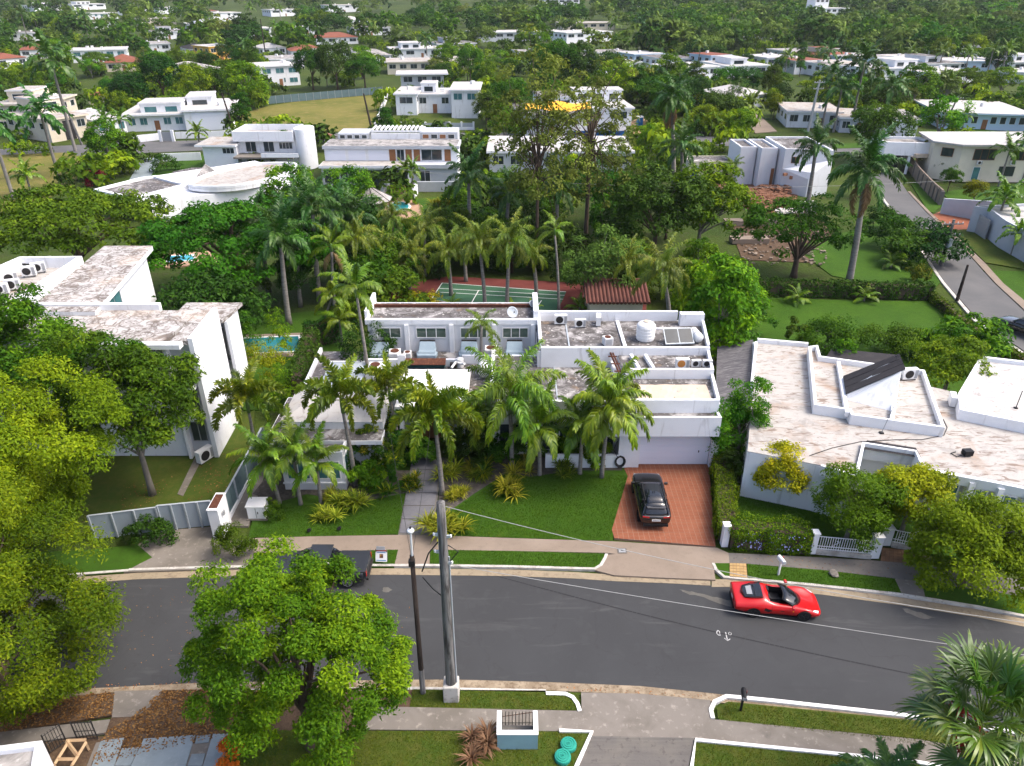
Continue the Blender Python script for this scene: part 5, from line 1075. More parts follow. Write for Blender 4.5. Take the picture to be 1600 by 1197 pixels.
def wheel_parts(t, x, y, r, wdt, rimm='rim_dark', spokes=5, cal='caliper'):
 sg = 1 if y > 0 else -1
 w = MB().lathe([(r * .68, -wdt / 2), (r * .93, -wdt / 2), (r, -wdt / 2 + .03), (r, wdt / 2 - .03), (r * .93, wdt / 2), (r * .68, wdt / 2)], n=26, axis='Y').build('wheel', 'tyre', t, smooth=False, loc=(x, y, r))
 m = MB().lathe([(r * .66, sg * (wdt / 2 - .06)), (r * .70, sg * (wdt / 2 + .003)), (r * .66, sg * (wdt / 2 + .005)), (r * .62, sg * (wdt / 2 - .02))], n=24, axis='Y')
 for i in range(spokes):
  for dv in (-.16, .16):
   a = 2 * math.pi * i / spokes; m.bar((0, sg * (wdt / 2 - .015), 0), (math.cos(a + dv) * r * .65, sg * (wdt / 2 - .01), math.sin(a + dv) * r * .65), .018, 4)
 m.lathe([(.001, sg * wdt / 2), (.05, sg * wdt / 2), (.05, sg * (wdt / 2 - .05))], n=10, axis='Y'); m.build('rim', rimm, w)
 MB().lathe([(.001, sg * (wdt / 2 - .1)), (r * .5, sg * (wdt / 2 - .1)), (r * .5, sg * (wdt / 2 - .08))], n=18, axis='Y').build('brake_disc', 'grey_metal', w)
 if cal: MB().cbox((-.11, sg * (wdt / 2 - .055), .06), .07, .05, .16).build('caliper', cal, w)
def sports_car():
 a, b = at(1178, 953, .33), at(1254.5, 958.5, .33); d = (b - a); rz = math.atan2(d.y, d.x)
 mid = (a + b) / 2; n = Vector((-math.sin(rz), math.cos(rz), 0)); c = mid + n * .80
 t = thing('sports_car', 'red open-top two-seat sports car driving along the road', 'car', (c.x, c.y, ROADZ), rz)
 def st(x, wl, z0, wm, zm, ws, zs, wi, zi, zc): return (x, [(0, z0), (wl, z0), (wm, zm), (wm * .985, (zm + zs) / 2), (ws, zs), (wi, zi), (0, zc)])
 S = [st(2.27, .52, .24, .60, .34, .52, .42, .30, .43, .43), st(2.16, .72, .15, .80, .36, .70, .50, .40, .49, .49), st(1.90, .84, .12, .93, .42, .80, .63, .46, .57, .54), st(1.55, .88, .12, .975, .48, .85, .80, .50, .63, .60),
         st(1.22, .88, .12, .98, .50, .84, .83, .52, .70, .68), st(.85, .86, .12, .95, .48, .80, .80, .58, .79, .78), st(.40, .84, .12, .92, .50, .79, .83, .62, .82, .80), st(-.15, .84, .12, .925, .50, .78, .85, .62, .84, .82),
         st(-.50, .86, .12, .95, .52, .77, .90, .56, .99, 1.0), st(-.72, .88, .12, .97, .54, .80, .93, .54, 1.12, 1.15), st(-1.0, .89, .13, .98, .56, .84, .95, .50, 1.08, 1.10), st(-1.4, .89, .14, .98, .58, .83, .95, .46, .98, .99),
         st(-1.75, .87, .18, .96, .60, .80, .90, .46, .90, .90), st(-2.10, .84, .26, .94, .60, .76, .87, .48, .88, .88), st(-2.22, .82, .30, .92, .62, .75, .86, .46, .86, .86), st(-2.26, .80, .34, .90, .62, .73, .83, .44, .83, .83), st(-2.28, .76, .40, .86, .60, .70, .78, .40, .78, .78)]
 rw = .34; cuts = [wheel_cut(x, .33, .375, y0, y1) for x in (1.30, -1.30) for (y0, y1) in ((.66, 1.2), (-1.2, -.66))] + [box_cut(-.42, .72, -.60, .60, .30, 1.6, .06)]
 link('body', body_from(S, cuts, 'car_red'), t)
 for x in (1.30, -1.30):
  for y in (.83, -.83): wheel_parts(t, x, y, rw, .27)
 m = MB(); N = 8; vs = []
 for k in range(4):
  f = k / 3
  for i in range(N + 1):
   u = i / N * 2 - 1; vs.append(((1.26 - .52 * abs(u) ** 2.2) * (1 - f) + f * (.26 - .12 * u * u), u * (.74 - .16 * f), (.765 - .0 * u * u) * (1 - f) + 1.13 * f + .05 * math.sin(f * 3.14) - .03 * u * u * f))
 m.add(vs, [(k * (N + 1) + i, k * (N + 1) + i + 1, (k + 1) * (N + 1) + i + 1, (k + 1) * (N + 1) + i) for k in range(3) for i in range(N)])
 g = m.build('windscreen', 'car_glass', t, smooth=True); md = g.modifiers.new('s', 'SOLIDIFY'); md.thickness = .012
 fr = MB(); fr.tube([Vector(vs[3 * (N + 1) + i]) + Vector((0, 0, .012)) for i in range(N + 1)], .032, 6)
 for i in (0, N): fr.tube([Vector(vs[k * (N + 1) + i]) for k in range(4)], [.03, .028, .026, .03], 6)
 fr.build('windscreen_frame', 'black_plastic', t, smooth=True)
 MB().add([(-.84, -.50, 1.155), (-.84, .50, 1.155), (-1.72, .42, .965), (-1.72, -.42, .965), (-.84, 0, 1.18), (-1.80, 0, .975)], [(0, 4, 5, 3), (4, 1, 2, 5)]).build('engine_cover_glass', 'car_glass', t)
 m = MB(); m.tube([(-.82, -.54, 1.14), (-1.30, -.53, 1.06), (-1.74, -.42, .955), (-1.88, 0, .945), (-1.74, .42, .955), (-1.30, .53, 1.06), (-.82, .54, 1.14)], .03, 5).bar((-1.22, -.42, 1.075), (-1.22, .42, 1.075), .03, 4); m.build('engine_cover_frame', 'black_plastic', t)
 MB().add([(-1.34, -.34, 1.095), (-1.34, .34, 1.095), (-1.62, .30, 1.035), (-1.62, -.30, 1.035)], [(0, 1, 2, 3)]).build('engine_bay', 'grey_metal', t)
 for y in (.31, -.31):
  s = soften(MB().cbox((.0, y, .45), .52, .44, .16).build('seat', 'black_plastic', t), .05, 2); q = MB().add([(-.25, y - .22, .45), (-.25, y + .22, .45), (-.36, y + .22, .45), (-.36, y - .22, .45), (-.40, y - .17, 1.02), (-.40, y + .17, 1.02), (-.50, y + .15, 1.02), (-.50, y - .15, 1.02)], [(3, 2, 1, 0), (4, 5, 6, 7), (0, 1, 5, 4), (1, 2, 6, 5), (2, 3, 7, 6), (3, 0, 4, 7)]).build('backrest', 'dark_metal', s)
 soften(MB().cbox((.72, 0, .72), .34, 1.22, .20).build('dashboard', 'black_plastic', t), .06, 2); MB().cbox((.1, 0, .5), 1.0, .14, .18).build('centre_console', 'dark_metal', t)
 m = MB(); m.tube([(.46 + .05 * math.sin(a), .31 + .17 * math.cos(a), .80 + .16 * math.sin(a)) for a in [i * .5236 for i in range(13)]], .018, 5, False).bar((.47, .31, .80), (.62, .31, .76), .03); m.build('steering_wheel', 'black_plastic', t)
 for sg in (1, -1):
  h = MB().add([(2.06, sg * .66, .545), (1.78, sg * .78, .68), (1.72, sg * .86, .655), (2.02, sg * .80, .51)], [(0, 1, 2, 3)]).build('headlight', 'lamp_white', t); md = h.modifiers.new('s', 'SOLIDIFY'); md.thickness = .03; md.offset = 0
  MB().cbox((-2.235, sg * .50, .70), .06, .30, .07, -sg * .25).build('tail_light', 'lamp_red', t)
  mi = soften(MB().cbox((.66, sg * .99, .93), .15, .22, .12, sg * .15).build('wing_mirror', 'car_red', t), .03, 2); MB().bar((.72, sg * .80, .84), (.67, sg * .93, .91), .018).build('mirror_arm', 'black_plastic', mi)
  MB().add([(-.35, sg * .955, .60), (-.75, sg * .985, .80), (-.80, sg * .99, .62), (-.55, sg * .97, .50)], [(0, 1, 2, 3)]).build('side_intake', 'black_plastic', t)
  MB().lathe([(.001, sg * .962), (.035, sg * .963)], (.70, 0, .66), 10, 'Y').build('side_badge', 'caliper', t)
  m = MB(); m.tube([(.78, sg * .952, .32), (.72, sg * .955, .62), (.62, sg * .865, .80)], .007, 4).tube([(-.42, sg * .955, .30), (-.40, sg * .958, .60), (-.36, sg * .86, .86)], .007, 4); m.build('door_gap', 'black_plastic', t)
  MB().cbox((.15, sg * .945, .62), .20, .02, .03).build('door_handle', 'black_plastic', t)
  MB().lathe([(.03, -.01), (.06, -.01), (.06, .02), (.03, .02)], (0, 0, 0), 12, 'X').build('exhaust', 'grey_metal', t, loc=(-2.27, sg * .12, .52))
 MB().box(-2.30, -2.18, -.55, .55, .20, .38).build('diffuser', 'black_plastic', t); MB().box(2.10, 2.26, -.42, .42, .17, .27).build('front_intake', 'black_plastic', t); MB().box(-.95, .95, .86, .93, .11, .16).box(-.95, .95, -.93, -.86, .11, .16).build('side_skirt', 'dark_metal', t)
 MB().cbox((-2.292, 0, .58), .015, .32, .1).build('number_plate', 'white_paint', t)
sports_car()
def suv(loc, rz, label):
 t = thing('parked_car', label, 'car', loc, rz)
 def st(x, wl, z0, wm, zm, zs, zc): return (x, [(0, z0), (wl, z0), (wm, zm), (wm * .985, (zm + zs) * .52), (wm * .90, zs), (wm * .5, zc), (0, zc + .02)])
 S = [st(2.40, .62, .42, .72, .62, .84, .86), st(2.30, .80, .30, .90, .62, .92, .96), st(2.0, .90, .26, .985, .64, 1.0, 1.04), st(1.45, .92, .26, 1.0, .66, 1.04, 1.10), st(1.0, .92, .26, 1.0, .68, 1.06, 1.14), st(.0, .92, .26, 1.0, .70, 1.08, 1.10), st(-1.0, .92, .26, 1.0, .72, 1.10, 1.10), st(-1.6, .92, .28, 1.0, .74, 1.12, 1.10), st(-2.1, .88, .32, .97, .74, 1.10, 1.08), st(-2.34, .80, .42, .88, .72, 1.04, 1.04), st(-2.40, .70, .50, .76, .72, .98, .98)]
 cuts = [wheel_cut(x, .38, .44, y0, y1) for x in (1.45, -1.45) for (y0, y1) in ((.64, 1.25), (-1.25, -.64))]
 link('body', body_from(S, cuts, 'car_black'), t)
 def cab(x, wb, zb, wt, zt): return (x, [(0, zb), (wb, zb), (wb * .98, zb + .06), (wt, zt - .06), (wt * .9, zt), (wt * .5, zt + .02), (0, zt + .025)])
 C = [cab(1.12, .84, 1.04, .84, 1.10), cab(.55, .88, 1.04, .72, 1.50), cab(.2, .89, 1.04, .71, 1.60), cab(-.8, .89, 1.04, .70, 1.62), cab(-1.7, .86, 1.04, .66, 1.55), cab(-1.95, .84, 1.04, .64, 1.46), cab(-2.28, .78, 1.03, .74, 1.10)]
 V, Fq = loft_half(C); me = bpy.data.meshes.new('glasshouse'); me.from_pydata(V, [], Fq); bm = bmesh.new(); bm.from_mesh(me); bmesh.ops.recalc_face_normals(bm, faces=bm.faces); bm.to_mesh(me); bm.free(); me.materials.append(M['car_glass'])
 g = link('glasshouse', me, t); md = g.modifiers.new('s', 'SUBSURF'); md.levels = md.render_levels = 2; me.polygons.foreach_set('use_smooth', [True] * len(me.polygons))
 def skin(nm, rows, mt, parent, off=.0, th=.02):
  k = len(rows[0]); m = MB().add([p for r in rows for p in r], [(i * k + j, i * k + j + 1, (i + 1) * k + j + 1, (i + 1) * k + j) for i in range(len(rows) - 1) for j in range(k - 1)])
  o = m.build(nm, mt, parent, smooth=True); md = o.modifiers.new('s', 'SOLIDIFY'); md.thickness = th; md.offset = 0; return o
 ys = [-.66, -.5, -.25, 0, .25, .5, .66]; crown = lambda y: -.10 * (abs(y) / .66) ** 3
 rf = skin('roof', [[(x, y * s, z + crown(y)) for y in ys] for (x, z, s) in ((.42, 1.565, 1.0), (.2, 1.61, 1.02), (-.4, 1.635, 1.02), (-1.0, 1.64, 1.0), (-1.6, 1.61, .97), (-2.02, 1.55, .94))], 'car_black', t)
 skin('glass_roof', [[(x, y * .78, z + crown(y * .78) + .018) for y in ys] for (x, z) in ((.36, 1.585), (.2, 1.61), (-.4, 1.635), (-1.0, 1.64), (-1.75, 1.598))], 'car_glass', rf, th=.008)
 MB().bar((-.62, .06, 1.67), (-.82, .06, 1.67), .022, 4).bar((-.62, -.06, 1.67), (-.82, -.06, 1.67), .022, 4).build('roof_bar', 'black_plastic', rf)
 sp = MB().add([(-1.98, -.60, 1.545), (-1.98, .60, 1.545), (-2.14, .54, 1.50), (-2.14, -.54, 1.50)], [(0, 1, 2, 3)]).build('spoiler', 'car_black', t); md = sp.modifiers.new('s', 'SOLIDIFY'); md.thickness = .04
 for sg in (1, -1):
  m = MB()
  for (p, q, r) in (((1.08, .83, 1.10), (.44, .70, 1.55), .035), ((-.15, .885, 1.08), (-.18, .715, 1.56), .04), ((-1.25, .87, 1.09), (-1.3, .70, 1.54), .05), ((-2.2, .77, 1.10), (-1.95, .66, 1.47), .06), ((.44, .70, 1.55), (-1.95, .66, 1.48), .03)):
   m.bar((p[0], sg * p[1], p[2]), (q[0], sg * q[1], q[2]), r, 5)
  m.build('window_pillar', 'car_black', t)
  MB().tube([(.3, sg * .60, 1.62), (-.4, sg * .62, 1.655), (-1.5, sg * .60, 1.60)], .022, 5).build('roof_rail', 'dark_metal', t)
  mi = soften(MB().cbox((.92, sg * 1.06, 1.14), .14, .22, .16).build('wing_mirror', 'car_black', t), .03, 2)
  MB().cbox((-2.345, sg * .62, .98), .07, .40, .08, -sg * .12).build('tail_light', 'lamp_red', t); MB().cbox((2.24, sg * .68, .82), .16, .34, .10, -sg * .45).build('headlight', 'grey_metal', t)
  m = MB()
  for x in (.98, -.15, -1.2): m.tube([(x, sg * 1.003, .36), (x - .02, sg * 1.004, .70), (x - .03, sg * .93, 1.05)], .008, 4)
  m.build('door_gap', 'black_plastic', t); MB().cbox((.1, sg * 1.0, .86), .2, .02, .035).cbox((-1.0, sg * 1.0, .86), .2, .02, .035).build('door_handle', 'dark_metal', t)
 pl = MB().cbox((-2.43, 0, .80), .02, .52, .13).build('number_plate', 'white_paint', t); m = MB()
 for i in range(6): m.cbox((-2.442, -.17 + i * .068, .80), .006, .035, .06)
 m.build('plate_marks', 'black_plastic', pl); MB().box(-2.44, -2.3, -.75, .75, .34, .50).build('bumper', 'black_plastic', t); MB().box(2.34, 2.42, -.5, .5, .5, .74).build('grille', 'black_plastic', t)
 for x in (1.45, -1.45):
  for y in (.86, -.86): wheel_parts(t, x, y, .38, .26, 'rim_dark', 5, None)
 return t
f, r_ = at(1011, 737, 1.0), at(1027, 816, .75); d = f - r_; c = (f + r_) / 2
suv((c.x - .05, c.y + .05, .012), math.atan2(d.y, d.x), 'black sport utility car with glass roof parked on the terracotta driveway')
s2 = suv(tuple(at(1600, 522, -.06)), R(118), 'black car entering the frame on the street at the right edge')
def pickup():
 p = at(574, 877, 1.05); t = thing('pickup_truck', 'dark pickup truck with flat bed cover half hidden by the big tree', 'pickup truck', (p.x - 2.65, p.y, -.02), math.pi)
 def st(x, wl, z0, wm, zm, zs, zc): return (x, [(0, z0), (wl, z0), (wm, zm), (wm, (zm + zs) / 2), (wm * .95, zs), (wm * .5, zc), (0, zc)])
 S = [st(2.62, .7, .45, .80, .7, .95, .98), st(2.5, .82, .36, .92, .7, 1.05, 1.08), st(2.0, .86, .34, .96, .7, 1.10, 1.14), st(1.2, .86, .34, .97, .7, 1.12, 1.18), st(0, .86, .34, .97, .7, 1.12, 1.12), st(-1.2, .86, .36, .97, .7, 1.08, 1.05), st(-2.5, .84, .4, .96, .7, 1.06, 1.04), st(-2.65, .82, .46, .94, .7, 1.04, 1.03)]
 link('body', body_from(S, [wheel_cut(x, .4, .45, y0, y1) for x in (1.65, -1.65) for (y0, y1) in ((.64, 1.25), (-1.25, -.64))], 'car_grey'), t)
 def cab(x, wb, zb, wt, zt): return (x, [(0, zb), (wb, zb), (wb * .98, zb + .06), (wt, zt - .06), (wt * .9, zt), (wt * .5, zt + .02), (0, zt + .025)])
 V, Fq = loft_half([cab(1.25, .84, 1.08, .82, 1.16), cab(.6, .86, 1.08, .68, 1.70), cab(-.7, .86, 1.08, .68, 1.72), cab(-1.0, .84, 1.06, .76, 1.14)]); me = bpy.data.meshes.new('cab'); me.from_pydata(V, [], Fq); me.materials.append(M['car_glass']); g = link('cab_glass', me, t); md = g.modifiers.new('s', 'SUBSURF'); md.levels = md.render_levels = 1
 MB().box(-.72, .5, -.62, .62, 1.71, 1.76).build('cab_roof', 'car_grey', t); soften(MB().box(-2.62, -1.05, -.88, .88, 1.04, 1.10).build('bed_cover', 'car_grey', t), .02)
 MB().box(-2.70, -2.62, -.9, .9, .62, 1.09).build('tailgate', 'car_grey', t); MB().box(-2.8, -2.66, -.8, .8, .42, .55).build('bumper', 'dark_metal', t)
 for y in (.78, -.78): MB().cbox((-2.70, y, .88), .04, .14, .32).build('tail_light', 'lamp_red', t)
 for x in (1.65, -1.65):
  for y in (.84, -.84): wheel_parts(t, x, y, .39, .26, 'grey_metal', 6, None)
pickup()
# ------------------------------------------------------------------ poles and wires
def pxY(px, py, Y):
 z = zat(py, Y); u = (px - 800) / F_PX; v = (py - 598.5) / F_PX
 return Vector((u * Y / (CC - v * CS), Y, z))
def sagged(a, b, sag, n=24): return [a.lerp(b, i / n) - Vector((0, 0, 4 * sag * (i / n) * (1 - i / n))) for i in range(n + 1)]
def utility_pole():
 b = at(706, 1088); t = thing('utility_pole', 'thick weathered grey utility pole on a concrete foot by the near kerb', 'utility pole', (b.x, b.y, 0)); H = 11.4
 soften(MB().cbox((0, 0, .45), .72, .72, 1.1).build('concrete_foot', 'kerb', t), .05); m = MB(); rng = random.Random(2)
 m.tube([(0, 0, z) for z in np.linspace(.3, H, 12)], [.25 - .075 * i / 11 + rng.uniform(-.006, .006) for i in range(12)], 10); m.build('shaft', 'pole_wood', t, smooth=True)
 MB().tube([(.27, -.02, .9), (.245, -.02, 4), (.22, -.02, 8.6)], .035, 6).build('conduit', 'galv', t); MB().tube([(-.2, -.12, 1), (-.18, -.1, 6), (-.17, -.08, 10.6)], .012, 4).build('ground_wire', 'wire_grey', t)
 for z, sx in ((9.8, -1), (9.7, 1), (8.9, -1), (8.3, 1)): q = MB().cbox((sx * .24, -.05, z), .14, .08, .12).build('bracket', 'galv', t); MB().lathe([(.03, -.06), (.05, -.04), (.035, 0), (.05, .04), (.03, .06)], (sx * .34, -.08, z + .05), 8).build('insulator', 'white_paint', q)
 MB().tube([(-.2, -.05, 9.4), (-.6, -.15, 8.9), (-.95, .02, 7.75)], .03, 6).build('cable_loop', 'wire_black', t); MB().tube([(.2, 0, 9.2), (.62, -.05, 8.9), (.25, -.03, 8.35)], .025, 6).build('cable_loop', 'wire_black', t)
 MB().tube([(-.95, .05, 7.4), (-.55, 0, 6.8), (-.2, 0, 6.4)], .025, 6).build('cable_loop', 'wire_black', t)
 for nm, a, e, lb, sg in (('overhead_wire', Vector((.15, 0, 11.2)), pxY(1720, 988, 22.0), 'pale overhead wire leaving the top of the grey pole', .62), ('overhead_wire', Vector((.24, 0, 8.15)), pxY(1720, 1040, 21.5), 'lower pale overhead wire crossing the road to the right', .18)):
  o = tag(MB().tube([p - (t.location + a) for p in sagged(t.location + a, e, sg)], .014, 5).build(nm, 'wire_grey', None, loc=tuple(t.location + a)), lb, 'wire')
utility_pole()
def lamp_pole():
 b = at(661, 1082); t = thing('street_lamp', 'slim black pole with white pipe and round lamp head', 'street lamp', (b.x, b.y, 0)); z1 = zat(868, b.y); z2 = zat(832, b.y)
 MB().tube([(0, 0, 0), (0, 0, 3.2), (.02, 0, z1)], [.13, .115, .10], 8).build('pole', 'pole_dark', t, smooth=True); MB().tube([(0, 0, -.1), (0, 0, 1.6)], [.138, .128], 8).build('pole_butt', 'pole_wood', t)
 MB().tube([(.03, 0, z1 - .2), (.05, 0, z2)], [.05, .045], 8).build('pipe', 'white_metal', t); MB().lathe([(.06, -.02), (.13, .03), (.16, .1), (.12, .16), (.05, .18)], (.05, 0, z2), 14).build('lamp_head', 'white_paint', t, smooth=True); MB().lathe([(.05, 0), (.05, .06), (.02, .07)], (.05, 0, z2 + .22), 8).build('photocell', 'black_plastic', t)
 MB().cbox((0, -.05, z1 - .35), .26, .2, .3).build('junction_box', 'dark_metal', t)
 for e, lb in ((at(560, 889, .2), 'thin black wire slanting from the lamp pole to the kerb'), (at(655, 884, .2), 'thin black wire dropping from the lamp pole to the pavement')):
  a = Vector((b.x, b.y, z1 - .2)); tag(MB().tube([p - a for p in sagged(a, Vector((e.x, e.y + 12, 5.0)), .5, 12)], .012, 4).build('overhead_wire', 'wire_black', None, loc=tuple(a)), lb, 'wire')
lamp_pole()
# ------------------------------------------------------------------ verge furniture
def mailbox(label, px, py, mt, rz):
 t = thing('mailbox', label, 'mailbox', at(px, py), rz); soften(MB().cbox((0, 0, .5), .1, .1, 1.0).build('post', mt, t), .01)
 m = MB(); P = [(-.11, 0), (.11, 0), (.11, .13)] + [(.11 * math.cos(a), .13 + .11 * math.sin(a)) for a in (.5, 1.05, 1.57, 2.1, 2.64)] + [(-.11, .13)]; n = len(P)
 m.add([(x, -.28, 1.0 + z) for x, z in P] + [(x, .28, 1.0 + z) for x, z in P], [tuple(range(n)), tuple(range(2 * n - 1, n - 1, -1))] + [(i, n + i, n + (i + 1) % n, (i + 1) % n) for i in range(n)]); m.build('box', mt, t)
 MB().cbox((0, -.285, 1.11), .18, .02, .17).build('door', 'galv' if mt == 'white_paint' else 'grey_metal', t); MB().cbox((.115, .05, 1.2), .012, .04, .16).build('flag', 'sign_red', t)
mailbox('white mailbox on a white post above the red car', 1216, 898, 'white_paint', .25); mailbox('black mailbox on the near grass verge', 1157, 1110, 'black_plastic', -.2)
def sale_sign():
 p = at(597, 879); t = thing('yard_sign', 'white estate sign with small picture standing in the verge', 'sign', (p.x, p.y, 0), -.05)
 b = MB().cbox((0, 0, .52), .66, .03, .72, 0, R(-22)).build('board', 'white_paint', t)
 def on(nm, x0, x1, z0, z1, mt):
  c = Vector(((x0 + x1) / 2, -.020, (z0 + z1) / 2)); MB().cbox(Matrix.Rotation(R(-22), 3, 'X') @ c + Vector((0, 0, .52)), x1 - x0, .008, z1 - z0, 0, R(-22)).build(nm, mt, b)
 on('red_strip', -.33, .33, .27, .35, 'sign_red'); on('lettering', -.25, .25, .17, .22, 'sign_blue'); on('picture', -.10, .11, -.13, .10, 'sign_brown'); on('picture_patch', -.08, -.01, -.02, .08, 'caliper'); on('picture_patch', .02, .09, -.11, -.02, 'black_plastic'); on('lettering', -.28, .28, -.30, -.25, 'sign_blue')
 MB().cbox((-.02, .1, .98), .50, .03, .22, 0, R(-22)).build('rider_board', 'grey_metal', t); m = MB()
 for x in (-.3, .3): m.bar((x, .14, 0), (x, .06, .95), .02)
 m.build('post', 'dark_metal', t)
sale_sign()
def cover(label, px, py, r=.36):
 t = thing('round_bin_lid', label, 'bin lid', at(px, py)); MB().lathe([(r, -.05), (r, .14), (r * .95, .19), (r * .5, .21), (.02, .22)], n=28).build('lid', 'bin_green', t, smooth=False)
 m = MB()
 for q in (.78, .5, .25): m.lathe([(r * q, .195), (r * q, .235), (r * q - .03, .235), (r * q - .03, .195)], n=28)
 m.build('ring', 'bin_green', t); MB().cbox((0, 0, .25), .1, .04, .05).build('handle', 'bin_green', t)
cover('green round lid nearer the white edging corner', 888, 1166); cover('green round lid lower left of its twin', 879, 1185)
def bin_enclosure():
 a, b = at(777, 1171), at(840, 1171); L = b.x - a.x; h = .98; dp = 1.15; t = thing('bin_enclosure', 'small teal walled enclosure with white rim and iron bars', 'enclosure', (a.x, a.y, 0))
 MB().box(0, L, 0, .17, 0, h).build('front_wall', 'wall_teal', t); MB().box(0, .17, .17, dp, 0, h).build('side_wall', 'wall_teal', t); MB().box(L - .17, L, .17, dp, 0, h).build('side_wall', 'wall_teal', t)
 MB().box(-.02, L + .02, -.02, .20, h, h + .05).box(-.02, .19, .2, dp + .02, h, h + .05).box(L - .19, L + .02, .2, dp + .02, h, h + .05).build('rim', 'white_paint', t); MB().box(.17, L - .17, .17, dp, 0, .03).build('floor', 'concrete_dark', t)
 gt = thing('iron_gate', 'brown iron bar gate of the teal bin enclosure', 'gate', (a.x, a.y + dp, 0)); n = 10
 for i in range(n): x = .2 + (L - .4) * i / (n - 1); MB().bar((x, 0, .08), (x, 0, .98), .017, 5).build('bar', 'dark_metal', gt)
 MB().bar((.17, .02, .2), (L - .17, .02, .2), .018, 4).build('rail', 'dark_metal', gt); MB().bar((.17, .02, .62), (L - .17, .02, .92), .02, 4).build('brace', 'rust', gt)
bin_enclosure()
o = thing('meter_cover', 'small grey meter cover in the driveway apron', 'meter cover', at(972, 861)); MB().box(-.28, .28, -.22, .22, 0, .03).build('frame', 'concrete_dark', o); MB().box(-.2, .2, -.15, .15, .03, .045).build('lid', 'grey_metal', o); MB().box(-.08, .08, -.02, .02, .045, .06).build('handle', 'dark_metal', o)
o = thing('verge_rock', 'grey rock on the verge right of the white mailbox', 'rock', at(1303, 898)); bm = bmesh.new(); bmesh.ops.create_icosphere(bm, subdivisions=2, radius=.28)
for v in bm.verts: v.co *= 1 + .35 * mnoise.noise(v.co * 5); v.co.z = v.co.z * .6 + .08
me = bpy.data.meshes.new('rock'); bm.to_mesh(me); bm.free(); me.materials.append(M['concrete_dirty']); link('stone', me, o)
for px, py, lb in ((484, 831, 'left of two dark ground spotlights in the lawn'), (531, 828, 'right of two dark ground spotlights in the lawn')):
 o = thing('ground_spotlight', lb, 'spotlight', at(px, py)); MB().bar((0, 0, 0), (0, 0, .12), .03).build('stake', 'dark_metal', o); MB().tube([(0, .1, .12), (0, -.14, .22)], [.09, .12], 10).build('housing', 'black_plastic', o)
p = at(405, 806); o = thing('utility_cabinet', 'pale grey utility cabinet on the left lawn', 'cabinet', (p.x, p.y, 0)); soften(MB().box(-.55, .55, -.4, .4, .08, .95).build('case', 'stucco_plain', o), .03); soften(MB().add([(-.6, -.46, .95), (.6, -.46, .95), (.6, .46, 1.02), (-.6, .46, 1.02), (-.6, -.46, 1.05), (.6, -.46, 1.05), (.6, .46, 1.14), (-.6, .46, 1.14)], [(3, 2, 1, 0), (4, 5, 6, 7), (0, 1, 5, 4), (1, 2, 6, 5), (2, 3, 7, 6), (3, 0, 4, 7)]).build('lid', 'white_metal', o), .02); MB().box(-.65, .65, -.5, .5, 0, .08).build('plinth', 'concrete_dirty', o); MB().box(-.02, .02, -.42, -.4, .15, .9).build('door_gap', 'grey_metal', o); MB().cbox((.12, -.42, .55), .04, .04, .16).build('handle', 'dark_metal', o)
def sheet_wall(name, label, cat, P0, P1, h, mt, nseg, postm, thick=.05, ribs=True, h1=None):
 P0, P1 = Vector(P0), Vector(P1); t = thing(name, label, cat, (P0.x, P0.y, 0)); d = (P1 - P0).to_2d() if hasattr(P1, 'z') else P1 - P0; L = d.length; d = d.normalized(); n = Vector((-d.y, d.x)); h1 = h1 or h
 for i in range(nseg):
  a, b = d * (L * i / nseg + .01), d * (L * (i + 1) / nseg - .01); z0 = h + (h1 - h) * i / nseg; z1 = h + (h1 - h) * (i + 1) / nseg; off = n * (.012 * (i % 2))
  MB().prism([a + off, b + off, b + off + n * thick, a + off + n * thick], .03, [z0, z1, z1, z0]).build('panel', mt, t)
 m = MB()
 for i in range(nseg + 1):
  if nseg > 6 and i % 3: continue
  a = d * L * i / nseg - n * .03; m.box(a.x - .05, a.x + .05, a.y - .05, a.y + .05, 0, h + (h1 - h) * i / nseg + .06)
 m.build('post', postm, t); a, b = -n * .02, d * L - n * .02; MB().prism([a, b, b + n * (thick + .06), a + n * (thick + .06)], [h + .002, h1 + .002, h1 + .002, h + .002], [h + .05, h1 + .05, h1 + .05, h + .05]).build('top_rail', postm, t); return t
Y2 = lambda a, b: at(a, b).to_2d()
sheet_wall('sliding_gate', 'blue-grey sheet metal gate across the left driveway', 'gate', Y2(256, 829), Y2(337, 821), 1.85, 'gate_blue', 4, 'galv'); sheet_wall('metal_wall', 'blue-grey sheet wall running left from the gate under the tree', 'wall', Y2(150, 843), Y2(253, 829.5), 1.75, 'gate_blue', 3, 'galv')
sheet_wall('panel_fence', 'dark teal panel fence along the side path', 'fence', Y2(355, 818), Y2(416, 700), 1.75, 'fence_teal', 12, 'galv')
def pier():
 a, b, c, d = [at(*q) for q in ((334, 842), (350, 842), (362, 815), (348, 815))]; t = thing('gate_pier', 'white gate pier with rusty brown top beside the blue gate', 'pier', (a.x, a.y, 0)); P = [(q - a).to_2d() for q in (a, b, c, d)]
 MB().prism(P, 0, 2.15).build('pier_block', 'stucco_plain', t); cc = sum(P, Vector((0, 0))) / 4; MB().prism([cc + (q - cc) * 1.06 for q in P], 2.15, 2.2).build('cap_edge', 'stucco_plain', t); MB().prism([cc + (q - cc) * .82 for q in P], 2.2, 2.23).build('rusty_cap', 'rust', t); MB().cbox((P[1].x + .12, P[1].y + .5, 1.6), .06, .2, .3).build('meter', 'grey_metal', t)
pier()
o = tag(kerb_line('low_wall', [(356, 822), (392, 748)], .22, .28, 'stucco_plain'), 'low white wall footing along the teal fence', 'wall'); o['kind'] = 'thing'
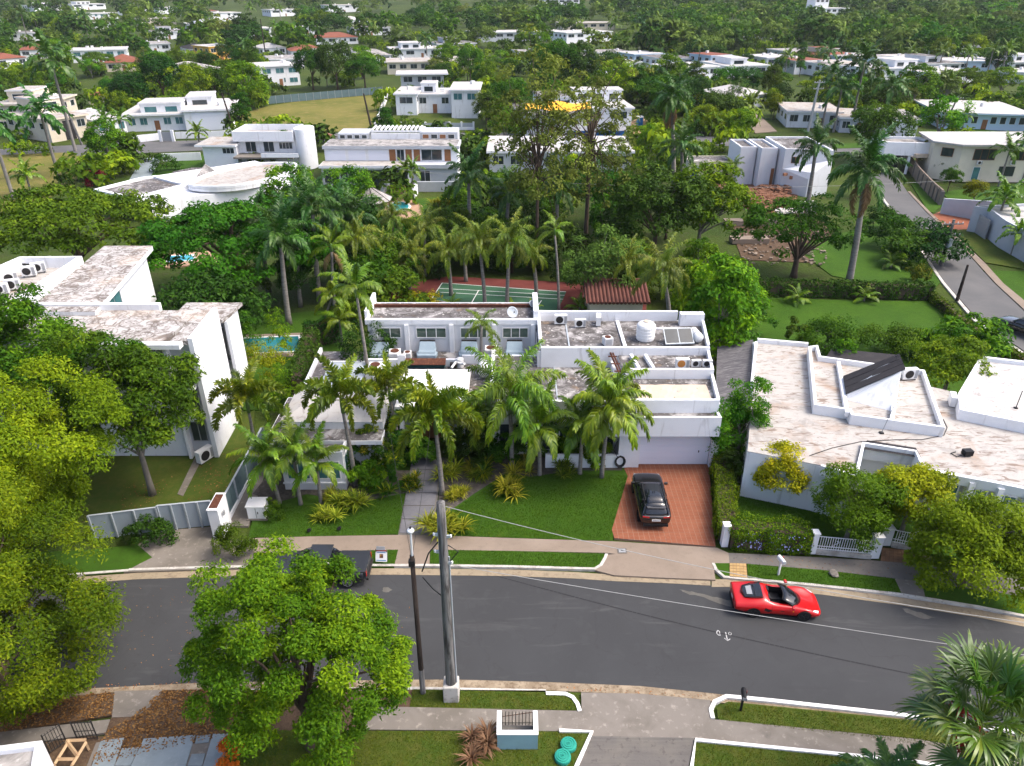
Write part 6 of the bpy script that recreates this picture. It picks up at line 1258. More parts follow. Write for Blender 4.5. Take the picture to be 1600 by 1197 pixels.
# ---- right neighbour's street front
def pillar(label, px0, px1, py, h):
 a, b = at(px0, py), at(px1, py); t = thing('fence_pillar', label, 'pillar', ((a.x + b.x) / 2, a.y + .2, 0)); w_ = (b.x - a.x) / 2; MB().box(-w_, w_, -.2, .2, 0, h).build('shaft', 'stucco_plain', t); soften(MB().box(-w_ - .04, w_ + .04, -.24, .24, h, h + .09).build('cap', 'white_paint', t), .015)
for a in (('white pillar at the driveway end of the flowering hedge', 1127, 1137, 855, 1.5), ('white pillar between the hedge and the railing', 1265, 1274, 866, 1.45), ('white pillar left of the brown paved entry', 1359, 1373, 873, 1.5), ('short white pillar set back behind the entry', 1380, 1391, 853, 1.2), ('wide white pillar right of the brown paved entry', 1427, 1443, 861, 1.5)): pillar(*a)
def railing(label, a, b, h, gap):
 A, B = at(*a), at(*b); t = thing('iron_railing', label, 'railing', (A.x, A.y, 0)); d = B - A; L = d.length; d.normalize(); rz = math.atan2(d.y, d.x)
 MB().cbox(d * L / 2 + Vector((0, 0, .12)), L, .2, .3, rz).build('plinth', 'kerb', t)
 for z in (.36, .55, h): MB().cbox(d * L / 2 + Vector((0, 0, z)), L, .035, .04, rz).build('rail', 'white_paint', t)
 n = int(L / gap); me = MB().box(-.014, .014, -.014, .014, .3, h).mesh('bar', 'white_paint')
 for i in range(1, n): link('bar', me, t, tuple(d * (L * i / n)))
 m = MB()
 for k in (.32, .78):
  c = d * L * k
  for s_ in (-1, 1): m.tube([c + d * (s_ * .16 * math.sin(q)) + Vector((0, -.02, .8 + .22 * math.cos(q * .5) * (1 if s_ > 0 else -1))) for q in np.linspace(0, 6.28, 12)], .018, 4)
 m.build('scroll_ornament', 'white_paint', t)
railing('white iron railing with scrolls before the yellow-green tree', (1274, 864), (1360, 872), 1.25, .13); railing('short white railing peeping from under the flowering hedge', (1234, 861), (1265, 864), .9, .13)
railing('white railing panel behind the brown paved entry', (1392, 853), (1426, 860), 1.2, .13)
def pavers(nm, quad, nx, ny, mt, parent_mt):
 base = pad('paved_patch', quad, .006, parent_mt); A, B, C_, D = [Vector(p) for p in XY(quad)]
 for j in range(ny):
  for i in range(nx):
   q = lambda u, v: A.lerp(B, u).lerp(D.lerp(C_, u), v); e = .05
   MB().prism([q((i + e) / nx, (j + e) / ny), q((i + 1 - e) / nx, (j + e) / ny), q((i + 1 - e) / nx, (j + 1 - e) / ny), q((i + e) / nx, (j + 1 - e) / ny)], 0, .03).build('paver', mt, base)
pavers('', [(1140, 902), (1168, 904), (1166, 881), (1140, 880)], 5, 5, 'paver_yellow', 'grout'); pavers('', [(1376, 877), (1430, 881), (1426, 860), (1378, 856)], 8, 5, 'paver_brown', 'soil')
pad('lawn', [(1146, 850), (1150, 762), (1280, 770), (1300, 775), (1480, 800), (1600, 830), (1600, 895), (1440, 862), (1380, 850), (1274, 860)], .0, 'lawn')
q0, q1, q2 = at(1132, 846), at(1121, 775), at(1116, 732)
hedge('clipped green hedge along the right of the terracotta driveway', [tuple((q0 + Vector((.1, 0, 0)))[:2]), tuple((q1 + Vector((.35, 0, 0)))[:2]), tuple((q2 + Vector((.45, 0, 0)))[:2])], 1.25, 1.15, 'leaf_bright', 41, 330, .13, .075)
q0, q1, q2 = at(1142, 858), at(1200, 862), at(1266, 867); hedge('flowering hedge with pale blue blossoms along the right sidewalk', [tuple((q + Vector((0, .55, 0)))[:2]) for q in (q0, q1, q2)], 1.3, 1.6, 'leaf_bright', 42, 340, .13, .075, .18)
rng = np.random.default_rng(9); n = 130; P = np.c_[rng.uniform(q0.x + .3, q2.x - .6, n), np.zeros(n), rng.uniform(.1, 1.45, n)]; P[:, 1] = q0.y + (P[:, 0] - q0.x) / (q2.x - q0.x) * (q2.y - q0.y) - .05 + rng.normal(size=n) * .1
V, Fq = leaf_quads(rng, P - np.array([q0.x, q0.y, 0]), _nrm(np.c_[rng.normal(size=n) * .4, -np.ones(n), np.full(n, .7)]), .11, .10); tag(link('blossoms', mesh_np('blossoms', V, Fq, None, ['flower_blue']), None, (q0.x, q0.y, 0)), 'scattered pale blue blossoms on the flowering hedge', 'flowers', None, 'stuff')
p = at(968, 731); o = thing('coiled_hose', 'black hose coiled against the wall left of the garage', 'hose', (p.x, p.y, 0)); m = MB()
for k in range(3): m.tube([(.35 * math.cos(a) * (1 - .12 * k), -.06 + .03 * k, .55 + .45 * math.sin(a) * (1 - .1 * k)) for a in np.linspace(0, 6.28, 16)], .04, 6)
m.tube([(-.2, 0, .9), (-.5, 0, 1.5), (-.3, 0, 2.2)], .035, 6); m.build('hose_coil', 'wire_black', o); MB().cbox((0, .05, .95), .1, .1, .1).build('hook', 'dark_metal', o)
# ---- bottom left corner
def corner():
 z = 2.5; P = [tuple(at(a, b, z)[:2]) for a, b in ((-120, 1180), (66, 1157), (56, 1215), (30, 1330), (-160, 1330))]
 H = House('flat_roofed_annex', 'corner of a white-rimmed flat roof at the bottom left', (*P[1], 0), 'building'); H.block(P, 0, z, 'stucco_plain', 'roof_dark', .25, .25)
 a, b = at(84, 1192), at(130, 1185)
 t = thing('timber_trellis', 'bleached timber frame beside the blue slabs', 'trellis', (a.x, a.y, 0)); m = MB()
 for p, q in (((85, 1194), (108, 1157)), ((112, 1196), (134, 1160)), ((104, 1158), (122, 1182)), ((104, 1157), (134, 1156)), ((90, 1186), (116, 1186))):
  u, v = at(p[0], p[1], .5) - a, at(q[0], q[1], .5) - a; MB().bar((u.x, u.y, .5), (v.x, v.y, .5), .08, 4).build('beam', 'timber_pale', t)
 for p in ((85, 1194), (108, 1157), (112, 1196), (134, 1160)): u = at(p[0], p[1], .5) - a; m.bar((u.x, u.y, 0), (u.x, u.y, .5), .06, 4)
 m.build('post', 'timber_pale', t)
 for (p, q, lb) in (((122, 1157), (153, 1155), 'open black iron gate leaf lying toward the pavement'), ((78, 1178), (104, 1160), 'black iron gate leaf beside the annex roof')):
  A, B = at(*p), at(*q); t = thing('iron_gate', lb, 'gate', (A.x, A.y, 0)); d = B - A
  for z in (.1, .6, 1.15): MB().bar((0, 0, z), (d.x, d.y, z), .025, 4).build('rail', 'dark_metal', t)
  for i in range(7): f = i / 6; MB().bar((d.x * f, d.y * f, .05), (d.x * f, d.y * f, 1.25), .018 if 0 < i < 6 else .04, 4).build('bar', 'dark_metal', t)
corner()
AUTO = []
# ------------------------------------------------------------------ named trees, palms and shrubs near the camera
random.seed(12)
def near_trees():
 U = unique_tree
 U('tree', 'huge yellow-green leafy tree filling the left edge above the road', (-27.3, 30.5, 0), 'leaf_lime', 'bark_brown', 5, .35, 14, 101, nclump=165, rad=(5.0, 4.6, 5.2), cz=7.9, zmin=-.8, inner=.3, cr=1.05, nleaf=760, ll=.19, lw=.095, lob=.32)
 U('tree', 'green leafy tree at the lower left corner of the road', (-22.9, 22.8, 0), 'leaf_bright', 'bark_brown', 3.2, .3, 12, 102, nclump=150, rad=(4.7, 3.9, 4.8), cz=5.4, zmin=-.95, inner=.3, cr=1.0, nleaf=680, ll=.165, lw=.08, lob=.3)
 U('tree', 'bright green dense tree in the foreground hiding the pickup', (-8.75, 20.8, 0), 'leaf_bright', 'bark_brown', 3.0, .26, 18, 103, inner=.35, nclump=135, rad=(3.9, 3.3, 4.5), cz=5.8, cr=.70, nleaf=600, ll=.165, lw=.08, lob=.19, zmin=-.75)
 U('tree', 'dark leafy tree with pale trunk before the tall white house', (-23.6, 39.0, 0), 'leaf_mid', 'bark_grey', 3.8, .2, 14, 104, nclump=90, rad=(3.6, 3.2, 4.0), cz=6.5, cr=.95, nleaf=260, ll=.27, lw=.13, lob=.35)
 U('tree', 'broad dark green tree covering the left part of the tall white house', (-30.6, 41.2, 0), 'leaf_mid', 'bark_brown', 4.5, .3, 12, 105, nclump=110, rad=(5.6, 3.8, 4.2), cz=7.8, cr=1.0, nleaf=240, ll=.28, lw=.14, lob=.3)
 U('tree', 'wide umbrella-crowned tree at far left behind the cracked roofs', (-46, 75, 0), 'leaf_rain', 'bark_brown', 5, .45, 12, 106, nclump=190, rad=(9.5, 7.5, 2.8), cz=7.6, cr=1.25, nleaf=110, ll=.42, lw=.24, flat=.5, zmin=-.25)
 U('tree', 'wide umbrella-crowned tree between the tall house and the royal palms', (-28.5, 72, 0), 'leaf_rain', 'bark_brown', 5, .45, 12, 107, nclump=190, rad=(9.2, 8.0, 3.4), cz=6.4, cr=1.25, nleaf=110, ll=.42, lw=.24, flat=.5, zmin=-.3, tlo=0, thi=.75)
 U('tree', 'low dark leafy tree over the shaded back lawn', (-27.0, 61.5, 0), 'leaf_dark', 'bark_brown', 2.2, .25, 8, 108, nclump=70, rad=(4.6, 3.4, 2.8), cz=3.7, cr=1.1, nleaf=110, ll=.40, lw=.22)
 U('tree', 'yellow-green spreading tree left of the shingled pool pavilion', (-16.0, 77, 0), 'leaf_rain', 'bark_brown', 3, .3, 10, 109, nclump=100, rad=(5.2, 4.6, 2.0), cz=3.3, cr=1.1, nleaf=100, ll=.40, lw=.22, flat=.55, zmin=-.2)
 U('tree', 'tall sparse tree with several slender stems rising over the roofs', at(838, 415), 'leaf_olive', 'bark_brown', 13, .2, 34, 110, nclump=120, rad=(5.3, 4.6, 10.0), cz=15.2, cr=1.15, nleaf=60, ll=.40, lw=.26, lob=.35, inner=.45, zmin=-.95)
 U('tree', 'tall open-crowned tree with one slim brown trunk right of the multi-stemmed one', at(914, 390), 'leaf_olive', 'bark_brown', 14, .26, 40, 111, nclump=120, rad=(6.4, 5.2, 8.6), cz=13.2, cr=1.05, nleaf=46, ll=.40, lw=.25, lob=.4, inner=.4, zmin=-.95)
 U('tree', 'glossy broad-leaved tree at the rear right corner of the house', (17.9, 58.0, 0), 'leaf_bright', 'bark_grey', 3, .2, 12, 112, nclump=80, rad=(2.3, 2.4, 4.4), cz=5.2, cr=.9, nleaf=90, ll=.42, lw=.24, lob=.35, zmin=-.8)
 U('tree', 'grey-green rounded tree between the tennis court and the hanging palm', at(945, 472), 'leaf_olive', 'bark_grey', 2.5, .2, 10, 113, nclump=70, rad=(3.9, 3.3, 3.0), cz=3.9, cr=1.0, nleaf=110, ll=.34, lw=.18, tlo=.2, thi=.9)
 U('tree', 'feathery bright tree squeezed between the garage and the cream roof', at(1150, 722), 'leaf_bright', 'bark_grey', 2.2, .14, 10, 114, nclump=60, rad=(1.7, 1.9, 2.7), cz=3.1, cr=.7, nleaf=190, ll=.20, lw=.09, lob=.35, zmin=-.8)
 U('tree', 'small golden yellow tree before the white wall', at(1212, 778), 'leaf_yellow', 'bark_grey', 1.2, .08, 10, 115, nclump=64, rad=(1.3, 1.25, 1.6), cz=2.2, cr=.6, nleaf=190, ll=.2, lw=.10, lob=.08, tlo=.25)
 U('tree', 'green tree with tawny tips over the white railing', at(1322, 842), 'leaf_lime', 'bark_grey', 1.8, .12, 10, 116, nclump=70, rad=(1.9, 1.6, 1.9), cz=2.5, cr=.7, nleaf=170, ll=.20, lw=.10, lob=.35, tlo=0, thi=.7)
 U('tree', 'yellow-green tree in front of the dark courtyard opening', at(1408, 832), 'leaf_yellow', 'bark_grey', 2.0, .13, 10, 117, nclump=80, rad=(1.8, 1.6, 1.9), cz=2.8, cr=.65, nleaf=190, ll=.19, lw=.11, lob=.3, tlo=.1, thi=.75)
 U('tree', 'large olive-green tree at the right edge above the verge', (25.0, 30.7, 0), 'leaf_lime', 'bark_brown', 2.0, .2, 12, 118, nclump=100, rad=(2.9, 2.2, 2.3), cz=2.9, cr=.9, nleaf=230, ll=.22, lw=.11, lob=.3, tlo=0, thi=.6, zmin=-.7)
 U('tree', 'leafy tree with feathered boughs overhanging the right white roof', at(1470, 628), 'leaf_bright', 'bark_grey', 3, .16, 12, 119, nclump=64, rad=(2.4, 2.2, 2.1), cz=3.3, cr=.8, nleaf=130, ll=.28, lw=.13, lob=.4)
 U('tree', 'thorny dark grey-green tree behind the cream roof, left one', at(1290, 545), 'leaf_mid', 'bark_grey', 1.6, .15, 12, 120, nclump=46, rad=(2.2, 1.5, 1.1), cz=1.3, cr=.95, nleaf=120, ll=.26, lw=.11, lob=.35, tlo=.1, thi=1)
 U('tree', 'thorny dark grey-green tree behind the black wedge roof', at(1396, 552), 'leaf_mid', 'bark_grey', 1.6, .15, 12, 121, nclump=46, rad=(2.3, 1.5, 1.1), cz=1.3, cr=.95, nleaf=120, ll=.26, lw=.11, lob=.35, tlo=.1, thi=1)
 U('tree', 'yellow-tipped spreading tree on the cleared lot with dark trunk', at(1240, 432), 'leaf_rain', 'bark_brown', 2.5, .35, 14, 122, nclump=90, rad=(5.6, 4.6, 3.0), cz=5.4, cr=1.05, nleaf=75, ll=.40, lw=.22, flat=.55, lob=.4, tlo=.1)
 U('tree', 'vivid green broad tree left of the cleared lot', at(1088, 405), 'leaf_bright', 'bark_grey', 4, .25, 12, 123, nclump=90, rad=(4.6, 4.0, 3.8), cz=6.6, cr=1.15, nleaf=100, ll=.44, lw=.24, lob=.35)
 U('tree', 'very dark dense tree behind the vivid green one', at(1020, 412), 'leaf_dark', 'bark_brown', 4, .3, 10, 124, nclump=100, rad=(5.4, 4.6, 4.6), cz=6.8, cr=1.2, nleaf=100, ll=.44, lw=.24, lob=.25)
 U('tree', 'rounded clipped shrub-tree at the gate pier', at(372, 864), 'leaf_mid', 'bark_brown', .6, .06, 6, 125, nclump=34, rad=(.95, .9, .85), cz=.95, cr=.35, nleaf=150, ll=.12, lw=.06, tlo=.1, thi=.9)
near_trees()
B = bush
B('bush', 'dark leafy bush at the foot of the blue-grey metal wall', at(233, 846), (1.3, .8, .9), 'leaf_dark', 201, 22, 90, .2, .1)
B('bush', 'small round green bush beside the utility cabinet', at(428, 808), (.6, .55, .65), 'leaf_mid', 202, 16, 80, .12, .06)
B('bush', 'orange flowering bush beside the blue slabs', at(366, 1183), (.45, .85, .65), 'leaf_orange', 203, 26, 110, .11, .055)
B('bush', 'dark bush in the corner of the right front garden', at(1142, 752), (.7, 1.2, 1.2), 'leaf_dark', 204, 24, 80, .18, .09)
B('bush', 'low green shrub at the driveway hedge by the garage corner', at(1132, 726), (.8, .8, .9), 'leaf_mid', 205, 20, 80, .16, .08)
B('bush', 'bright seedling bush growing on the cream roof edge', at(1318, 552, 3.6), (.8, .5, .6), 'leaf_bright', 206, 12, 40, .25, .11)
B('bush', 'leafy shrub at the cream roof rear corner', at(1238, 540), (.9, .9, 1.6), 'leaf_mid', 207, 20, 70, .25, .12)
B('bush', 'small yellow-green shrub on the flank of the stepped house', at(1126, 580), (.5, .8, 1.6), 'leaf_lime', 208, 16, 70, .2, .1)
B('ivy_mass', 'ivy hanging over the left end of the clerestory wall', (-11.2, 52.6, 3.4), (1.8, 1.0, 1.5), 'leaf_dark', 209, 26, 90, .2, .12, cat='ivy')
B('bush', 'yellowish flowering shrub in front of the tennis court', at(664, 488), (1.9, 1.3, 1.2), 'leaf_yellow', 210, 24, 80, .24, .12)
B('bush', 'tall slim shrub by the teal pool, left one', at(395, 560), (1.0, .9, 2.3), 'leaf_mid', 211, 26, 60, .22, .1, lob=.4)
B('bush', 'tall slim shrub by the teal pool, right one', at(440, 556), (1.1, .9, 2.4), 'leaf_bright', 212, 26, 60, .22, .1, lob=.4)
B('bush', 'yellow-green loose shrub below the teal pool', at(420, 610), (2.0, 1.4, 2.4), 'leaf_lime', 213, 40, 70, .22, .1, lob=.4)
B('bush', 'green loose shrub between the fence and the hipped roof', at(445, 640), (1.3, 1.2, 2.0), 'leaf_bright', 214, 30, 70, .22, .1, lob=.4)
for i, (x, y, r, lm, lb) in enumerate(((585, 735, .9, 'leaf_variegated', 'variegated bush at the left edge of the front walk'), (612, 752, .8, 'leaf_variegated', 'dark bush with yellow leaves near the slab path'), (590, 700, 1.0, 'leaf_variegated', 'tall mottled bush under the left foxtail palms'), (632, 716, .7, 'leaf_dark', 'dark bush beside the front door'), (735, 725, .9, 'leaf_dark', 'dark bush right of the front walk'), (758, 700, 1.0, 'leaf_variegated', 'mottled bush before the dark glass wall'), (868, 705, .8, 'leaf_dark', 'dark foliage bush behind the small palms'), (560, 720, .9, 'leaf_bright', 'bright green bush by the small front room'), (655, 722, .8, 'leaf_mid', 'green bush at the front door side of the walk'), (715, 706, 1.0, 'leaf_variegated', 'tall mottled bush between the big foxtail palm and the glass wall'), (785, 714, .8, 'leaf_mid', 'green bush at the drooping palm foot'), (822, 716, .9, 'leaf_dark', 'dark bush between two front palms'), (888, 714, .7, 'leaf_bright', 'bright bush before the low garden wall'), (930, 724, .7, 'leaf_mid', 'green bush left of the yellow-green palm'), (575, 762, .8, 'leaf_bright', 'bright bush at the slab path edge'), (540, 742, .8, 'leaf_dark', 'dark bush at the corner of the small front room'))):
 B('bush', lb, at(x, y), (r * 1.1, r, r * (2.1 if 'variegated' in lm or 'dark' in lm else 1.4)), lm, 220 + i, 34, 80, .30, .10, lob=.35)
for i, (x, y, s, lb) in enumerate(((699, 836, 1.35, 'big yellow strap-leaved clump behind the grey utility pole'), (706, 748, 1.05, 'yellow strap-leaved clump right of the front walk'), (786, 768, 1.25, 'yellow strap-leaved clump in the middle of the front bed'), (877, 737, .95, 'yellow strap-leaved clump between two small palms'), (545, 790, 1.15, 'yellow strap-leaved clump before the small front room'), (512, 806, .85, 'low yellow strap-leaved clump at the left lawn corner'), (738, 742, .8, 'small yellow strap-leaved clump beside the tall palm trunk'), (520, 780, .7, 'small yellow strap-leaved clump against the front room wall'), (815, 735, .8, 'small yellow strap-leaved clump under the drooping palm'), (722, 775, .7, 'low yellow strap-leaved clump on the gravel bed'), (752, 752, .75, 'yellow strap-leaved clump at the back of the gravel bed'), (700, 778, .55, 'tiny yellow strap-leaved clump at the front palm foot'))):
 strap_clump(lb, at(x, y), s, 'leaf_strap', 'yellow strap-leaved clumps in the front garden', i % 3)
strap_clump('dark cordyline clump by the slab path', at(640, 760), .8, 'leaf_variegated'); strap_clump('mottled cordyline clump at the left of the walk', at(600, 775), .9, 'leaf_variegated', None, 1); strap_clump('mottled cordyline clump behind the middle bed', at(765, 735), 1.0, 'leaf_variegated', None, 2)
strap_clump('dry brown twiggy clump beside the teal enclosure', at(756, 1172), .85, 'frond_dead', None, 4, 'dry_shrub')
strap_clump('yellow spiky plant on the lawn beside the round pool', at(686, 328), 1.9, 'leaf_strap', None, 1)
def pp(kind, label, bx, by, cx, cy, s=1.0, n=15, zb=0.0, **kw):
 b = at(bx, by, 0); H = zat(cy, b.y); d = b.y * CC + (CAM_H - H) * CS; X = (cx - 800) * d / F_PX
 sh = .75 * s if kw.get('shaft', kind in ('royal', 'foxtail', 'bright')) else 0
 return palm(kind, label, b, H - sh, (X - b.x, 0), s, n, **kw)
G1 = 'palms planted before the white house'
pp('foxtail', 'foxtail palm rising beside the teal fence', 404, 722, 385, 624, 1.25, 13, group=G1, r=.13)
pp('foxtail', 'foxtail palm before the hipped white roof', 556, 757, 533, 622, 1.3, 14, group=G1, r=.14)
pp('foxtail', 'slender foxtail palm left of the entrance canopy', 626, 714, 608, 608, 1.15, 13, group=G1, r=.12)
pp('foxtail', 'largest foxtail palm beside the front walk', 691, 772, 680, 654, 1.4, 18, group=G1, r=.16)
pp('bright', 'tall thin palm with wind-bent fronds over the left roofs', 584, 650, 556, 450, .80, 11, group=G1, r=.13)
pp('queen', 'thin-trunked palm standing among the roof machines', 752, 628, 752, 508, .52, 11, group=G1, r=.15, leafm='frond_bright')
pp('queen', 'green drooping palm in the middle of the front garden', 800, 728, 796, 620, 1.2, 22, group=G1, r=.15, leafm='frond_bright')
pp('bright', 'small palm with pale ringed trunk, left of two before the glass wall', 843, 742, 843, 664, .92, 15, group=G1, r=.13)
pp('bright', 'small palm with pale ringed trunk, right of two before the glass wall', 906, 740, 910, 668, .92, 15, group=G1, r=.13)
pp('lime', 'yellow-green drooping palm left of the garage', 940, 746, 952, 634, 1.35, 24, group=G1, r=.13, leafm='frond_lime')
pp('bright', 'short palm nearest the teal fence in the left lawn', 437, 786, 416, 716, .8, 14, group=G1, r=.12)
pp('bright', 'short palm in the middle of the left lawn trio', 470, 788, 457, 706, .8, 13, group=G1, r=.12)
pp('bright', 'short palm at the right of the left lawn trio', 502, 786, 494, 722, .75, 13, group=G1, r=.12)
G2 = 'tall palms behind the white house'
for a in (('royal', 'royal palm between the umbrella tree and the dense cluster', 470, 478, 462, 350, .95, 16), ('queen', 'feathery palm right of the pale green palm', 560, 470, 556, 372, .85, 17), ('royal', 'dark royal palm behind the lime palms', 548, 452, 550, 338, .9, 16), ('queen', 'drooping palm left of the heavy pair', 705, 462, 700, 392, .8, 18), ('queen', 'low drooping palm behind the court surround', 728, 440, 724, 378, .75, 17), ('queen', 'drooping palm right of the heavy pair', 838, 462, 832, 395, .7, 17), ('queen', 'feathery palm over the red-tiled roof', 985, 480, 980, 410, .8, 18)):
 pp(*a, group=G2, r=.19)
pp('royal', 'tall royal palm with grey trunk on the back lawn', 452, 507, 437, 372, .95, 16, group=G2, r=.26)
pp('royal', 'tallest royal palm of the cluster behind the back lawn', 500, 472, 487, 322, .95, 17, group=G2, r=.26)
pp('royal', 'royal palm rising behind the tallest of the cluster', 522, 455, 525, 330, .9, 15, group=G2, r=.24)
pp('royal', 'royal palm at the left of the dense cluster', 420, 455, 405, 345, .85, 15, group=G2, r=.24)
pp('bright', 'pale green palm with upright crown before the royal cluster', 524, 492, 517, 382, .80, 9, group=G2, r=.16, dead=3)
pp('lime', 'low lime-coloured palm left of the roof corner', 505, 530, 520, 462, .85, 12, group=G2, r=.12, leafm='frond_lime')
pp('lime', 'low lime-coloured palm below the pale green palm', 535, 540, 530, 500, .85, 12, group=G2, r=.12, leafm='frond_lime')
pp('queen', 'feathery palm below the round pool', 612, 420, 615, 340, .8, 17, group=G2, r=.18)
pp('queen', 'feathery dark palm right of the round pool', 664, 430, 664, 358, .85, 18, group=G2, r=.18)
pp('queen', 'drooping palm at the left end of the court', 600, 450, 598, 392, .8, 18, group=G2, r=.18)
pp('queen', 'drooping palm over the court corner', 640, 452, 642, 400, .8, 18, group=G2, r=.18)
pp('queen', 'left of two heavy drooping palms before the tennis court', 758, 482, 748, 378, .9, 20, group=G2, r=.18)
pp('queen', 'right of two heavy drooping palms before the tennis court', 792, 482, 797, 378, .95, 20, group=G2, r=.18)
pp('bright', 'slim pale palm standing at the right of the tennis court', 873, 487, 867, 358, .68, 9, group=G2, r=.13)
pp('queen', 'heavy palm leaning its fronds over the rear roof parapet', 1046, 522, 1034, 420, .95, 20, group=G2, r=.2)
pp('royal', 'dark royal palm in front of the blue tarpaulin site', 1050, 330, 1050, 150, 1.0, 17, group=G2, r=.3, dead=4)
pp('royal', 'second dark royal palm below the blue tarpaulin site', 1064, 345, 1066, 228, .95, 16, group=G2, r=.28)
pp('royal', 'royal palm with whitish trunk beside the ruined house', 1256, 352, 1276, 228, 1.0, 17, group=G2, r=.3)
pp('royal', 'great leaning royal palm on the cleared lot', 1325, 447, 1355, 264, 1.15, 19, group=G2, r=.34, dead=3)
pp('queen', 'small grey palm on the red earth heap', 1142, 318, 1145, 262, .62, 15, group=G2, r=.2)
pp('royal', 'dark palm at the left of the tall sparse trees', 735, 400, 732, 275, .95, 17, group=G2, r=.25)
pp('royal', 'dark palm between the two tall sparse trees', 868, 400, 872, 290, .85, 16, group=G2, r=.25)
pp('royal', 'palm peering out behind the multi-stemmed tree', 790, 395, 795, 300, .8, 15, group=G2, r=.25)
for i, (x, y, s, lb) in enumerate(((1245, 472, .9, 'young palm on the bright lawn, left one'), (1350, 470, .9, 'young palm on the bright lawn, right one'), (705, 488, .8, 'yellowing young palm at the court edge'), (800, 492, .75, 'young palm below the right drooping palm'), (830, 492, .75, 'young palm with tawny leaves by the dish'), (905, 487, .9, 'young palm beside the old tile roof'), (1392, 418, .9, 'young palm by the side street fence'), (560, 500, 1.0, 'young palm at the roof corner below the lime palms'))):
 palm('young', lb, at(x, y), .5, (0, 0), s, 12, 'young palms behind the house', .09, False)
def fan_palm():
 bx = Vector((17.3, 17.9, 0)); H = 5.4; t = thing('fan_palm', 'fan palm with red fruit strands at the lower right corner', 'palm tree', bx)
 trunk_mb(H, .2, (.1, .1), 0).build('trunk', 'palm_bark', t, smooth=True); rng = np.random.default_rng(31); top = Vector((.1, .1, H))
 var = [[mesh_np('fan_leaf', *fan_np(rng, rng.uniform(1.3, 1.8), rng.uniform(1.25, 1.6), R(a)), mats=['frond_fan']) for q in range(3)] for a in (70, 48, 28, 8, -18)]
 for i in range(30):
  f = (i + .5) / 30; a = min(4, int(f * 5)); link('leaf', var[a][i % 3], t, top + Vector((0, 0, .25 - .5 * f)), i * 2.39996 + .4, rng.uniform(.9, 1.1))
 for k in range(7):
  m = MB(); a0 = rng.uniform(1.9, 4.4) if k < 5 else rng.uniform(0, 6.28)
  P = [(0, 0, 0)]; d = Vector((math.cos(a0), math.sin(a0), .35)); p = Vector((0, 0, 0)); ln = rng.uniform(1.1, 1.7)
  for j in range(5): p = p + d.normalized() * ln / 5; d.z -= .38; P.append(tuple(p))
  m.tube(P, [.03, .028, .025, .022, .018, .012], 5)
  for j in range(70):
   q = Vector(P[2 + j % 4]) .lerp(Vector(P[min(5, 3 + j % 4)]), rng.random()); e = Vector((rng.normal() * .13, rng.normal() * .13, -abs(rng.normal()) * .22)); m.tube([q, q + e], [.012, .006], 3)
   c = q + e; m.add([c + Vector(v) * .045 for v in ((1, 0, 0), (0, 1, 0), (-1, 0, 0), (0, -1, 0), (0, 0, 1), (0, 0, -1))], [(0, 1, 4), (1, 2, 4), (2, 3, 4), (3, 0, 4), (1, 0, 5), (2, 1, 5), (3, 2, 5), (0, 3, 5)])
  MATS.setdefault('fruit_red', None)
  m.build('fruit_strand', 'fruit_red', t, loc=top + Vector((0, 0, -.1)))
 t2 = palm('young', 'dark fine-leaved palm under the fan palm', (14.6, 17.6, 0), 1.9, (0, 0), 1.15, 22, None, .09, False, leafm='frond_royal')
mat('fruit_red', (.30, .02, .012), .5)
fan_palm()
Y3 = lambda a, b: tuple(at(a, b)[:2])
hedge('vine-covered wall between the bright lawn and the cleared lot', [Y3(1160, 460), Y3(1300, 462), Y3(1452, 466)], 1.1, 1.6, 'leaf_dark', 51, 90, .26, .15, .2)
hedge('vine-covered fence along the side street', [Y3(1452, 466), Y3(1505, 514), Y3(1600, 575)], .6, .9, 'leaf_mid', 52, 90, .26, .15, .2)
hedge('tall dark hedge between the teal pool and the house', [Y3(492, 560), Y3(480, 600), Y3(470, 640)], 1.1, 3.0, 'leaf_dark', 53, 110, .2, .12, .2)
hedge('dark hedge along the far end of the pool lawn', [Y3(480, 540), Y3(530, 532)], 1.1, 2.2, 'leaf_dark', 54, 110, .2, .12, .2)
rs = random.Random(77); spots = [(690, 420, 'leaf_dark'), (720, 418, 'leaf_dark'), (760, 412, 'leaf_dark'), (800, 416, 'leaf_dark'), (845, 420, 'leaf_dark'), (880, 425, 'leaf_dark'), (700, 380, 'leaf_mid'), (735, 372, 'leaf_dark'), (770, 360, 'leaf_mid'), (820, 365, 'leaf_dark'), (860, 350, 'leaf_mid'), (955, 372, 'leaf_mid'), (985, 350, 'leaf_dark'), (640, 392, 'leaf_mid'), (575, 410, 'leaf_mid'), (560, 455, 'leaf_dark'), (590, 478, 'leaf_mid'), (610, 492, 'leaf_mid'), (555, 490, 'leaf_lime'), (1000, 460, 'leaf_mid'), (1080, 470, 'leaf_mid'), (1105, 500, 'leaf_bright'), (1140, 478, 'leaf_bright'), (1150, 528, 'leaf_mid'), (540, 360, 'leaf_mid'), (560, 380, 'leaf_dark'), (1390, 385, 'leaf_mid'), (1420, 410, 'leaf_mid'), (1432, 440, 'leaf_variegated'), (1375, 360, 'leaf_dark'), (1450, 410, 'leaf_dark'), (1500, 560, 'leaf_bright'), (1450, 560, 'leaf_bright')]
VAR = {}
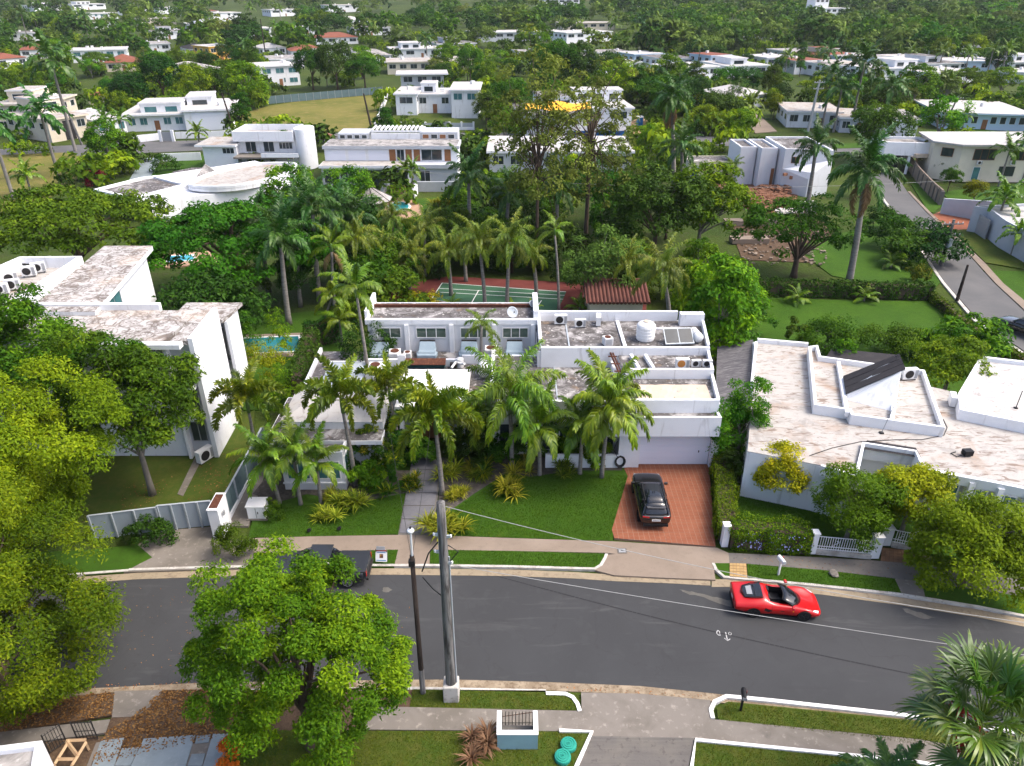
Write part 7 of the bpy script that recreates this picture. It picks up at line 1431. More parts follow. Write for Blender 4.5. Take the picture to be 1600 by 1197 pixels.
for i, (x, y, lm) in enumerate(spots):
 if lm not in VAR:
  V, Fq, T, C = crown_np(300 + len(VAR), nclump=34, rad=(2.4, 2.2, 1.9), cz=1.6, cr=.95, nleaf=80, ll=.36, lw=.2, zmin=-.5, lob=.3); VAR[lm] = mesh_np('foliage', V, Fq, T, [lm])
 k = rs.uniform(.75, 1.35) * (.6 if lm in ('leaf_variegated', 'leaf_lime') else 1); lk = {'leaf_dark': 'deep green', 'leaf_mid': 'plain green', 'leaf_bright': 'fresh green', 'leaf_lime': 'lime', 'leaf_variegated': 'yellow-mottled'}[lm]
 AUTO.append((link('shrub', VAR[lm], None, at(x, y), rs.uniform(0, 6), (k, k, k * rs.uniform(.8, 1.3))), 'dense %s shrub' % lk, 'shrub', 'shrubs in the rear gardens'))
gp = lambda L: XY(L)
grass('grass_blades', [gp([(622, 859), (616, 885), (395, 888), (395, 864)]), gp([(672, 859), (946, 865), (928, 888), (672, 883)]), gp([(388, 840), (622, 835), (640, 770), (560, 788), (430, 790)]), gp([(682, 836), (958, 845), (956, 826), (981, 744), (900, 738), (790, 745), (700, 802)]), gp([(1167, 881), (1398, 904), (1410, 929), (1169, 905)]), gp([(1148, 850), (1152, 770), (1280, 778), (1330, 860)])], .0, 420, .075, 'grass_blade')
grass('grass_blades', [gp([(645, 1077), (888, 1083), (907, 1110), (640, 1105)]), gp([(360, 1141), (912, 1143), (895, 1200), (360, 1200)]), gp([(1122, 1122), (1138, 1098), (1434, 1128), (1600, 1155), (1600, 1183), (1125, 1125)]), gp([(1088, 1158), (1425, 1192), (1500, 1210), (1080, 1200)])], .0, 420, .08, 'grass_blade_dry', 7)
litter('fallen_leaves', [gp([(0, 1094), (110, 1088), (179, 1081), (175, 1117), (0, 1145)]), gp([(254, 1079), (345, 1077), (420, 1080), (420, 1140), (350, 1150), (140, 1198), (165, 1145), (206, 1120)])], 0.0, 170, .13, .075, 'leaf_fallen', 'brown fallen leaves covering the near left verge', 6)
litter('fallen_leaves', [gp([(110, 1080), (340, 1068), (340, 1062), (110, 1070)]), gp([(860, 1068), (1110, 1085), (1200, 1096), (1110, 1092), (905, 1078)])], ROADZ, 30, .09, .05, 'leaf_fallen', 'brown leaves gathered along the near gutter', 8)
litter('fallen_leaves', [gp([(150, 1040), (320, 1040), (640, 1062), (320, 1064), (110, 1075)]), gp([(160, 920), (400, 905), (640, 930), (640, 1050), (160, 1040)])], ROADZ, 2.2, .09, .05, 'leaf_fallen', 'thin scatter of leaves on the asphalt under the trees', 9)
litter('fallen_leaves', [gp([(317, 722), (400, 690), (392, 742), (300, 790), (285, 780)]), gp([(190, 760), (270, 745), (240, 800), (190, 810)])], 0.0, 26, .12, .07, 'leaf_fallen', 'brown leaves strewn over the left side yard', 10, clump=-.1)
litter('fallen_leaves', [gp([(1138, 866), (1366, 878), (1600, 908), (1600, 930), (1140, 880)])], .01, 5, .08, .045, 'leaf_fallen', 'sparse leaves on the shaded right sidewalk', 11)
# ------------------------------------------------------------------ houses behind
random.seed(5)
FOOT = []
def far_house(label, a, b, h, dep, wall='stucco_plain', roof='roof_white', win='glass_dark', nwin=4, over=.5, two=False, hip=False, door=True, garage=None, upper=None, solar=False, name='house', roofh=None, skew=0.0, acs=1):
 A = atg(*a); B_ = atg(*b); z = min(A.z, B_.z) - .1; A2, B2 = A.to_2d(), B_.to_2d(); d = (B2 - A2).normalized(); n = Vector((-d.y, d.x)); L = (B2 - A2).length
 H = House(name, label, (A2.x, A2.y, z)); H.o = Vector((A2.x, A2.y, z))
 pts = [A2, B2, B2 + n * dep + d * skew, A2 + n * dep + d * skew]; H.prism('wall', pts, z - .6, z + h - .05, wall)
 ov = [A2 - d * over - n * over, B2 + d * over - n * over, B2 + d * (over + skew) + n * (dep + over), A2 - d * (over - skew) + n * (dep + over)]
 if hip: hip_roof(H, ov, z + h, z + h + (roofh or 1.6), roof)
 else: H.put(MB().prism(ov, z + h - .05, z + h + .28), 'roof_edge', wall if wall != 'stucco_grey' else 'stucco_plain'); H.slab([tuple(p) for p in ov], z + h + .3, roof, th=.019)
 fl = [z + (h - .2 if not two else h / 2 - .2)] + ([z + h - .2] if two else [])
 if L > 5:
  for k, top in enumerate(fl):
   slots = nwin; g0 = 0
   for i in range(slots):
    p = A2 + d * (L * (i + .18) / slots); q = A2 + d * (L * (i + .82) / slots)
    if garage is not None and k == 0 and i == garage: H.panel(p - d * .2, q + d * .2, z, top - .3, 'garage_dark' if win == 'glass_dark' and garage % 2 else 'garage_white', 'garage_door', .06, 4); continue
    if door and k == 0 and i == slots // 2: H.panel(p.lerp(q, .3), p.lerp(q, .3) + d * 1.1, z, z + 2.2, 'timber', 'door', .06); H.window(p.lerp(q, .3) + d * 1.5, q + d * .2, top - 1.7, top - .3, 1, win) if (q - p).length > 2.6 else None; continue
    H.window(p, q, top - 1.9, top - .35, 2 if (q - p).length > 1.4 else 1, win)
   m = int(max(1, dep // 4))
   for (s0, sd) in ((B2, n), (A2 + n * dep, -n)):
    if skew: continue
    for i in range(m): p = s0 + sd * (dep * (i + .25) / m); q = s0 + sd * (dep * (i + .75) / m); H.window(p, q, top - 1.8, top - .5, 1, win)
 if upper:
  f0, f1, g0, g1, uh = upper; U = [A2 + d * L * f0 + n * dep * g0, A2 + d * L * f1 + n * dep * g0, A2 + d * L * f1 + n * dep * g1, A2 + d * L * f0 + n * dep * g1]
  H.prism('upper_wall', U, z + h + .28, z + h + uh - .05, wall); c = sum(U, Vector((0, 0))) / 4; O = [c + (p - c) * 1.06 for p in U]; H.put(MB().prism(O, z + h + uh - .05, z + h + uh + .2), 'roof_edge', 'stucco_plain'); H.slab([tuple(p) for p in O], z + h + uh + .22, roof, th=.019)
  ul = (U[1] - U[0]).length; k = max(1, int(ul // 3.5))
  for i in range(k): H.window(U[0].lerp(U[1], (i + .2) / k), U[0].lerp(U[1], (i + .8) / k), z + h + uh - 1.9, z + h + uh - .6, 1, win)
 if solar:
  for i in range(3):
   c0 = A2 + d * L * (.2 + .22 * i) + n * dep * .45; zz = z + h + .45 + (roofh or 1.2) * .5 * (1 if hip else .3)
   H.put(MB().cbox((c0.x, c0.y, zz), L * .2, dep * .35, .06, math.atan2(d.y, d.x), R(22) if hip else R(8)), 'solar_panel', 'solar_dark')
 if not hip:
  for i in range(acs):
   c0 = A2 + d * L * random.uniform(.15, .85) + n * dep * random.uniform(.3, .8); H.put(MB().cbox((c0.x, c0.y, z + h + .7), 1.0, .8, .8, random.uniform(0, 1)), 'roof_unit', 'white_metal')
 cc = sum(pts, Vector((0, 0))) / 4; FOOT.append((cc, L / 2, dep / 2, d))
 return H
def quick():
 F = far_house
 F('pale beige flat-roofed house at the far left behind royal palms', (0, 205), (78, 204), 5.6, 16, 'stucco_beige', 'roof_cream', two=True, nwin=4, upper=(.2, .7, .2, .7, 2.6), acs=3)
 F('beige house with grey hipped shed right of the far left palms', (82, 222), (142, 212), 4.4, 16, 'stucco_beige', 'roof_cream', nwin=3, garage=1, upper=(.35, .95, .45, .95, 3.2), acs=2)
 F('white long house behind the red tile roof', (115, 98), (200, 95), 4.6, 16, 'stucco_plain', 'roof_white', 'glass_teal', nwin=5, acs=3)
 F('house with orange-red hipped tile roof among trees', (168, 112), (222, 110), 3.2, 13, 'stucco_beige', 'roof_tile_red', hip=True, roofh=2.4, nwin=3)
 F('small shed with red roof beside the beige house', (140, 166), (170, 165), 2.8, 5, 'stucco_beige', 'roof_tile_red', nwin=2, hip=True, roofh=.8)
 F('yellow house with dark solar roof', (330, 95), (366, 92), 5.4, 14, 'stucco_yellow', 'roof_white', nwin=3, two=True)
 F('low house with dark solar panels left of the yellow house', (296, 88), (332, 86), 3.2, 14, 'stucco_plain', 'solar_dark', hip=True, roofh=1.8, nwin=3)
 F('house with pale grey hipped roof before the yellow house', (300, 128), (346, 120), 3.2, 16, 'stucco_plain', 'roof_dark', hip=True, roofh=2.4, nwin=3)
 F('white two-level house left of the dense green trees', (375, 60), (425, 58), 5.0, 14, 'stucco_plain', 'roof_white', nwin=3, two=True)
 F('white hip-roofed house with grey windows near the utility pole', (412, 88), (448, 86), 3.4, 14, 'stucco_plain', 'roof_white', hip=True, roofh=1.8, nwin=3)
 F('white-blue house with curved wall behind the tan field', (410, 136), (470, 132), 6.0, 14, 'stucco_plain', 'roof_white', 'glass_teal', nwin=3, two=True, acs=2)
 F('white house with red tile front, nearer of two', (456, 92), (510, 90), 3.2, 14, 'stucco_plain', 'roof_tile_red', hip=True, roofh=2.0, nwin=3)
 F('white house with red tile front, farther of two', (495, 70), (560, 68), 3.4, 16, 'stucco_plain', 'roof_tile_red', hip=True, roofh=2.2, nwin=4)
 F('white flat house in the middle of the far left rows', (463, 54), (500, 53), 4.0, 16, 'stucco_plain', 'roof_white', nwin=3)
 F('white house with low hipped roof far behind the green wood', (520, 40), (575, 38), 3.4, 18, 'stucco_plain', 'roof_white', hip=True, roofh=2.2, nwin=4)
 F('white long house with teal windows in the far left distance', (95, 32), (185, 29), 4.4, 18, 'stucco_plain', 'roof_white', 'glass_teal', nwin=6)
 F('white low house right of the long far left one', (185, 24), (215, 24), 4.0, 18, 'stucco_plain', 'roof_white', nwin=2)
 F('white house below the long far left one', (150, 46), (182, 45), 3.6, 14, 'stucco_plain', 'roof_white', nwin=2)
 F('white house at the upper left corner among trees', (0, 108), (45, 104), 3.6, 14, 'stucco_plain', 'roof_tile_red', hip=True, roofh=1.8, nwin=3)
 F('white flat house at the far left edge', (-20, 42), (18, 40), 4.0, 16, 'stucco_plain', 'roof_white', nwin=3)
 F('grey hip-roofed house left of the cream terrace house', (560, 100), (612, 98), 3.2, 14, 'stucco_plain', 'roof_dark', hip=True, roofh=2.0, nwin=3)
 F('cream house with a row of dark openings', (606, 116), (672, 115), 4.0, 16, 'stucco_cream', 'roof_cream', nwin=4, acs=2, door=False)
 F('cream house wing beside the row of dark openings', (676, 112), (738, 108), 3.6, 14, 'stucco_cream', 'roof_cream', nwin=3, acs=2)
 F('white flat roofs behind the cream house', (612, 92), (690, 90), 3.8, 14, 'stucco_plain', 'roof_white', nwin=4, upper=(.2, .6, .1, .8, 2.4), acs=3)
 F('long grey school-like building at the top middle', (742, 66), (880, 62), 4.6, 18, 'stucco_grey', 'roof_white', nwin=9, door=False)
 F('white block right of the long grey building', (885, 68), (955, 64), 5.0, 20, 'stucco_plain', 'roof_white', nwin=5)
 F('long beige low building behind the grey school', (880, 48), (960, 46), 4.2, 18, 'stucco_beige', 'roof_cream', nwin=6, door=False)
 F('stacked white building at the top edge in the middle', (850, 17), (905, 15), 9.0, 20, 'stucco_plain', 'roof_white', nwin=5, two=True)
 F('small white building top edge right of the middle', (995, 12), (1015, 11), 8.0, 14, 'stucco_plain', 'roof_white', nwin=2)
 F('grey-white house right of the tall olive trees', (934, 97), (985, 95), 3.6, 14, 'stucco_plain', 'roof_dark', nwin=4)
 F('white house with cluttered flat roofs right of the tall trees', (942, 116), (1000, 113), 3.6, 14, 'stucco_plain', 'roof_white', nwin=4, acs=4, upper=(0, .3, .2, .8, 2.0))
 F('pale blue house behind the cluttered flat roofs', (990, 104), (1035, 102), 4.4, 14, 'stucco_blue', 'roof_white', nwin=3)
 F('white house beyond the dark royal palm', (1060, 128), (1120, 124), 4.2, 16, 'stucco_plain', 'roof_white', nwin=4, acs=3)
 F('pale blue house with red roof edge', (1108, 112), (1138, 110), 5.5, 12, 'stucco_blue', 'roof_tile_red', nwin=2, two=True)
 F('white villa with a peaked roof behind the drive', (1150, 170), (1196, 165), 3.2, 14, 'stucco_plain', 'roof_white', hip=True, roofh=1.8, nwin=3)
 F('white walled house left of the tall street lamp pole', (1228, 198), (1310, 200), 3.4, 14, 'stucco_plain', 'roof_cream', nwin=4, acs=1)
 F('grey-roofed house with wide dark garage door', (1372, 212), (1430, 214), 3.4, 15, 'stucco_plain', 'roof_dark', nwin=1, garage=0, door=False, acs=2)
 F('low house left of the dark garage', (1310, 206), (1368, 208), 3.0, 14, 'stucco_grey', 'roof_cream', nwin=3, acs=1)
 F('white flat-roofed bungalow at the right with a row of small windows', (1468, 200), (1600, 204), 3.4, 20, 'stucco_blue', 'roof_white', nwin=9, over=1.2, acs=1)
 F('white house with stepped flat roofs in the right distance', (1362, 128), (1450, 124), 4.0, 16, 'stucco_plain', 'roof_white', nwin=5, upper=(.4, .8, .1, .7, 2.4), acs=1)
 F('white house at the right of the stepped roofs', (1450, 132), (1520, 128), 3.4, 15, 'stucco_plain', 'roof_white', nwin=4, acs=1)
 F('low grey house behind the stepped white roofs', (1395, 106), (1440, 105), 3.6, 14, 'stucco_grey', 'roof_white', nwin=3)
 F('blue-white house right of the stepped roofs', (1480, 112), (1560, 112), 3.6, 15, 'stucco_blue', 'roof_white', nwin=5)
 F('white low house at the right edge behind the trees', (1560, 128), (1640, 132), 3.2, 14, 'stucco_plain', 'roof_white', nwin=4)
 F('white house among trees above the lamp pole, left one', (1196, 108), (1240, 106), 4.0, 14, 'stucco_plain', 'roof_white', nwin=3, acs=2)
 F('white and orange house above the lamp pole, right one', (1240, 116), (1285, 114), 4.4, 12, 'stucco_plain', 'roof_tile_red', nwin=3)
 F('long grey low roof in the woods at upper right', (1150, 62), (1215, 60), 4.0, 20, 'stucco_grey', 'roof_dark', nwin=5)
 F('white three-storey institution on the wooded hill', (1252, 36), (1322, 34), 9.0, 16, 'stucco_plain', 'roof_white', nwin=8, two=True, door=False, upper=(.3, .6, .2, .8, 6.0), acs=0)
 F('pale building with reddish trim at the upper right edge', (1550, 66), (1620, 64), 5.0, 18, 'stucco_beige', 'roof_cream', nwin=5)
quick()
def more_houses():
 P_, Wh = 'stucco_plain', 'roof_white'
 for lb, x0, x1, y, h, dp, wl, rf_ in (('white house tucked behind the orange-red hipped one', 226, 262, 84, 4, 14, P_, Wh), ('pale house with rust roof near the upper left corner', 40, 80, 92, 3.6, 13, P_, 'roof_tile_red'), ('white block above the pale house with rust roof', 20, 62, 66, 4.4, 14, P_, Wh), ('white flat house left of the yellow house', 246, 286, 62, 4, 14, P_, Wh), ('long white house above the yellow house', 300, 352, 48, 4, 15, P_, Wh), ('beige flat house in the upper left rows', 226, 270, 40, 4, 15, 'stucco_beige', 'roof_cream'), ('small white house at the very top left', 60, 92, 18, 5, 16, P_, Wh), ('white row house at the top left of the photo', 120, 160, 16, 5, 18, P_, Wh), ('white row house right of the top left pair', 255, 292, 22, 5, 18, P_, Wh), ('white house with orange roof at the top left', 300, 336, 26, 4, 15, P_, 'roof_tile_red'), ('two-level white house under the top left edge', 340, 372, 34, 6, 15, P_, Wh), ('white cottage left of the dense tree pair', 430, 470, 108, 3.4, 13, P_, Wh), ('white flat house behind the dense tree pair', 500, 552, 96, 3.8, 14, P_, Wh), ('white terrace beyond the red tile fronts', 560, 604, 56, 4.2, 15, P_, Wh), ('white house at the top left of the green wood', 430, 466, 26, 5, 15, P_, Wh), ('white house at the top edge over the green wood', 520, 560, 20, 6, 18, P_, Wh), ('grey flat house beyond the cream terrace', 690, 738, 82, 3.6, 14, 'stucco_grey', Wh), ('white flat house over the yellow tarpaulin', 826, 880, 100, 4, 15, P_, Wh), ('white annex left of the grey-white house', 890, 926, 104, 3.6, 13, P_, Wh), ('white house behind the dark royal palm crown', 1040, 1076, 110, 4, 14, P_, Wh), ('long white house left of the lamp pole woods', 1140, 1192, 122, 3.8, 15, P_, Wh), ('white house in the rows right of the lamp pole', 1300, 1352, 122, 4, 15, P_, Wh), ('pale blue house in the upper right rows', 1330, 1384, 108, 4, 15, 'stucco_blue', Wh), ('white bungalow in the middle of the upper right rows', 1446, 1492, 118, 3.8, 14, P_, Wh), ('white house at the right end of the upper rows', 1584, 1640, 116, 4, 15, P_, Wh), ('cream house with rust roof in the upper right rows', 1290, 1330, 104, 4, 14, 'stucco_cream', 'roof_tile_red'), ('white wall-like house before the upper right wood', 1500, 1560, 98, 4, 14, P_, Wh), ('grey low house before the upper right wood', 1240, 1290, 96, 3.6, 14, 'stucco_grey', 'roof_dark')):
  far_house(lb, (x0 - 6, y), (x1 + 6, y - 2), h, dp + 4, wl, rf_ if rf_ != Wh else (Wh, 'roof_cream', 'roof_mould', 'roof_dark')[(x0 // 3) % 4], nwin=3, acs=2, upper=(.2, .6, .2, .8, 2.2) if (x0 // 2) % 3 == 0 else None, hip=rf_ == 'roof_tile_red', roofh=1.8)
more_houses()
def white_modern():
 F = far_house
 h = F('white modern house with teal glazing and timber door', (200, 205), (292, 202), 3.4, 18, 'stucco_plain', 'roof_white', 'glass_teal', nwin=5, over=.9, upper=(.25, .95, .1, .55, 2.2), acs=1)
 F('white slatted garage wing right of the teal glazed house', (292, 204), (366, 201), 4.2, 18, 'stucco_plain', 'roof_white', nwin=1, garage=0, door=False, upper=(0, .55, .45, .95, 2.0), acs=3)
 F('low white wing at the left of the teal glazed house', (155, 212), (200, 206), 3.0, 18, 'stucco_plain', 'roof_white', 'glass_teal', nwin=3, door=False, acs=2)
 for a, b, lb in (((180, 226), (258, 218), 'long low white wall along the upper left street'), ((275, 217), (370, 214), 'low white wall right of the grey garden gate'), ((255, 252), (315, 250), 'white garden wall behind the curved roof house')):
  A, B_ = at(*a), at(*b); o = MB().cbox(((B_ - A) / 2) + Vector((0, 0, .7)), (B_ - A).length, .2, 1.4, math.atan2((B_ - A).y, (B_ - A).x)).build('garden_wall', 'stucco_plain', None, loc=tuple(A)); tag(o, lb, 'wall')
 A = at(262, 221); t = thing('garden_gate', 'grey gate between white posts at the teal glazed house', 'gate', A); MB().box(-1, 1, -.05, .05, .05, 2.0).build('leaf', 'grey_metal', t); MB().box(-1.6, -1.0, -.2, .2, 0, 2.3).build('post', 'stucco_plain', t); MB().box(1.0, 1.6, -.2, .2, 0, 2.3).build('post', 'stucco_plain', t)
 B('bush', 'maroon bush beside the pale drive', at(150, 288), (1.6, 1.2, 1.3), 'leaf_red', 401, 20, 60, .34, .18); B('bush', 'rounded dark bush on the lawn by the pale drive', at(262, 268), (2.2, 1.6, 1.5), 'leaf_dark', 402, 24, 70, .34, .18)
white_modern()
def curved_house():
 H = House('curved_roof_house', 'white house with sweeping curved cantilever roofs', (*at(300, 320)[:2], 0)); W = 'stucco_plain'; P = lambda L, z: [tuple(at(a, b, z)[:2]) for a, b in L]; z = 3.3
 H.prism('wall', P([(238, 330), (300, 318), (440, 300), (470, 285), (400, 260), (240, 285)], 2.0), 0, z - .35, W)
 lens = P([(290, 292), (330, 296), (390, 291), (440, 277), (463, 266), (466, 258), (450, 256), (400, 257), (370, 262), (330, 272), (300, 284)], z + .4)
 for _ in range(2): lens = [tuple(Vector(lens[i]).lerp(Vector(lens[(i + 1) % len(lens)]), f)) for i in range(len(lens)) for f in (.25, .75)]
 H.put(MB().prism(lens, z - .1, z + .38), 'roof_edge', W); c = Vector((sum(p[0] for p in lens) / len(lens), sum(p[1] for p in lens) / len(lens))); H.slab([tuple(c + (Vector(p) - c) * .97) for p in lens], z + .4, 'roof_cream', 'curved_roof'); H.parapet(lens, z + .3, z + .75, .55, W, 'white_rim')
 lf = P([(146, 299), (208, 313), (296, 290), (276, 286), (244, 277), (220, 280)], z); H.put(MB().prism(lf, z - .45, z - .02), 'roof_edge', W); c = Vector((sum(p[0] for p in lf) / len(lf), sum(p[1] for p in lf) / len(lf))); H.slab([tuple(c + (Vector(p) - c) * .93) for p in lf], z, 'roof_mould', 'left_wing_roof'); H.parapet(lf, z - .1, z + .3, .6, W, 'white_rim')
 md = P([(255, 276), (290, 288), (372, 262), (380, 258), (300, 258), (270, 264)], z - .3); H.put(MB().prism(md, z - 1.2, z - .73), 'roof_edge', W); H.slab(md, z - .7, 'roof_mould', 'middle_roof')
 q = P([(305, 279), (343, 274), (333, 264), (312, 268)], z - .3); c = Vector((sum(p[0] for p in q) / 4, sum(p[1] for p in q) / 4)); H.put(MB().add([(*p, z - .29) for p in q] + [(*c, z + 1.2)], [(0, 1, 4), (1, 2, 4), (2, 3, 4), (3, 0, 4)]), 'pyramid_skylight', 'roof_dark')
 g0, g1 = [Vector(p) for p in P([(300, 300), (415, 286)], 2.5)]
 for i in range(5): H.window(g0.lerp(g1, i / 5 + .01) - Vector((0, .3)), g0.lerp(g1, i / 5 + .17) - Vector((0, .3)), -.5, 2.6, 1, 'glass_dark', 'stucco_plain')
 for a in ((338, 300), (374, 296), (404, 288), (455, 268)): p = at(a[0], a[1], 2.5); H.put(MB().bar((p.x, p.y - .4, 0), (p.x, p.y - .4, z - .1), .12, 8), 'column', W)
 u = at(372, 268); up = [Vector((u.x, u.y)), Vector((u.x + 10.5, u.y)), Vector((u.x + 10.5, u.y + 8)), Vector((u.x, u.y + 8))]; u0, u1 = u.x, u.x + 10.5
 H.prism('upper_wall', [Vector((u0, u.y + 2.6)), Vector((u1, u.y + 2.6)), Vector((u1, u.y + 9)), Vector((u0, u.y + 9))], 0, 4.9, W); H.prism('upper_wall', [Vector((u0 - 6, u.y + 1)), Vector((u0, u.y + 1)), Vector((u0, u.y + 8)), Vector((u0 - 6, u.y + 8))], 0, 4.2, W)
 H.put(MB().box(u0 - 7, u0 + .2, u.y + .2, u.y + 8.4, 4.2, 4.5), 'roof_edge', W); H.slab([(u0 - 6.9, u.y + .3), (u0 + .1, u.y + .3), (u0 + .1, u.y + 8.3), (u0 - 6.9, u.y + 8.3)], 4.53, 'roof_cream')
 H.block([(u0 - .5, u.y + 1.4), (u1 - .3, u.y + 1.4), (u1 - .3, u.y + 9.3), (u0 - .5, u.y + 9.3)], 4.92, 6.6, W, 'roof_cream', 1.1, .2, 'upper_parapet_block')
 cyl = [(u1 + 1.2 + 1.7 * math.cos(a), u.y + 3.8 + 2.6 * math.sin(a)) for a in np.linspace(0, 6.2832, 48, endpoint=False)]; H.prism('round_stair_tower', cyl, 0, 6.9, W)
 for x in (1.2, 4.4): H.window((u0 + x, u.y + 2.6), (u0 + x + 1.9, u.y + 2.6), 2.9, 4.7, 2, 'glass_dark');
 H.window((u0 + 7.2, u.y + 2.6), (u0 + 9.6, u.y + 2.6), 3.4, 4.6, 4, 'glass_dark'); H.window((u0 - 2.5, u.y + 1), (u0 - .4, u.y + 1), 2.9, 3.9, 3, 'glass_dark')
 H.box('terrace', u0, u1, u.y - 1.2, u.y + 2.6, 2.4, 2.7, 'concrete_dirty'); H.box('terrace_rail', u0 + 5, u1 + 1, u.y - 1.4, u.y - 1.25, 2.7, 3.4, W)
 FOOT.append((Vector(at(330, 290)[:2]), 17, 11, Vector((1, 0))))
curved_house()
def white_cubist():
 F = far_house
 F('white cubic house block with one narrow window right of the field', (620, 180), (652, 180), 5.0, 14, 'stucco_plain', 'roof_white', nwin=1, door=False, acs=1)
 F('white recessed middle with glazed entrance between cubic blocks', (653, 176), (705, 176), 4.4, 12, 'stucco_plain', 'roof_white', 'glass_dark', nwin=3, upper=(.1, .55, .2, .7, 2.4), acs=2)
 F('white cubic block with tall stair window', (706, 184), (748, 184), 6.4, 16, 'stucco_plain', 'roof_white', 'glass_teal', nwin=2, door=False, acs=1)
 F('grey-white pavilion with thin roof behind the cubic house', (628, 150), (694, 149), 6.0, 8, 'stucco_grey', 'roof_white', nwin=3, over=1.4, door=False, acs=0)
 t = thing('street_fence', 'white fence with grey panels before the cubic house', 'fence', at(590, 204)); o = t.location; A, B_ = at(590, 204), at(740, 203)
 for i in range(9): p = A.lerp(B_, i / 8) - o; MB().cbox((p.x, p.y, .9), .4, .4, 1.8).build('post', 'stucco_plain', t)
 for i in range(8):
  if i == 5: MB().cbox((*(A.lerp(B_, (i + .5) / 8) - o).to_2d(), .95), (B_ - A).length / 8 - .5, .1, 1.8).build('gate_leaf', 'grey_metal', t); continue
  p = A.lerp(B_, (i + .5) / 8) - o; MB().cbox((p.x, p.y, .3), (B_ - A).length / 8 - .4, .25, .6).build('low_wall', 'stucco_plain', t); MB().cbox((p.x, p.y, 1.1), (B_ - A).length / 8 - .4, .06, .9).build('panel', 'galv', t)
 a, b = at(586, 206), at(608, 146); o = MB().cbox((b - a) / 2 + Vector((0, 0, .9)), (b - a).length, .25, 1.9, math.atan2((b - a).y, (b - a).x)).build('boundary_wall', 'stucco_plain', None, loc=tuple(a)); tag(o, 'white boundary wall between the field and the cubic house', 'wall')
 A, B_ = at(420, 163), at(598, 147); t = thing('mesh_fence', 'dark green mesh fence at the back of the tan field', 'fence', A); d = B_ - A; n = 16
 for i in range(n + 1): MB().bar(tuple(d * i / n), tuple(d * i / n + Vector((0, 0, 2.2))), .05, 5).build('post', 'grey_metal', t)
 for i in range(n): c = d * (i + .5) / n; MB().cbox((c.x, c.y, 1.1), d.length / n - .1, .03, 2.0, math.atan2(d.y, d.x)).build('mesh_panel', 'fence_teal', t)
white_cubist()
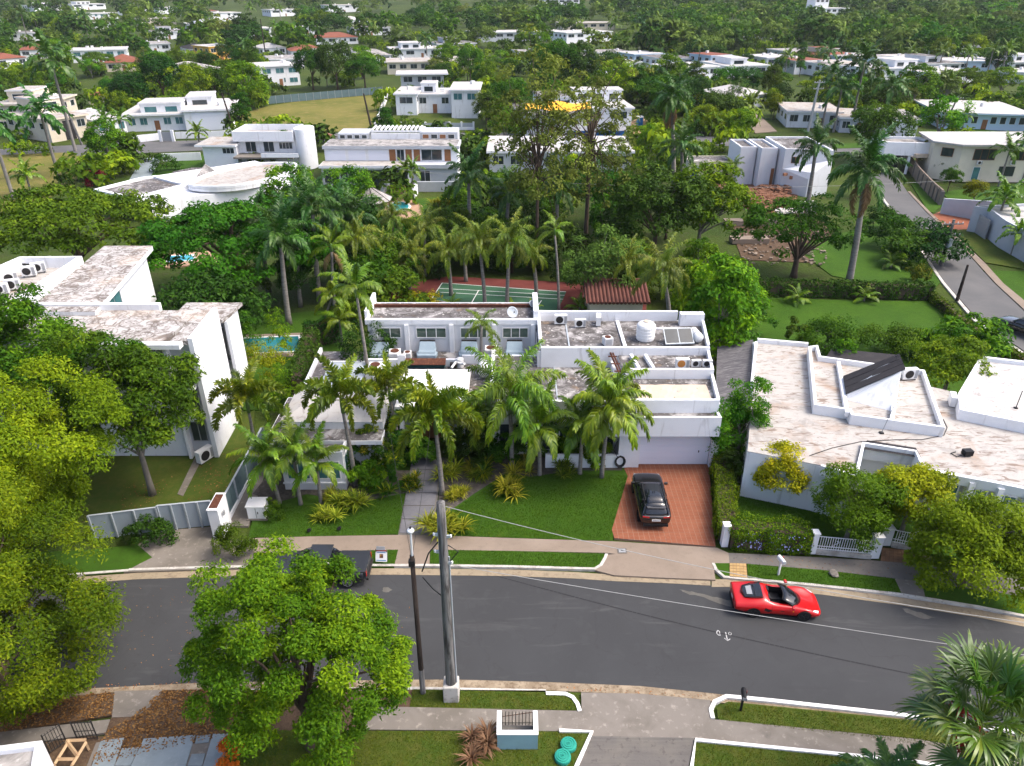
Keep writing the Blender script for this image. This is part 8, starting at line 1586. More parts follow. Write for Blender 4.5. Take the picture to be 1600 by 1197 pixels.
def long_grey_house():
 H = House('long_grey_house', 'long two-level grey-beige house above the round pool', (*at(600, 285)[:2], 0)); a = at(503, 290); b = at(715, 286); x0, x1, y = a.x, b.x, (a.y + b.y) / 2; W = 'stucco_grey'; L = x1 - x0
 X = lambda px: x0 + (px - 503) / 212 * L
 H.box('wall', x0, X(640), y, y + 3.4, -1.5, 2.7, W); H.box('lower_roof_edge', x0 - .3, X(640), y - .5, y + 3.4, 2.7, 3.1, 'stucco_plain'); H.slab([(x0 - .2, y - .4), (X(640), y - .4), (X(640), y + 3.4), (x0 - .2, y + 3.4)], 3.13, 'roof_cream')
 H.box('wall', x0, x1, y + 3.4, y + 9, -1, 5.1, 'stucco_plain'); H.box('upper_roof_edge', x0 - .2, x1 + .3, y + 3.0, y + 9, 5.1, 5.6, W); H.slab([(x0 - .1, y + 3.1), (x1, y + 3.1), (x1, y + 9), (x0 - .1, y + 9)], 5.63, 'roof_dark')
 H.box('wall', X(640), x1, y + 1.2, y + 3.4, -1, 2.4, W); H.box('balcony', X(640), x1 + .3, y + .8, y + 3.4, 2.4, 3.0, W)
 for p, q in ((506, 536), (541, 568), (573, 604)): H.panel((X(p), y + 3.4), (X(q), y + 3.4), 3.2, 5.0, 'garage_white', 'shutter', .06, 6)
 for p, q, m in ((606, 616, 'timber'), (618, 630, 'glass_dark'), (632, 642, 'timber'), (645, 655, 'timber'), (657, 690, 'glass_dark'), (694, 704, 'timber')): (H.window((X(p), y + 3.4), (X(q), y + 3.4), 3.2, 5.0, 2, m, 'stucco_grey') if m.startswith('glass') else H.panel((X(p), y + 3.4), (X(q), y + 3.4), 3.1, 5.0, m, 'timber_panel', .06))
 for p, q in ((506, 530), (532, 556)): H.window((X(p), y), (X(q), y), 0.2, 2.4, 2)
 for p, q in ((562, 602), (606, 640)): H.window((X(p), y), (X(q), y), -.5, 2.6, 1, 'glass_dark', 'stucco_plain', fr=.25)
 H.window((X(655), y + 1.2), (X(672), y + 1.2), .2, 2.0, 2)
 H.box('clerestory', X(515), X(566), y + 9.05, y + 14, 4, 6.6, W); H.box('clerestory', X(650), X(712), y + 9.05, y + 14, 4, 6.8, W)
 for i in range(4): H.window((X(518 + 12 * i), y + 9.05), (X(527 + 12 * i), y + 9.05), 5.7, 6.4, 1)
 for i in range(4): H.window((X(654 + 14 * i), y + 9.05), (X(665 + 14 * i), y + 9.05), 5.7, 6.5, 1, 'timber' if i % 2 == 0 else 'glass_dark')
 m = MB();
 for i in range(12): m.box(X(570) + i * .75, X(570) + i * .75 + .3, y + 9.5, y + 14, 7.0, 7.2)
 m.box(X(570) - .1, X(570) + 9, y + 9.5, y + 9.7, 6.7, 7.0).box(X(570) - .1, X(570) + 9, y + 13.8, y + 14, 6.7, 7.0); H.put(m, 'white_pergola', 'white_paint'); H.box('pergola_wall', X(570), X(650), y + 9.05, y + 9.3, 5.0, 6.6, 'stucco_plain')
 t = thing('terrace_steps', 'pinkish tiled steps from the terrace to the round pool', 'steps', at(622, 312));
 for i in range(8): MB().box(-2.1, 2.1, i * .55, (i + 1) * .55 + .02, -.6, .05 + i * .16).build('step', 'deck', t)
 MB().box(-2.6, -2.1, 0, 4.5, -.5, 1.6).build('side_wall', 'stucco_plain', t); MB().box(2.1, 2.6, 0, 4.5, -.5, 1.4).build('side_wall', 'stucco_plain', t)
 a, b = at(645, 300), at(720, 297); o = MB().cbox((b - a) / 2 + Vector((0, 0, .7)), (b - a).length, .25, 1.6).build('terrace_wall', 'stucco_grey', None, loc=tuple(a)); tag(o, 'grey terrace wall right of the pinkish steps', 'wall')
 p = at(580, 338); t = thing('pool_pavilion', 'pavilion with pointed shingle roof beside the round pool', 'pavilion', p); n = 8; r = 3.3; vs = [(r * math.cos(6.283 * i / n + .39), r * math.sin(6.283 * i / n + .39), 2.5) for i in range(n)] + [(0, 0, 4.4)]
 for i in range(n): MB().add([vs[i], vs[(i + 1) % n], vs[n]], [(0, 1, 2)]).build('roof_facet', 'roof_dark', t); MB().bar(vs[i], vs[n], .06, 4).build('ridge', 'dark_metal', t)
 for i in range(0, n, 2): MB().bar((vs[i][0] * .85, vs[i][1] * .85, 0), (vs[i][0] * .85, vs[i][1] * .85, 2.5), .12, 6).build('post', 'timber', t)
 FOOT.append((Vector((x0 + L / 2, y + 6)), L / 2 + 2, 9, Vector((1, 0))))
 o = tag(MB().tube([(0, 0, .7), (0, 0, 1.3), (0, 0, 2.0)], [1.4, 1.9, .3], 12).build('garden_umbrella', 'roof_tile_red', None, loc=tuple(at(508, 222))), 'orange-red closed parasol at the left of the long grey house', 'parasol')
long_grey_house()
def site():
 F = far_house
 F('white house under construction behind the tall sparse trees', (816, 215), (905, 213), 4.6, 16, 'stucco_plain', 'roof_mould', nwin=3, upper=(.35, .95, .3, .9, 3.0), acs=3)
 F('white windowless wing right of the construction house', (905, 210), (985, 209), 5.4, 16, 'stucco_plain', 'roof_white', nwin=2, door=False, upper=(0, .95, .6, .95, 2.6), acs=1)
 F('grey-white low house hidden behind the olive trees', (765, 268), (985, 268), 3.4, 14, 'stucco_grey', 'roof_white', nwin=8, acs=3)
 p = at(872, 180, 5.5); o = thing('yellow_tarpaulin', 'bright yellow tarpaulin spread over the construction house roof', 'tarpaulin', p); m = MB(); N = 8
 vs = [(-7 + 14 * i / N, -2.2 + 7.5 * j / 4, .35 * math.sin(i * 1.1 + j) + 1.1 * j / 4 * .6 + 1.2) for j in range(5) for i in range(N + 1)]; q = MB().add(vs, [(j * (N + 1) + i, j * (N + 1) + i + 1, (j + 1) * (N + 1) + i + 1, (j + 1) * (N + 1) + i) for j in range(4) for i in range(N)]).build('sheet', 'tarp_yellow', o, smooth=True)
 MB().tube([(-6.5, -2, 0), (-6.5, -2, 1.2)], .08, 5).tube([(6.5, -2, 0), (6.5, -2, 1.3)], .08, 5).build('prop', 'timber_pale', o)
 for a, b, lb in (((885, 222), (925, 221), 'blue tarpaulin fence left of the slim trunk'), ((930, 222), (975, 222), 'blue tarpaulin fence right of the slim trunk')):
  A, B_ = at(*a), at(*b); L = (B_ - A).length; t = thing('blue_tarpaulin', lb, 'tarpaulin', A); vs = [(L * i / 10, .18 * math.sin(i * 2.1), z) for z in (0.05, 1.2, 2.3) for i in range(11)]; MB().add(vs, [(j * 11 + i, j * 11 + i + 1, (j + 1) * 11 + i + 1, (j + 1) * 11 + i) for j in range(2) for i in range(10)]).build('sheet', 'tarp_blue', t, smooth=True)
  for i in range(5): MB().bar((L * i / 4, .15, 0), (L * i / 4, .15, 2.4), .05, 5).build('post', 'timber_pale', t)
 p = at(999, 198); t = thing('portable_toilet', 'blue portable toilet with white roof on the site', 'portable toilet', p, .2); MB().box(-.6, .6, -.6, .6, 0, 2.1).build('cabin', 'plastic_blue', t); MB().box(-.65, .65, -.65, .65, 2.1, 2.35).build('roof', 'white_paint', t); MB().box(-.4, .4, -.63, -.6, .1, 1.95).build('door', 'tarp_blue', t)
 H = House('ruined_house', 'half-demolished white house beside red earth', (*at(1190, 290)[:2], 0)); W = 'stucco'
 a = at(1172, 292); x, y = a.x, a.y
 H.block([(x + 1, y), (x + 3.6, y), (x + 3.6, y + 8), (x + 1, y + 8)], -.3, 6.2, W, 'roof_mould', .3, .25); H.block([(x + 3.9, y - 2.5), (x + 11, y - 4), (x + 11, y + 8), (x + 3.9, y + 8)], -.3, 6.6, W, 'roof_mould', .25, .3); H.block([(x - 1.8, y + 2), (x + .8, y + 2), (x + .8, y + 9), (x - 1.8, y + 9)], -.3, 6.0, W, 'roof_mould', .3, .25)
 H.block([(x - 9.5, y + 4.5), (x - 1.9, y + 4.5), (x - 1.9, y + 9), (x - 9.5, y + 9)], -.3, 3.2, 'stucco_cream', 'roof_mould', .2, .2); H.window((x + 5.0, y - 2.7), (x + 6.2, y - 3.0), 4.4, 5.4, 2, 'glass_dark', 'timber')
 for u, m_ in ((-8.9, 'tarp_blue'), (-6.8, 'rust')): H.panel((x + u, y + 4.5), (x + u + 1.2, y + 4.5), 0, 2.2, m_, 'door', .06)
 H.panel((x - 3.6, y + 4.5), (x - 2.6, y + 4.5), 0, 2.6, 'garage_dark', 'opening', .03); H.panel((x + 3.0, y), (x + 3.5, y), 0, 3.0, 'timber', 'broken_door', .08)
 H.put(MB().prism([(x + 3.9, y - 2.6), (x + 7, y - 6), (x + 7.6, y - 6), (x + 11, y - 4.1)], -.2, [3.5, 2.6, 3.6, 5.2]), 'broken_wall', W); H.put(MB().cbox((x + 4.6, y - 3.2, 2.8), 1.6, .3, .4, .4).cbox((x + 5.4, y - 3.9, 2.4), 1.2, .4, .5, -.3), 'brick_edge', 'brick')
 FOOT.append((Vector((x + 2, y + 2)), 12, 8, Vector((1, 0))))
 rr = random.Random(9)
 t = thing('timber_pile', 'pile of pale broken boards before the ruined house', 'timber pile', at(1162, 282))
 for i in range(12): MB().cbox((rr.uniform(-1.6, 1.6), rr.uniform(-1, 1), .2 + .09 * i), rr.uniform(1.8, 3.4), .22, .08, rr.uniform(-.6, .6), rr.uniform(-.1, .1)).build('board', 'timber_pale', t)
 rng = np.random.default_rng(5)
 def rubble(nm, poly, dens, sz, mt, label, hmax):
  P = scatter_xy(rng, XY(poly), dens); m = MB()
  for (px_, py_) in P:
   hh = hmax * max(0, .3 + mnoise.noise(Vector((px_ * .25, py_ * .25, 1)))); s_ = sz * rng.uniform(.4, 1.5); m.cbox((px_, py_, hh + s_ * .2), s_ * 1.5, s_, s_ * .5, rng.uniform(0, 3), rng.uniform(-.5, .5))
  return tag(m.build(nm, mt), label, 'rubble', None, 'stuff')
 rubble('earth_rubble', [(1150, 300), (1230, 290), (1240, 326), (1190, 332), (1150, 322)], 8, .45, 'red_earth', 'heap of red earth clods beside the ruin', 1.0); rubble('concrete_rubble', [(1150, 360), (1300, 355), (1290, 415), (1160, 415)], 1.2, .2, 'concrete_pink', 'scattered pale rubble on the cleared lot', .2); rubble('concrete_rubble', [(1210, 320), (1275, 318), (1275, 335), (1215, 338)], 4, .4, 'kerb', 'pale debris at the foot of the ruined wall', .3)
 for a, b, lb in (((1130, 348), (1215, 352), 'upper pale concrete slab strip on the cleared lot'), ((1140, 376), (1200, 380), 'lower pale concrete slab strip on the cleared lot')):
  A, B_ = at(*a), at(*b); t = tag(MB().cbox((B_ - A) / 2 + Vector((0, 0, .3)), (B_ - A).length, 1.6, .6, .03).build('concrete_slab', 'concrete_pink', None, loc=tuple(A)), lb, 'concrete slab')
 p = at(1390, 240); t = thing('stop_sign', 'red stop sign at the street corner', 'stop sign', p); MB().bar((0, 0, 0), (0, 0, 2.2), .05).build('post', 'grey_metal', t); v = [(.5 * math.cos(.3927 + i * .7854), 0, 2.5 + .5 * math.sin(.3927 + i * .7854)) for i in range(8)]
 q = MB().add([(a, -.03, c) for a, b, c in v] + [(a, .0, c) for a, b, c in v], [tuple(range(8)), tuple(range(15, 7, -1))] + [(i, 8 + i, 8 + (i + 1) % 8, (i + 1) % 8) for i in range(8)]).build('plate', 'sign_red', t); m = MB()
 L = {'S': [((.9, 1), (.1, 1)), ((.1, 1), (.1, .5)), ((.1, .5), (.9, .5)), ((.9, .5), (.9, 0)), ((.9, 0), (.1, 0))], 'T': [((0, 1), (1, 1)), ((.5, 1), (.5, 0))], 'O': [((.1, 0), (.9, 0)), ((.9, 0), (.9, 1)), ((.9, 1), (.1, 1)), ((.1, 1), (.1, 0))], 'P': [((.1, 0), (.1, 1)), ((.1, 1), (.9, 1)), ((.9, 1), (.9, .5)), ((.9, .5), (.1, .5))]}
 for i, ch in enumerate('STOP'):
  for (u, v_) in L[ch]: m.bar((-.36 + i * .19 + u[0] * .14, -.045, 2.38 + u[1] * .25), (-.36 + i * .19 + v_[0] * .14, -.045, 2.38 + v_[1] * .25), .016, 4)
 m.build('lettering', 'white_paint', q)
site()
def right_side():
 H = House('cream_two_storey_house', 'cream two-storey house with an arched opening at the right', (*at(1540, 290)[:2], 0)); a = at(1490, 284); W = 'stucco_cream'; x, y = a.x, a.y
 H.prism('wall', [(x, y), (x + 26, y - 1), (x + 26, y + 11), (x - 1.5, y + 11), (x - 3.2, y + 3)], 0, 5.9, W); H.slab([(x - 3.8, y + 2.6), (x - .5, y - .7), (x + 27, y - 1.8), (x + 27, y + 11.5), (x - 2, y + 11.5)], 6.2, 'roof_white', th=.29)
 d = lambda u: (x + u, y - u / 26)
 for u0, u1 in ((2.0, 5.6), (8.2, 11.0), (15, 16.4)): H.window(d(u0), d(u1), 3.6, 5.4, 3, 'glass_dark', 'timber')
 H.window((x - 2.3, y + 2.0), (x - .9, y + .8), 3.9, 5.3, 1, 'glass_dark', 'timber'); H.window(d(2.6), d(3.8), .3, 2.5, 1, 'glass_teal', 'white_paint'); H.window(d(6.8), d(9.4), 1.0, 2.6, 4, 'glass_dark', 'dark_metal')
 c = Vector(d(13.2)); arch = [(-1.9, 0), (1.9, 0), (1.9, 1.0)] + [(1.9 * math.cos(t), 1.0 + 1.6 * math.sin(t)) for t in np.linspace(.2, 2.94, 8)] + [(-1.9, 1.0)]; n = len(arch); m = MB(); m.add([(c.x + u, c.y - .06 - u / 26, v) for u, v in arch] + [(c.x + u, c.y + .05 - u / 26, v) for u, v in arch], [tuple(range(n)), tuple(range(2 * n - 1, n - 1, -1))] + [(i, n + i, n + (i + 1) % n, (i + 1) % n) for i in range(n)]); H.put(m, 'arched_opening', 'glass_dark')
 H.block([(x - 10, y + 6), (x - 1.8, y + 5), (x - 1.8, y + 11), (x - 10, y + 12)], 3.2, 5.4, 'stucco_plain', 'roof_dark', .4, .3, 'carport_roof'); H.box('carport_wall', x - 9.8, x - 6, y + 8, y + 11, 0, 3.2, 'garage_dark'); H.put(MB().bar((x - 5.5, y + 5.8, 0), (x - 5.5, y + 5.8, 3.3), .25, 6), 'carport_post', 'stucco_plain'); H.box('awning', x - 5, x - 1.5, y + 4.6, y + 5.6, 3.0, 3.6, 'tarp_cream')
 for i in range(2): condenser(('left', 'right')[i] + ' window air conditioner on the cream two-storey wall', (d(3.2 + 5.4 * i)[0], d(3.2 + 5.4 * i)[1] - .3, 2.9), 0, .9)
 FOOT.append((Vector((x + 10, y + 5)), 18, 8, Vector((1, 0))))
 t = thing('boundary_wall', 'weathered grey wall with dark buttresses along the side street', 'wall', at(1418, 262)); pts = [at(*q) - t.location for q in ((1404, 240), (1414, 258), (1434, 285), (1452, 305), (1468, 320))]; n_ = 0
 for i in range(len(pts) - 1):
  dd = pts[i + 1] - pts[i]
  for k in range(3): p = pts[i] + dd * (k + .5) / 3; MB().cbox((p.x, p.y, 1.1), dd.length / 3 - .25, .22, 2.2, math.atan2(dd.y, dd.x)).build('panel', 'concrete_pink', t); p = pts[i] + dd * (k + 1) / 3; MB().cbox((p.x, p.y, 1.0), .32, .5, 2.1, math.atan2(dd.y, dd.x)).build('buttress', 'concrete_dark', t)
 a, b = at(1470, 334), at(1541, 347); t = tag(MB().prism([(0, 0), (b.x - a.x, b.y - a.y), (b.x - a.x, b.y - a.y + .3), (0, .3)], 0, [2.2, 2.9, 2.9, 2.2]).build('grey_wall', 'stucco_grey', None, loc=tuple(a)), 'smooth slate-grey wall beside the terracotta drive', 'wall')
 H = House('grey_white_house', 'white-roofed grey house cut by the right edge', (*at(1570, 372)[:2], 0)); P = lambda L, z: [tuple(at(q, r, z)[:2]) for q, r in L]
 H.block(P([(1522, 322), (1546, 326), (1572, 345), (1680, 400), (1700, 330), (1600, 318)], 3.4), 0, 3.4, 'stucco_grey', 'roof_white', .3, .3); g = P([(1521, 345), (1544, 360)], 1.2); H.panel(g[0], g[1], 0, 2.5, 'grey_metal', 'garage_door', .1, 8); g = P([(1560, 350), (1620, 380)], 2.0); H.window(g[0], g[1], .9, 2.7, 4)
 FOOT.append((Vector(at(1620, 350)[:2]), 10, 8, Vector((1, 0))))
 H = House('pale_annex', 'pale blue-grey house end at the right edge below the drive', (*at(1590, 400)[:2], 0)); q = at(1586, 396); H.block([(q.x, q.y), (q.x + 9, q.y - 2), (q.x + 10, q.y + 5), (q.x + 1.5, q.y + 6)], 0, 3.0, 'stucco_blue', 'roof_white', .3, .25)
 H.window((q.x + 1, q.y - .22), (q.x + 3, q.y - .67), 1.0, 2.4, 2)
 p = at(960, 494); H = House('tiled_pavilion', 'old red-tiled low roof behind the rear parapet', p); x, y = p.x, p.y; H.box('wall', x - 2.7, x + 2.5, y - 1.4, y + 4.4, 0, 2.2, 'stucco_cream');
 rows = []
 for i in range(16):
  xx = x - 3.0 + i * .38; m = MB(); m.tube([(xx + .25, y - 2.1, 2.25), (xx + .25, y + 1.5, 3.25)], .17, 7); H.put(m, 'roof_tile', 'roof_tile_old')
 H.put(MB().add([(x - 3.1, y - 2, 2.2), (x + 2.9, y - 2, 2.2), (x + 2.9, y + 1.5, 3.2), (x - 3.1, y + 1.5, 3.2), (x + 2.9, y + 5, 2.2), (x - 3.1, y + 5, 2.2)], [(0, 1, 2, 3), (3, 2, 4, 5), (1, 4, 2), (0, 3, 5)]), 'roof_base', 'roof_tile_old'); H.put(MB().tube([(x - 3.1, y + 1.5, 3.3), (x + 2.9, y + 1.5, 3.3)], .16, 7), 'ridge_tiles', 'roof_tile_old')
right_side()
def street_pole(label, bx, by, ty, mt='pole_wood', arms=1, r=.16, lean=0.0, name='utility_pole', transformer=False):
 b = at(bx, by); H = zat(ty, b.y); t = thing(name, label, 'utility pole', b); MB().tube([(0, 0, 0), (lean * .5, 0, H / 2), (lean, 0, H)], [r * 1.2, r, r * .75], 8).build('shaft', mt, t)
 for i in range(arms): MB().cbox((lean, -.12, H - .5 - i * 1.3), 2.4, .12, .14, .1).build('crossarm', mt, t); m = MB(); [m.lathe([(.05, 0), (.07, .1), (.03, .2)], (lean + u, -.12, H - .43 - i * 1.3), 6) for u in (-1.05, -.5, .5, 1.05)]; m.build('insulators', 'white_metal', t)
 if transformer: MB().lathe([(.02, 0), (.28, .02), (.28, .95), (.2, 1.05)], (lean, -.45, H - 3.2), 14).build('transformer', 'galv', t)
 return t
street_pole('tall pale concrete pole with crossarm at upper right', 1262, 206, 125, 'pole_concrete', 2, .28, .6); street_pole('leaning dark pole before the white bungalow', 1462, 222, 150, 'pole_wood', 1, .2, 2.2); street_pole('pole with transformer beside the side street', 1470, 415, 343, 'pole_wood', 2, .2, 0, 'utility_pole', True)
street_pole('short dark stump pole by the side street fence', 1495, 470, 414, 'pole_dark', 0, .15); street_pole('leaning dark pole at the corner of the tan field', 582, 208, 146, 'pole_dark', 0, .22, -1.2); street_pole('leaning dark pole before the slatted garage wing', 368, 212, 145, 'pole_dark', 0, .2, -1.4); street_pole('leaning pale pole among palms at upper left', 128, 226, 152, 'pole_wood', 0, .2, -1.6); street_pole('dark pole rising between red-roofed houses', 416, 93, 30, 'pole_dark', 0, .25)
a, b = at(1468, 395, 0), at(600, 330, 0); A = Vector((a.x, a.y, 9.0)); tag(MB().tube([p - A for p in sagged(A, Vector((-14, 96, 8.5)), 1.5, 20)], .02, 4).build('overhead_wire', 'wire_grey', None, loc=tuple(A)), 'thin wire strung across the rear gardens', 'wire')
# ------------------------------------------------------------------ royal and other palms farther off, then the trees
def fp(kind, label, bx, by, cy, s=1.0, **kw):
 b = atg(bx, by); far_palm(kind, label, b, max(2.0, zat(cy, b.y) - b.z), s, 'palms of the far gardens', **kw)
for a in (('royal', 'tall dark royal palm leaning over the beige houses', 118, 236, 92, 1.6), ('royal', 'bushy royal palm below the leaning dark one', 92, 276, 178, 1.45), ('royal', 'royal palm cut by the left edge above the umbrella tree', 22, 312, 190, 1.5), ('bright', 'low palm beside the umbrella tree at far left', 50, 305, 275, 1.0), ('bright', 'small palm on the upper left street', 312, 226, 208, .9), ('bright', 'slim palm at the left of the teal glazed house', 170, 215, 185, .9), ('bright', 'second slim palm at the teal glazed house', 195, 216, 186, .9),
          ('bright', 'palm pair near the long grey house terrace, left stem', 636, 304, 268, .75), ('bright', 'palm pair near the long grey house terrace, right stem', 646, 305, 266, .75), ('royal', 'tall palm with yellow spear right of the lamp pole', 1328, 206, 98, 1.5), ('royal', 'royal palm with drooping yellow skirt before the dark garage', 1376, 212, 135, 1.4), ('royal', 'shaggy palm left of the yellow-speared one', 1302, 206, 140, 1.5), ('royal', 'thin palm behind the lamp pole', 1284, 200, 118, 1.3), ('bright', 'palm before the white peaked villa', 1172, 196, 160, 1.1), ('bright', 'second palm before the white peaked villa', 1164, 198, 164, 1.0),
          ('bright', 'bushy palm beside the white bungalow, left stem', 1462, 168, 128, 1.2), ('bright', 'bushy palm beside the white bungalow, right stem', 1474, 168, 130, 1.2), ('bright', 'small palm against the cream two-storey house', 1560, 292, 236, 1.0), ('royal', 'palm cut by the right edge above the cream house', 1597, 285, 220, 1.1), ('bright', 'spiky palm on the slate-grey wall corner', 1553, 365, 312, 1.15), ('bright', 'lower palm at the right edge below the spiky one', 1580, 398, 366, .8), ('bright', 'small palm before the white bungalow door', 1503, 202, 180, .8), ('royal', 'crown of a palm behind the grey-white pavilion', 668, 105, 60, 1.2),
          ('bright', 'pale palm standing before the far wood', 1025, 78, 32, 1.5), ('bright', 'leaning palm right of the white block', 958, 75, 38, 1.4), ('royal', 'dark palm left of the pale one before the far wood', 998, 78, 36, 1.4), ('bright', 'palm before the pale blue house', 1090, 110, 70, 1.3), ('royal', 'palm in front of the hillside institution', 1318, 50, 22, 1.5), ('bright', 'yellowish palm above the low grey house', 1418, 110, 82, 1.2), ('bright', 'golden palm behind the stepped white roofs', 1465, 115, 82, 1.3), ('bright', 'palm behind the blue-white house, left', 1505, 120, 85, 1.2), ('bright', 'palm behind the blue-white house, middle', 1540, 122, 80, 1.3), ('bright', 'palm behind the blue-white house, right', 1562, 122, 78, 1.3), ('bright', 'palm left of the stepped white roofs', 1350, 110, 82, 1.2), ('royal', 'shaggy palm above the white and orange house', 1290, 118, 80, 1.3), ('bright', 'palm by the white houses over the lamp pole', 1225, 122, 88, 1.2), ('royal', 'palm beside the yellow house', 388, 108, 72, 1.3), ('bright', 'palm behind the yellow house', 345, 92, 60, 1.1), ('bright', 'palm among white far left houses', 432, 70, 40, 1.2), ('royal', 'palm over the upper left wood', 45, 66, 22, 1.4), ('royal', 'grey palm behind the white long house', 140, 66, 25, 1.4), ('bright', 'palm at the far left wood edge', 62, 60, 30, 1.3), ('bright', 'palm left of the dense green trees', 395, 46, 12, 1.5), ('bright', 'slim palm above the white two-level house', 440, 40, 14, 1.4)):
 fp(*a)
def T(key, label, bx, by, ty, spread=1.0, **kw):
 b = atg(bx, by); return tree(key, label, b, max(2.5, zat(ty, b.y) - b.z), 'trees of the middle distance', spread, **kw)
for a in (('round', 'plain green tree behind the left palms of the court', 560, 425, 370, .9), ('dark', 'dark tree behind the feathery palm pair', 700, 405, 320, 1.0), ('round', 'mid-green tree left of the multi-stemmed tree foot', 768, 402, 335, 1.0), ('dark', 'dark tree right of the slim brown trunk foot', 965, 420, 345, 1.0), ('round_b', 'fresh green tree over the red-tiled roof', 990, 452, 385, .9), ('dark', 'dark tree behind the two drooping palms', 800, 425, 360, 1.1), ('round', 'bushy tree at the right of the round pool lawn', 720, 350, 290, .9), ('round', 'leafy tree before the hidden low house, left', 790, 330, 265, 1.0), ('loose', 'pale tree before the hidden low house, right', 985, 335, 255, 1.0), ('dark', 'dark tree at the foot of the second royal palm', 1040, 372, 300, 1.0), ('round_b', 'bright tree at the glossy tree left shoulder', 1085, 470, 385, .8), ('dark', 'dark tree at the back of the pool lawn', 470, 470, 395, 1.0), ('dark', 'dark tree left of the tall royal palm trunk', 395, 478, 410, .9), ('dark', 'dark rounded tree before the hip-roofed grey house', 258, 160, 85, 1.0), ('round_b', 'glossy round tree right of the slatted garage', 388, 172, 104, 1.05), ('dark', 'dark dense tree pair behind the mesh fence, right one', 528, 140, 62, .9), ('round', 'dark dense tree pair behind the mesh fence, left one', 490, 140, 72, .85), ('tall', 'narrow dark tree between the white and red-roofed houses', 402, 122, 62, .8), ('dark', 'clipped rounded dark tree on the white villa lawn', 1122, 202, 142, 1.2), ('lime', 'lime yellow tree beside the villa drive', 1208, 185, 148, .9), ('lime', 'second lime tree behind the villa drive', 1207, 168, 140, .9), ('round', 'rounded tree left of the white peaked villa', 1130, 150, 105, 1.0), ('spread', 'wide tree behind the white peaked villa', 1200, 150, 112, 1.1), ('spread', 'dark sloping mass of tree above the bungalow, left', 1500, 155, 108, 1.1), ('round_b', 'bright bushy tree above the bungalow, right', 1560, 155, 110, 1.2), ('round', 'clipped round tree left of the dark garage', 1346, 206, 166, 1.0), ('lime', 'pale flowering shrub-tree on the cream house lawn', 1520, 318, 285, 1.2), ('round_b', 'leafy tree left of the pale drive', 175, 262, 195, .9), ('round', 'tree at the end of the white garden wall', 205, 250, 205, .8), ('dark', 'dark shrub-tree under the carport', 1468, 278, 245, .9), ('round', 'shrubby tree before the cream house', 1480, 300, 262, .8), ('round', 'tree behind the grey-white pavilion', 735, 130, 72, .8), ('round_b', 'fresh tree left of the royal palm at the site', 1040, 160, 92, .9), ('dark', 'dark wood tree behind the yellow tarpaulin', 905, 150, 68, .9), ('round', 'green wood tree behind the yellow tarpaulin', 865, 150, 60, .9), ('round_b', 'leafy tree over the site fence', 1010, 245, 200, .7), ('olive' if 0 else 'loose', 'olive tree before the white low hidden house', 950, 300, 215, .9), ('round_b', 'shrub-tree at the side street bend', 1440, 270, 225, .7)):
 T(*a[:5], spread=a[5])
# ------------------------------------------------------------------ trees between the houses
rf = random.Random(21)
ROADS = [[at(*q).to_2d() for q in L] for L in ([(-300, 243), (500, 214), (800, 213), (1300, 230), (1430, 240), (1700, 268)],)]
CLEAR = [XY(L) for L in ([(365, 208), (372, 175), (500, 150), (605, 145), (590, 208)], [(185, 300), (240, 255), (350, 240), (350, 275)], [(598, 212), (616, 170), (745, 170), (745, 212)], [(-220, 405), (-200, 250), (160, 238), (100, 300), (0, 332)], [(1095, 455), (1100, 240), (1290, 235), (1430, 430)], [(1130, 205), (1180, 165), (1230, 205)], [(1350, 300), (1380, 225), (1440, 225), (1470, 330), (1560, 440), (1460, 420)], [(1425, 325), (1440, 250), (1640, 250), (1640, 420), (1500, 380)], [(1430, 225), (1440, 195), (1620, 195), (1620, 225)], [(800, 225), (800, 172), (1015, 172), (1015, 225)])]
def blocked(p, r):
 for c, hl, hd, d in FOOT:
  v = p - c; a = abs(v.dot(d)); b = abs(v.dot(Vector((-d.y, d.x))))
  if a < hl + r * .5 and b < hd + r * .5: return True
  if a < hl + r * .3 and -hd - .16 * c.y < v.dot(Vector((-d.y, d.x))) < 0 and c.y > 120 and rf.random() < .9: return True
 P = np.array([p])
 for C in CLEAR:
  if in_poly(P, C)[0]: return True
 for L in ROADS:
  for a, b in zip(L[:-1], L[1:]):
   t = max(0, min(1, (p - a).dot(b - a) / (b - a).length_squared));
   if (a.lerp(b, t) - p).length < r * .6 + 5: return True
 return False
LOOK = {'round': 'rounded mid-green tree', 'round_b': 'fresh green bushy tree', 'dark': 'dark dense tree', 'spread': 'wide spreading tree', 'loose': 'loose olive-green tree', 'tall': 'tall narrow tree', 'lime': 'yellow-green tree', 'gold': 'golden yellow tree', 'far_a': 'mid-green tree', 'far_b': 'dark green tree', 'far_c': 'fresh green tree', 'far_d': 'olive tree', 'far_e': 'feathery tree'}
placed = []
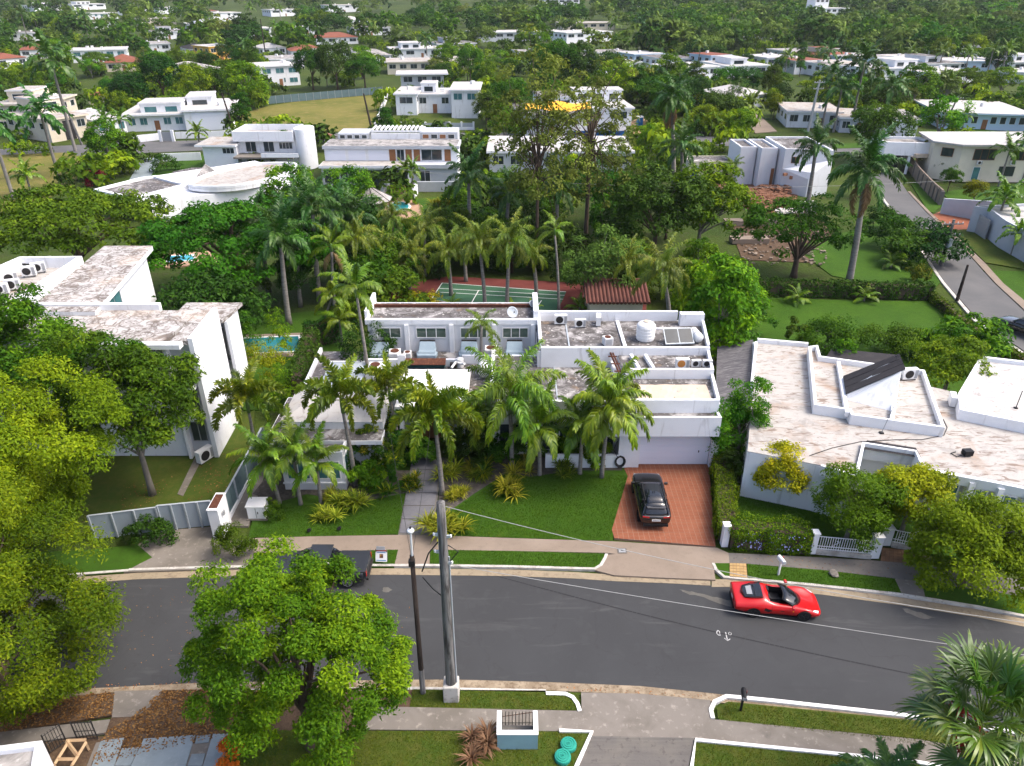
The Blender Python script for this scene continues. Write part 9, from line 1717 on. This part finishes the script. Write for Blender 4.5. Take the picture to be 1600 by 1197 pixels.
def scatter_trees():
 n = 0; tries = 0
 while n < 168 and tries < 9000:
  tries += 1; y = 92 + 240 * rf.random() ** .85; x = rf.uniform(-.74, .74) * y * 1.02; p = Vector((x, y))
  key = rf.choices(['round', 'round_b', 'dark', 'spread', 'loose', 'tall', 'lime', 'gold'], [5, 5, 5, 3, 2.5, 3, 2, .5])[0]
  H = rf.uniform(5.0, 10.5) * (.55 if key in ('lime', 'gold') else 1); r = H * .42
  if y < 125 and abs(x) < 60: H *= .8
  if blocked(p, r) or any((p - q).length < (r + s) * .62 for q, s in placed): continue
  placed.append((p, r)); n += 1
  AUTO.append((tree(key, '', (x, y, hz(x, y)), H, None, rf.uniform(.9, 1.2)), LOOK[key], 'tree', 'trees among the houses'))
 rng = np.random.default_rng(8); VV = []; FF = []; TT = []; MI = []; n0 = 0; N = 0; tries = 0
 libs = [crown_np(41 + k, nclump=14, rad=(2.2, 2.0, 1.5), cz=1.2, cr=1.0, nleaf=16, ll=.85, lw=.5, lob=.3)[:3] for k in range(3)]
 while N < 1050 and tries < 20000:
  tries += 1; y = 105 + 360 * rng.random() ** 1.1; x = rng.uniform(-.74, .74) * y
  if blocked(Vector((x, y)), 2.2): continue
  if mnoise.noise(Vector((x * .03, y * .03, 7))) < -.12: continue
  k = rng.integers(3); V, Fq, T_ = libs[k]; s = rng.uniform(.6, 1.7); a = rng.uniform(0, 6.28); c, s_ = math.cos(a), math.sin(a)
  v = V @ np.array([[c, s_, 0], [-s_, c, 0], [0, 0, rng.uniform(.8, 1.4)]]) * s + np.array([x, y, hz(x, y) - .2]); VV.append(v); FF.append(Fq + n0); TT.append(T_); MI.append(np.full(len(Fq), k)); n0 += len(v); N += 1
 tag(link('garden_greenery', mesh_np('garden_greenery', np.concatenate(VV), np.concatenate(FF), np.concatenate(TT), ['leaf_mid', 'leaf_bright', 'leaf_dark'], np.concatenate(MI))), 'mixed low shrubbery filling the gardens between the far houses', 'shrubbery', None, 'stuff')
 n = 0; tries = 0
 while n < 118 and tries < 9000:
  tries += 1; y = rf.uniform(330, 620); x = rf.uniform(-.72, .72) * y; p = Vector((x, y)); key = rf.choice(['far_a', 'far_b', 'far_c', 'far_d', 'far_e', 'far_a', 'far_b']); H = rf.uniform(8, 14); r = H * .45
  if blocked(p, r) or any((p - q).length < (r + s) * .55 for q, s in placed): continue
  placed.append((p, r)); n += 1
  AUTO.append((tree(key, '', (x, y, hz(x, y) - .3), H, None, rf.uniform(1, 1.3), parts=False), 'far ' + LOOK[key], 'tree', 'trees of the distant green belt'))
 rng = np.random.default_rng(3); VV = []; FF = []; TT = []; MI = []; n0 = 0; N = 0
 libs = []
 for k, (lm, sd) in enumerate((('leaf_mid', 31), ('leaf_dark', 32), ('leaf_olive', 33))):
  libs.append(crown_np(sd, nclump=24, rad=(5.2, 5.2, 4.6), cz=6.0, cr=2.1, nleaf=12, ll=2.0, lw=1.25, lob=.3)[:3])
 while N < 1250:
  y = 340 + 1000 * rng.random() ** 1.1; x = rng.uniform(-.75, .75) * y; right = x > .05 * y
  if not right and y < 900 and rng.random() < .6: continue
  if blocked(Vector((x, y)), 4): N += .2; continue
  k = rng.integers(3); V, Fq, T_ = libs[k]; s = rng.uniform(.8, 1.45); a = rng.uniform(0, 6.28); c, s_ = math.cos(a), math.sin(a)
  v = V @ np.array([[c, s_, 0], [-s_, c, 0], [0, 0, 1]]) * s + np.array([x, y, hz(x, y) - .5]); VV.append(v); FF.append(Fq + n0); TT.append(T_); MI.append(np.full(len(Fq), k)); n0 += len(v); N += 1
 tag(link('far_woods', mesh_np('far_woods', np.concatenate(VV), np.concatenate(FF), np.concatenate(TT), ['leaf_mid', 'leaf_dark', 'leaf_olive'], np.concatenate(MI))), 'dense green woods covering the land behind the suburb', 'woods', None, 'stuff')
scatter_trees()
# ---- finish the wording of the scattered plants from what stands nearest, so that no two read alike
def finish_labels():
 marks = [(o, o.location.to_2d(), o['label']) for o in bpy.data.objects if o.parent is None and o.get('label') and o.get('category') in ('house', 'pavilion', 'tennis court', 'pool', 'utility pole', 'tarpaulin', 'steps', 'palm tree')]
 short = {}
 for o, p, l in marks: short[o.name] = l
 used = {}
 for o, look, cat, grp in AUTO:
  p = o.location.to_2d(); best = sorted(((q - p).length * (1 if m['category'] != 'palm tree' else 1.6), m.name, q) for m, q, l in marks)[:24]
  for dist, nm, q in best:
   v = p - q; ax = p.x / p.y - q.x / q.y
   rel = ('behind' if v.y > 0 else 'in front of') if abs(v.y) > abs(v.x) * 1.3 else ('right of' if ax > 0 else 'left of')
   words = short[nm].split(); L = '%s %s the %s' % (look, rel, ' '.join(words))
   L = ' '.join(L.split()[:16]);
   while L.split()[-1] in ('the', 'a', 'of', 'with', 'and', 'in', 'at', 'behind', 'over', 'before', 'between', 'beside', 'left', 'right', 'by', 'to', 'its', 'above', 'below', 'one', 'two', 'row', 'as', 'on', 'from', 'under', 'among', 'into', 'far', 'dark', 'white', 'red', 'tall'): L = ' '.join(L.split()[:-1])
   if L not in used: break
  if L in used:
   used[L] += 1; k = used[L]; L = ('another ' if k == 2 else 'one more ') + L
   L = ' '.join(L.split()[:16])
  used.setdefault(L, 1); tag(o, L, cat, grp)
finish_labels()
# ------------------------------------------------------------------ moist air
def haze():
 m = bpy.data.materials.new('haze'); m.use_nodes = True; T_ = m.node_tree; T_.nodes.clear(); v = T_.nodes.new('ShaderNodeVolumePrincipled'); o = T_.nodes.new('ShaderNodeOutputMaterial')
 v.inputs['Density'].default_value = .00007; v.inputs['Color'].default_value = (.86, .92, .96, 1); T_.links.new(v.outputs[0], o.inputs['Volume']); MATS['haze'] = m
 b = MB().box(-1300, 1300, -40, 1500, -3, 95); h = b.build('haze', 'haze'); tag(h, 'faint pale haze over the distant suburb', 'haze', None, 'stuff')
HAZE = True
if HAZE: haze()
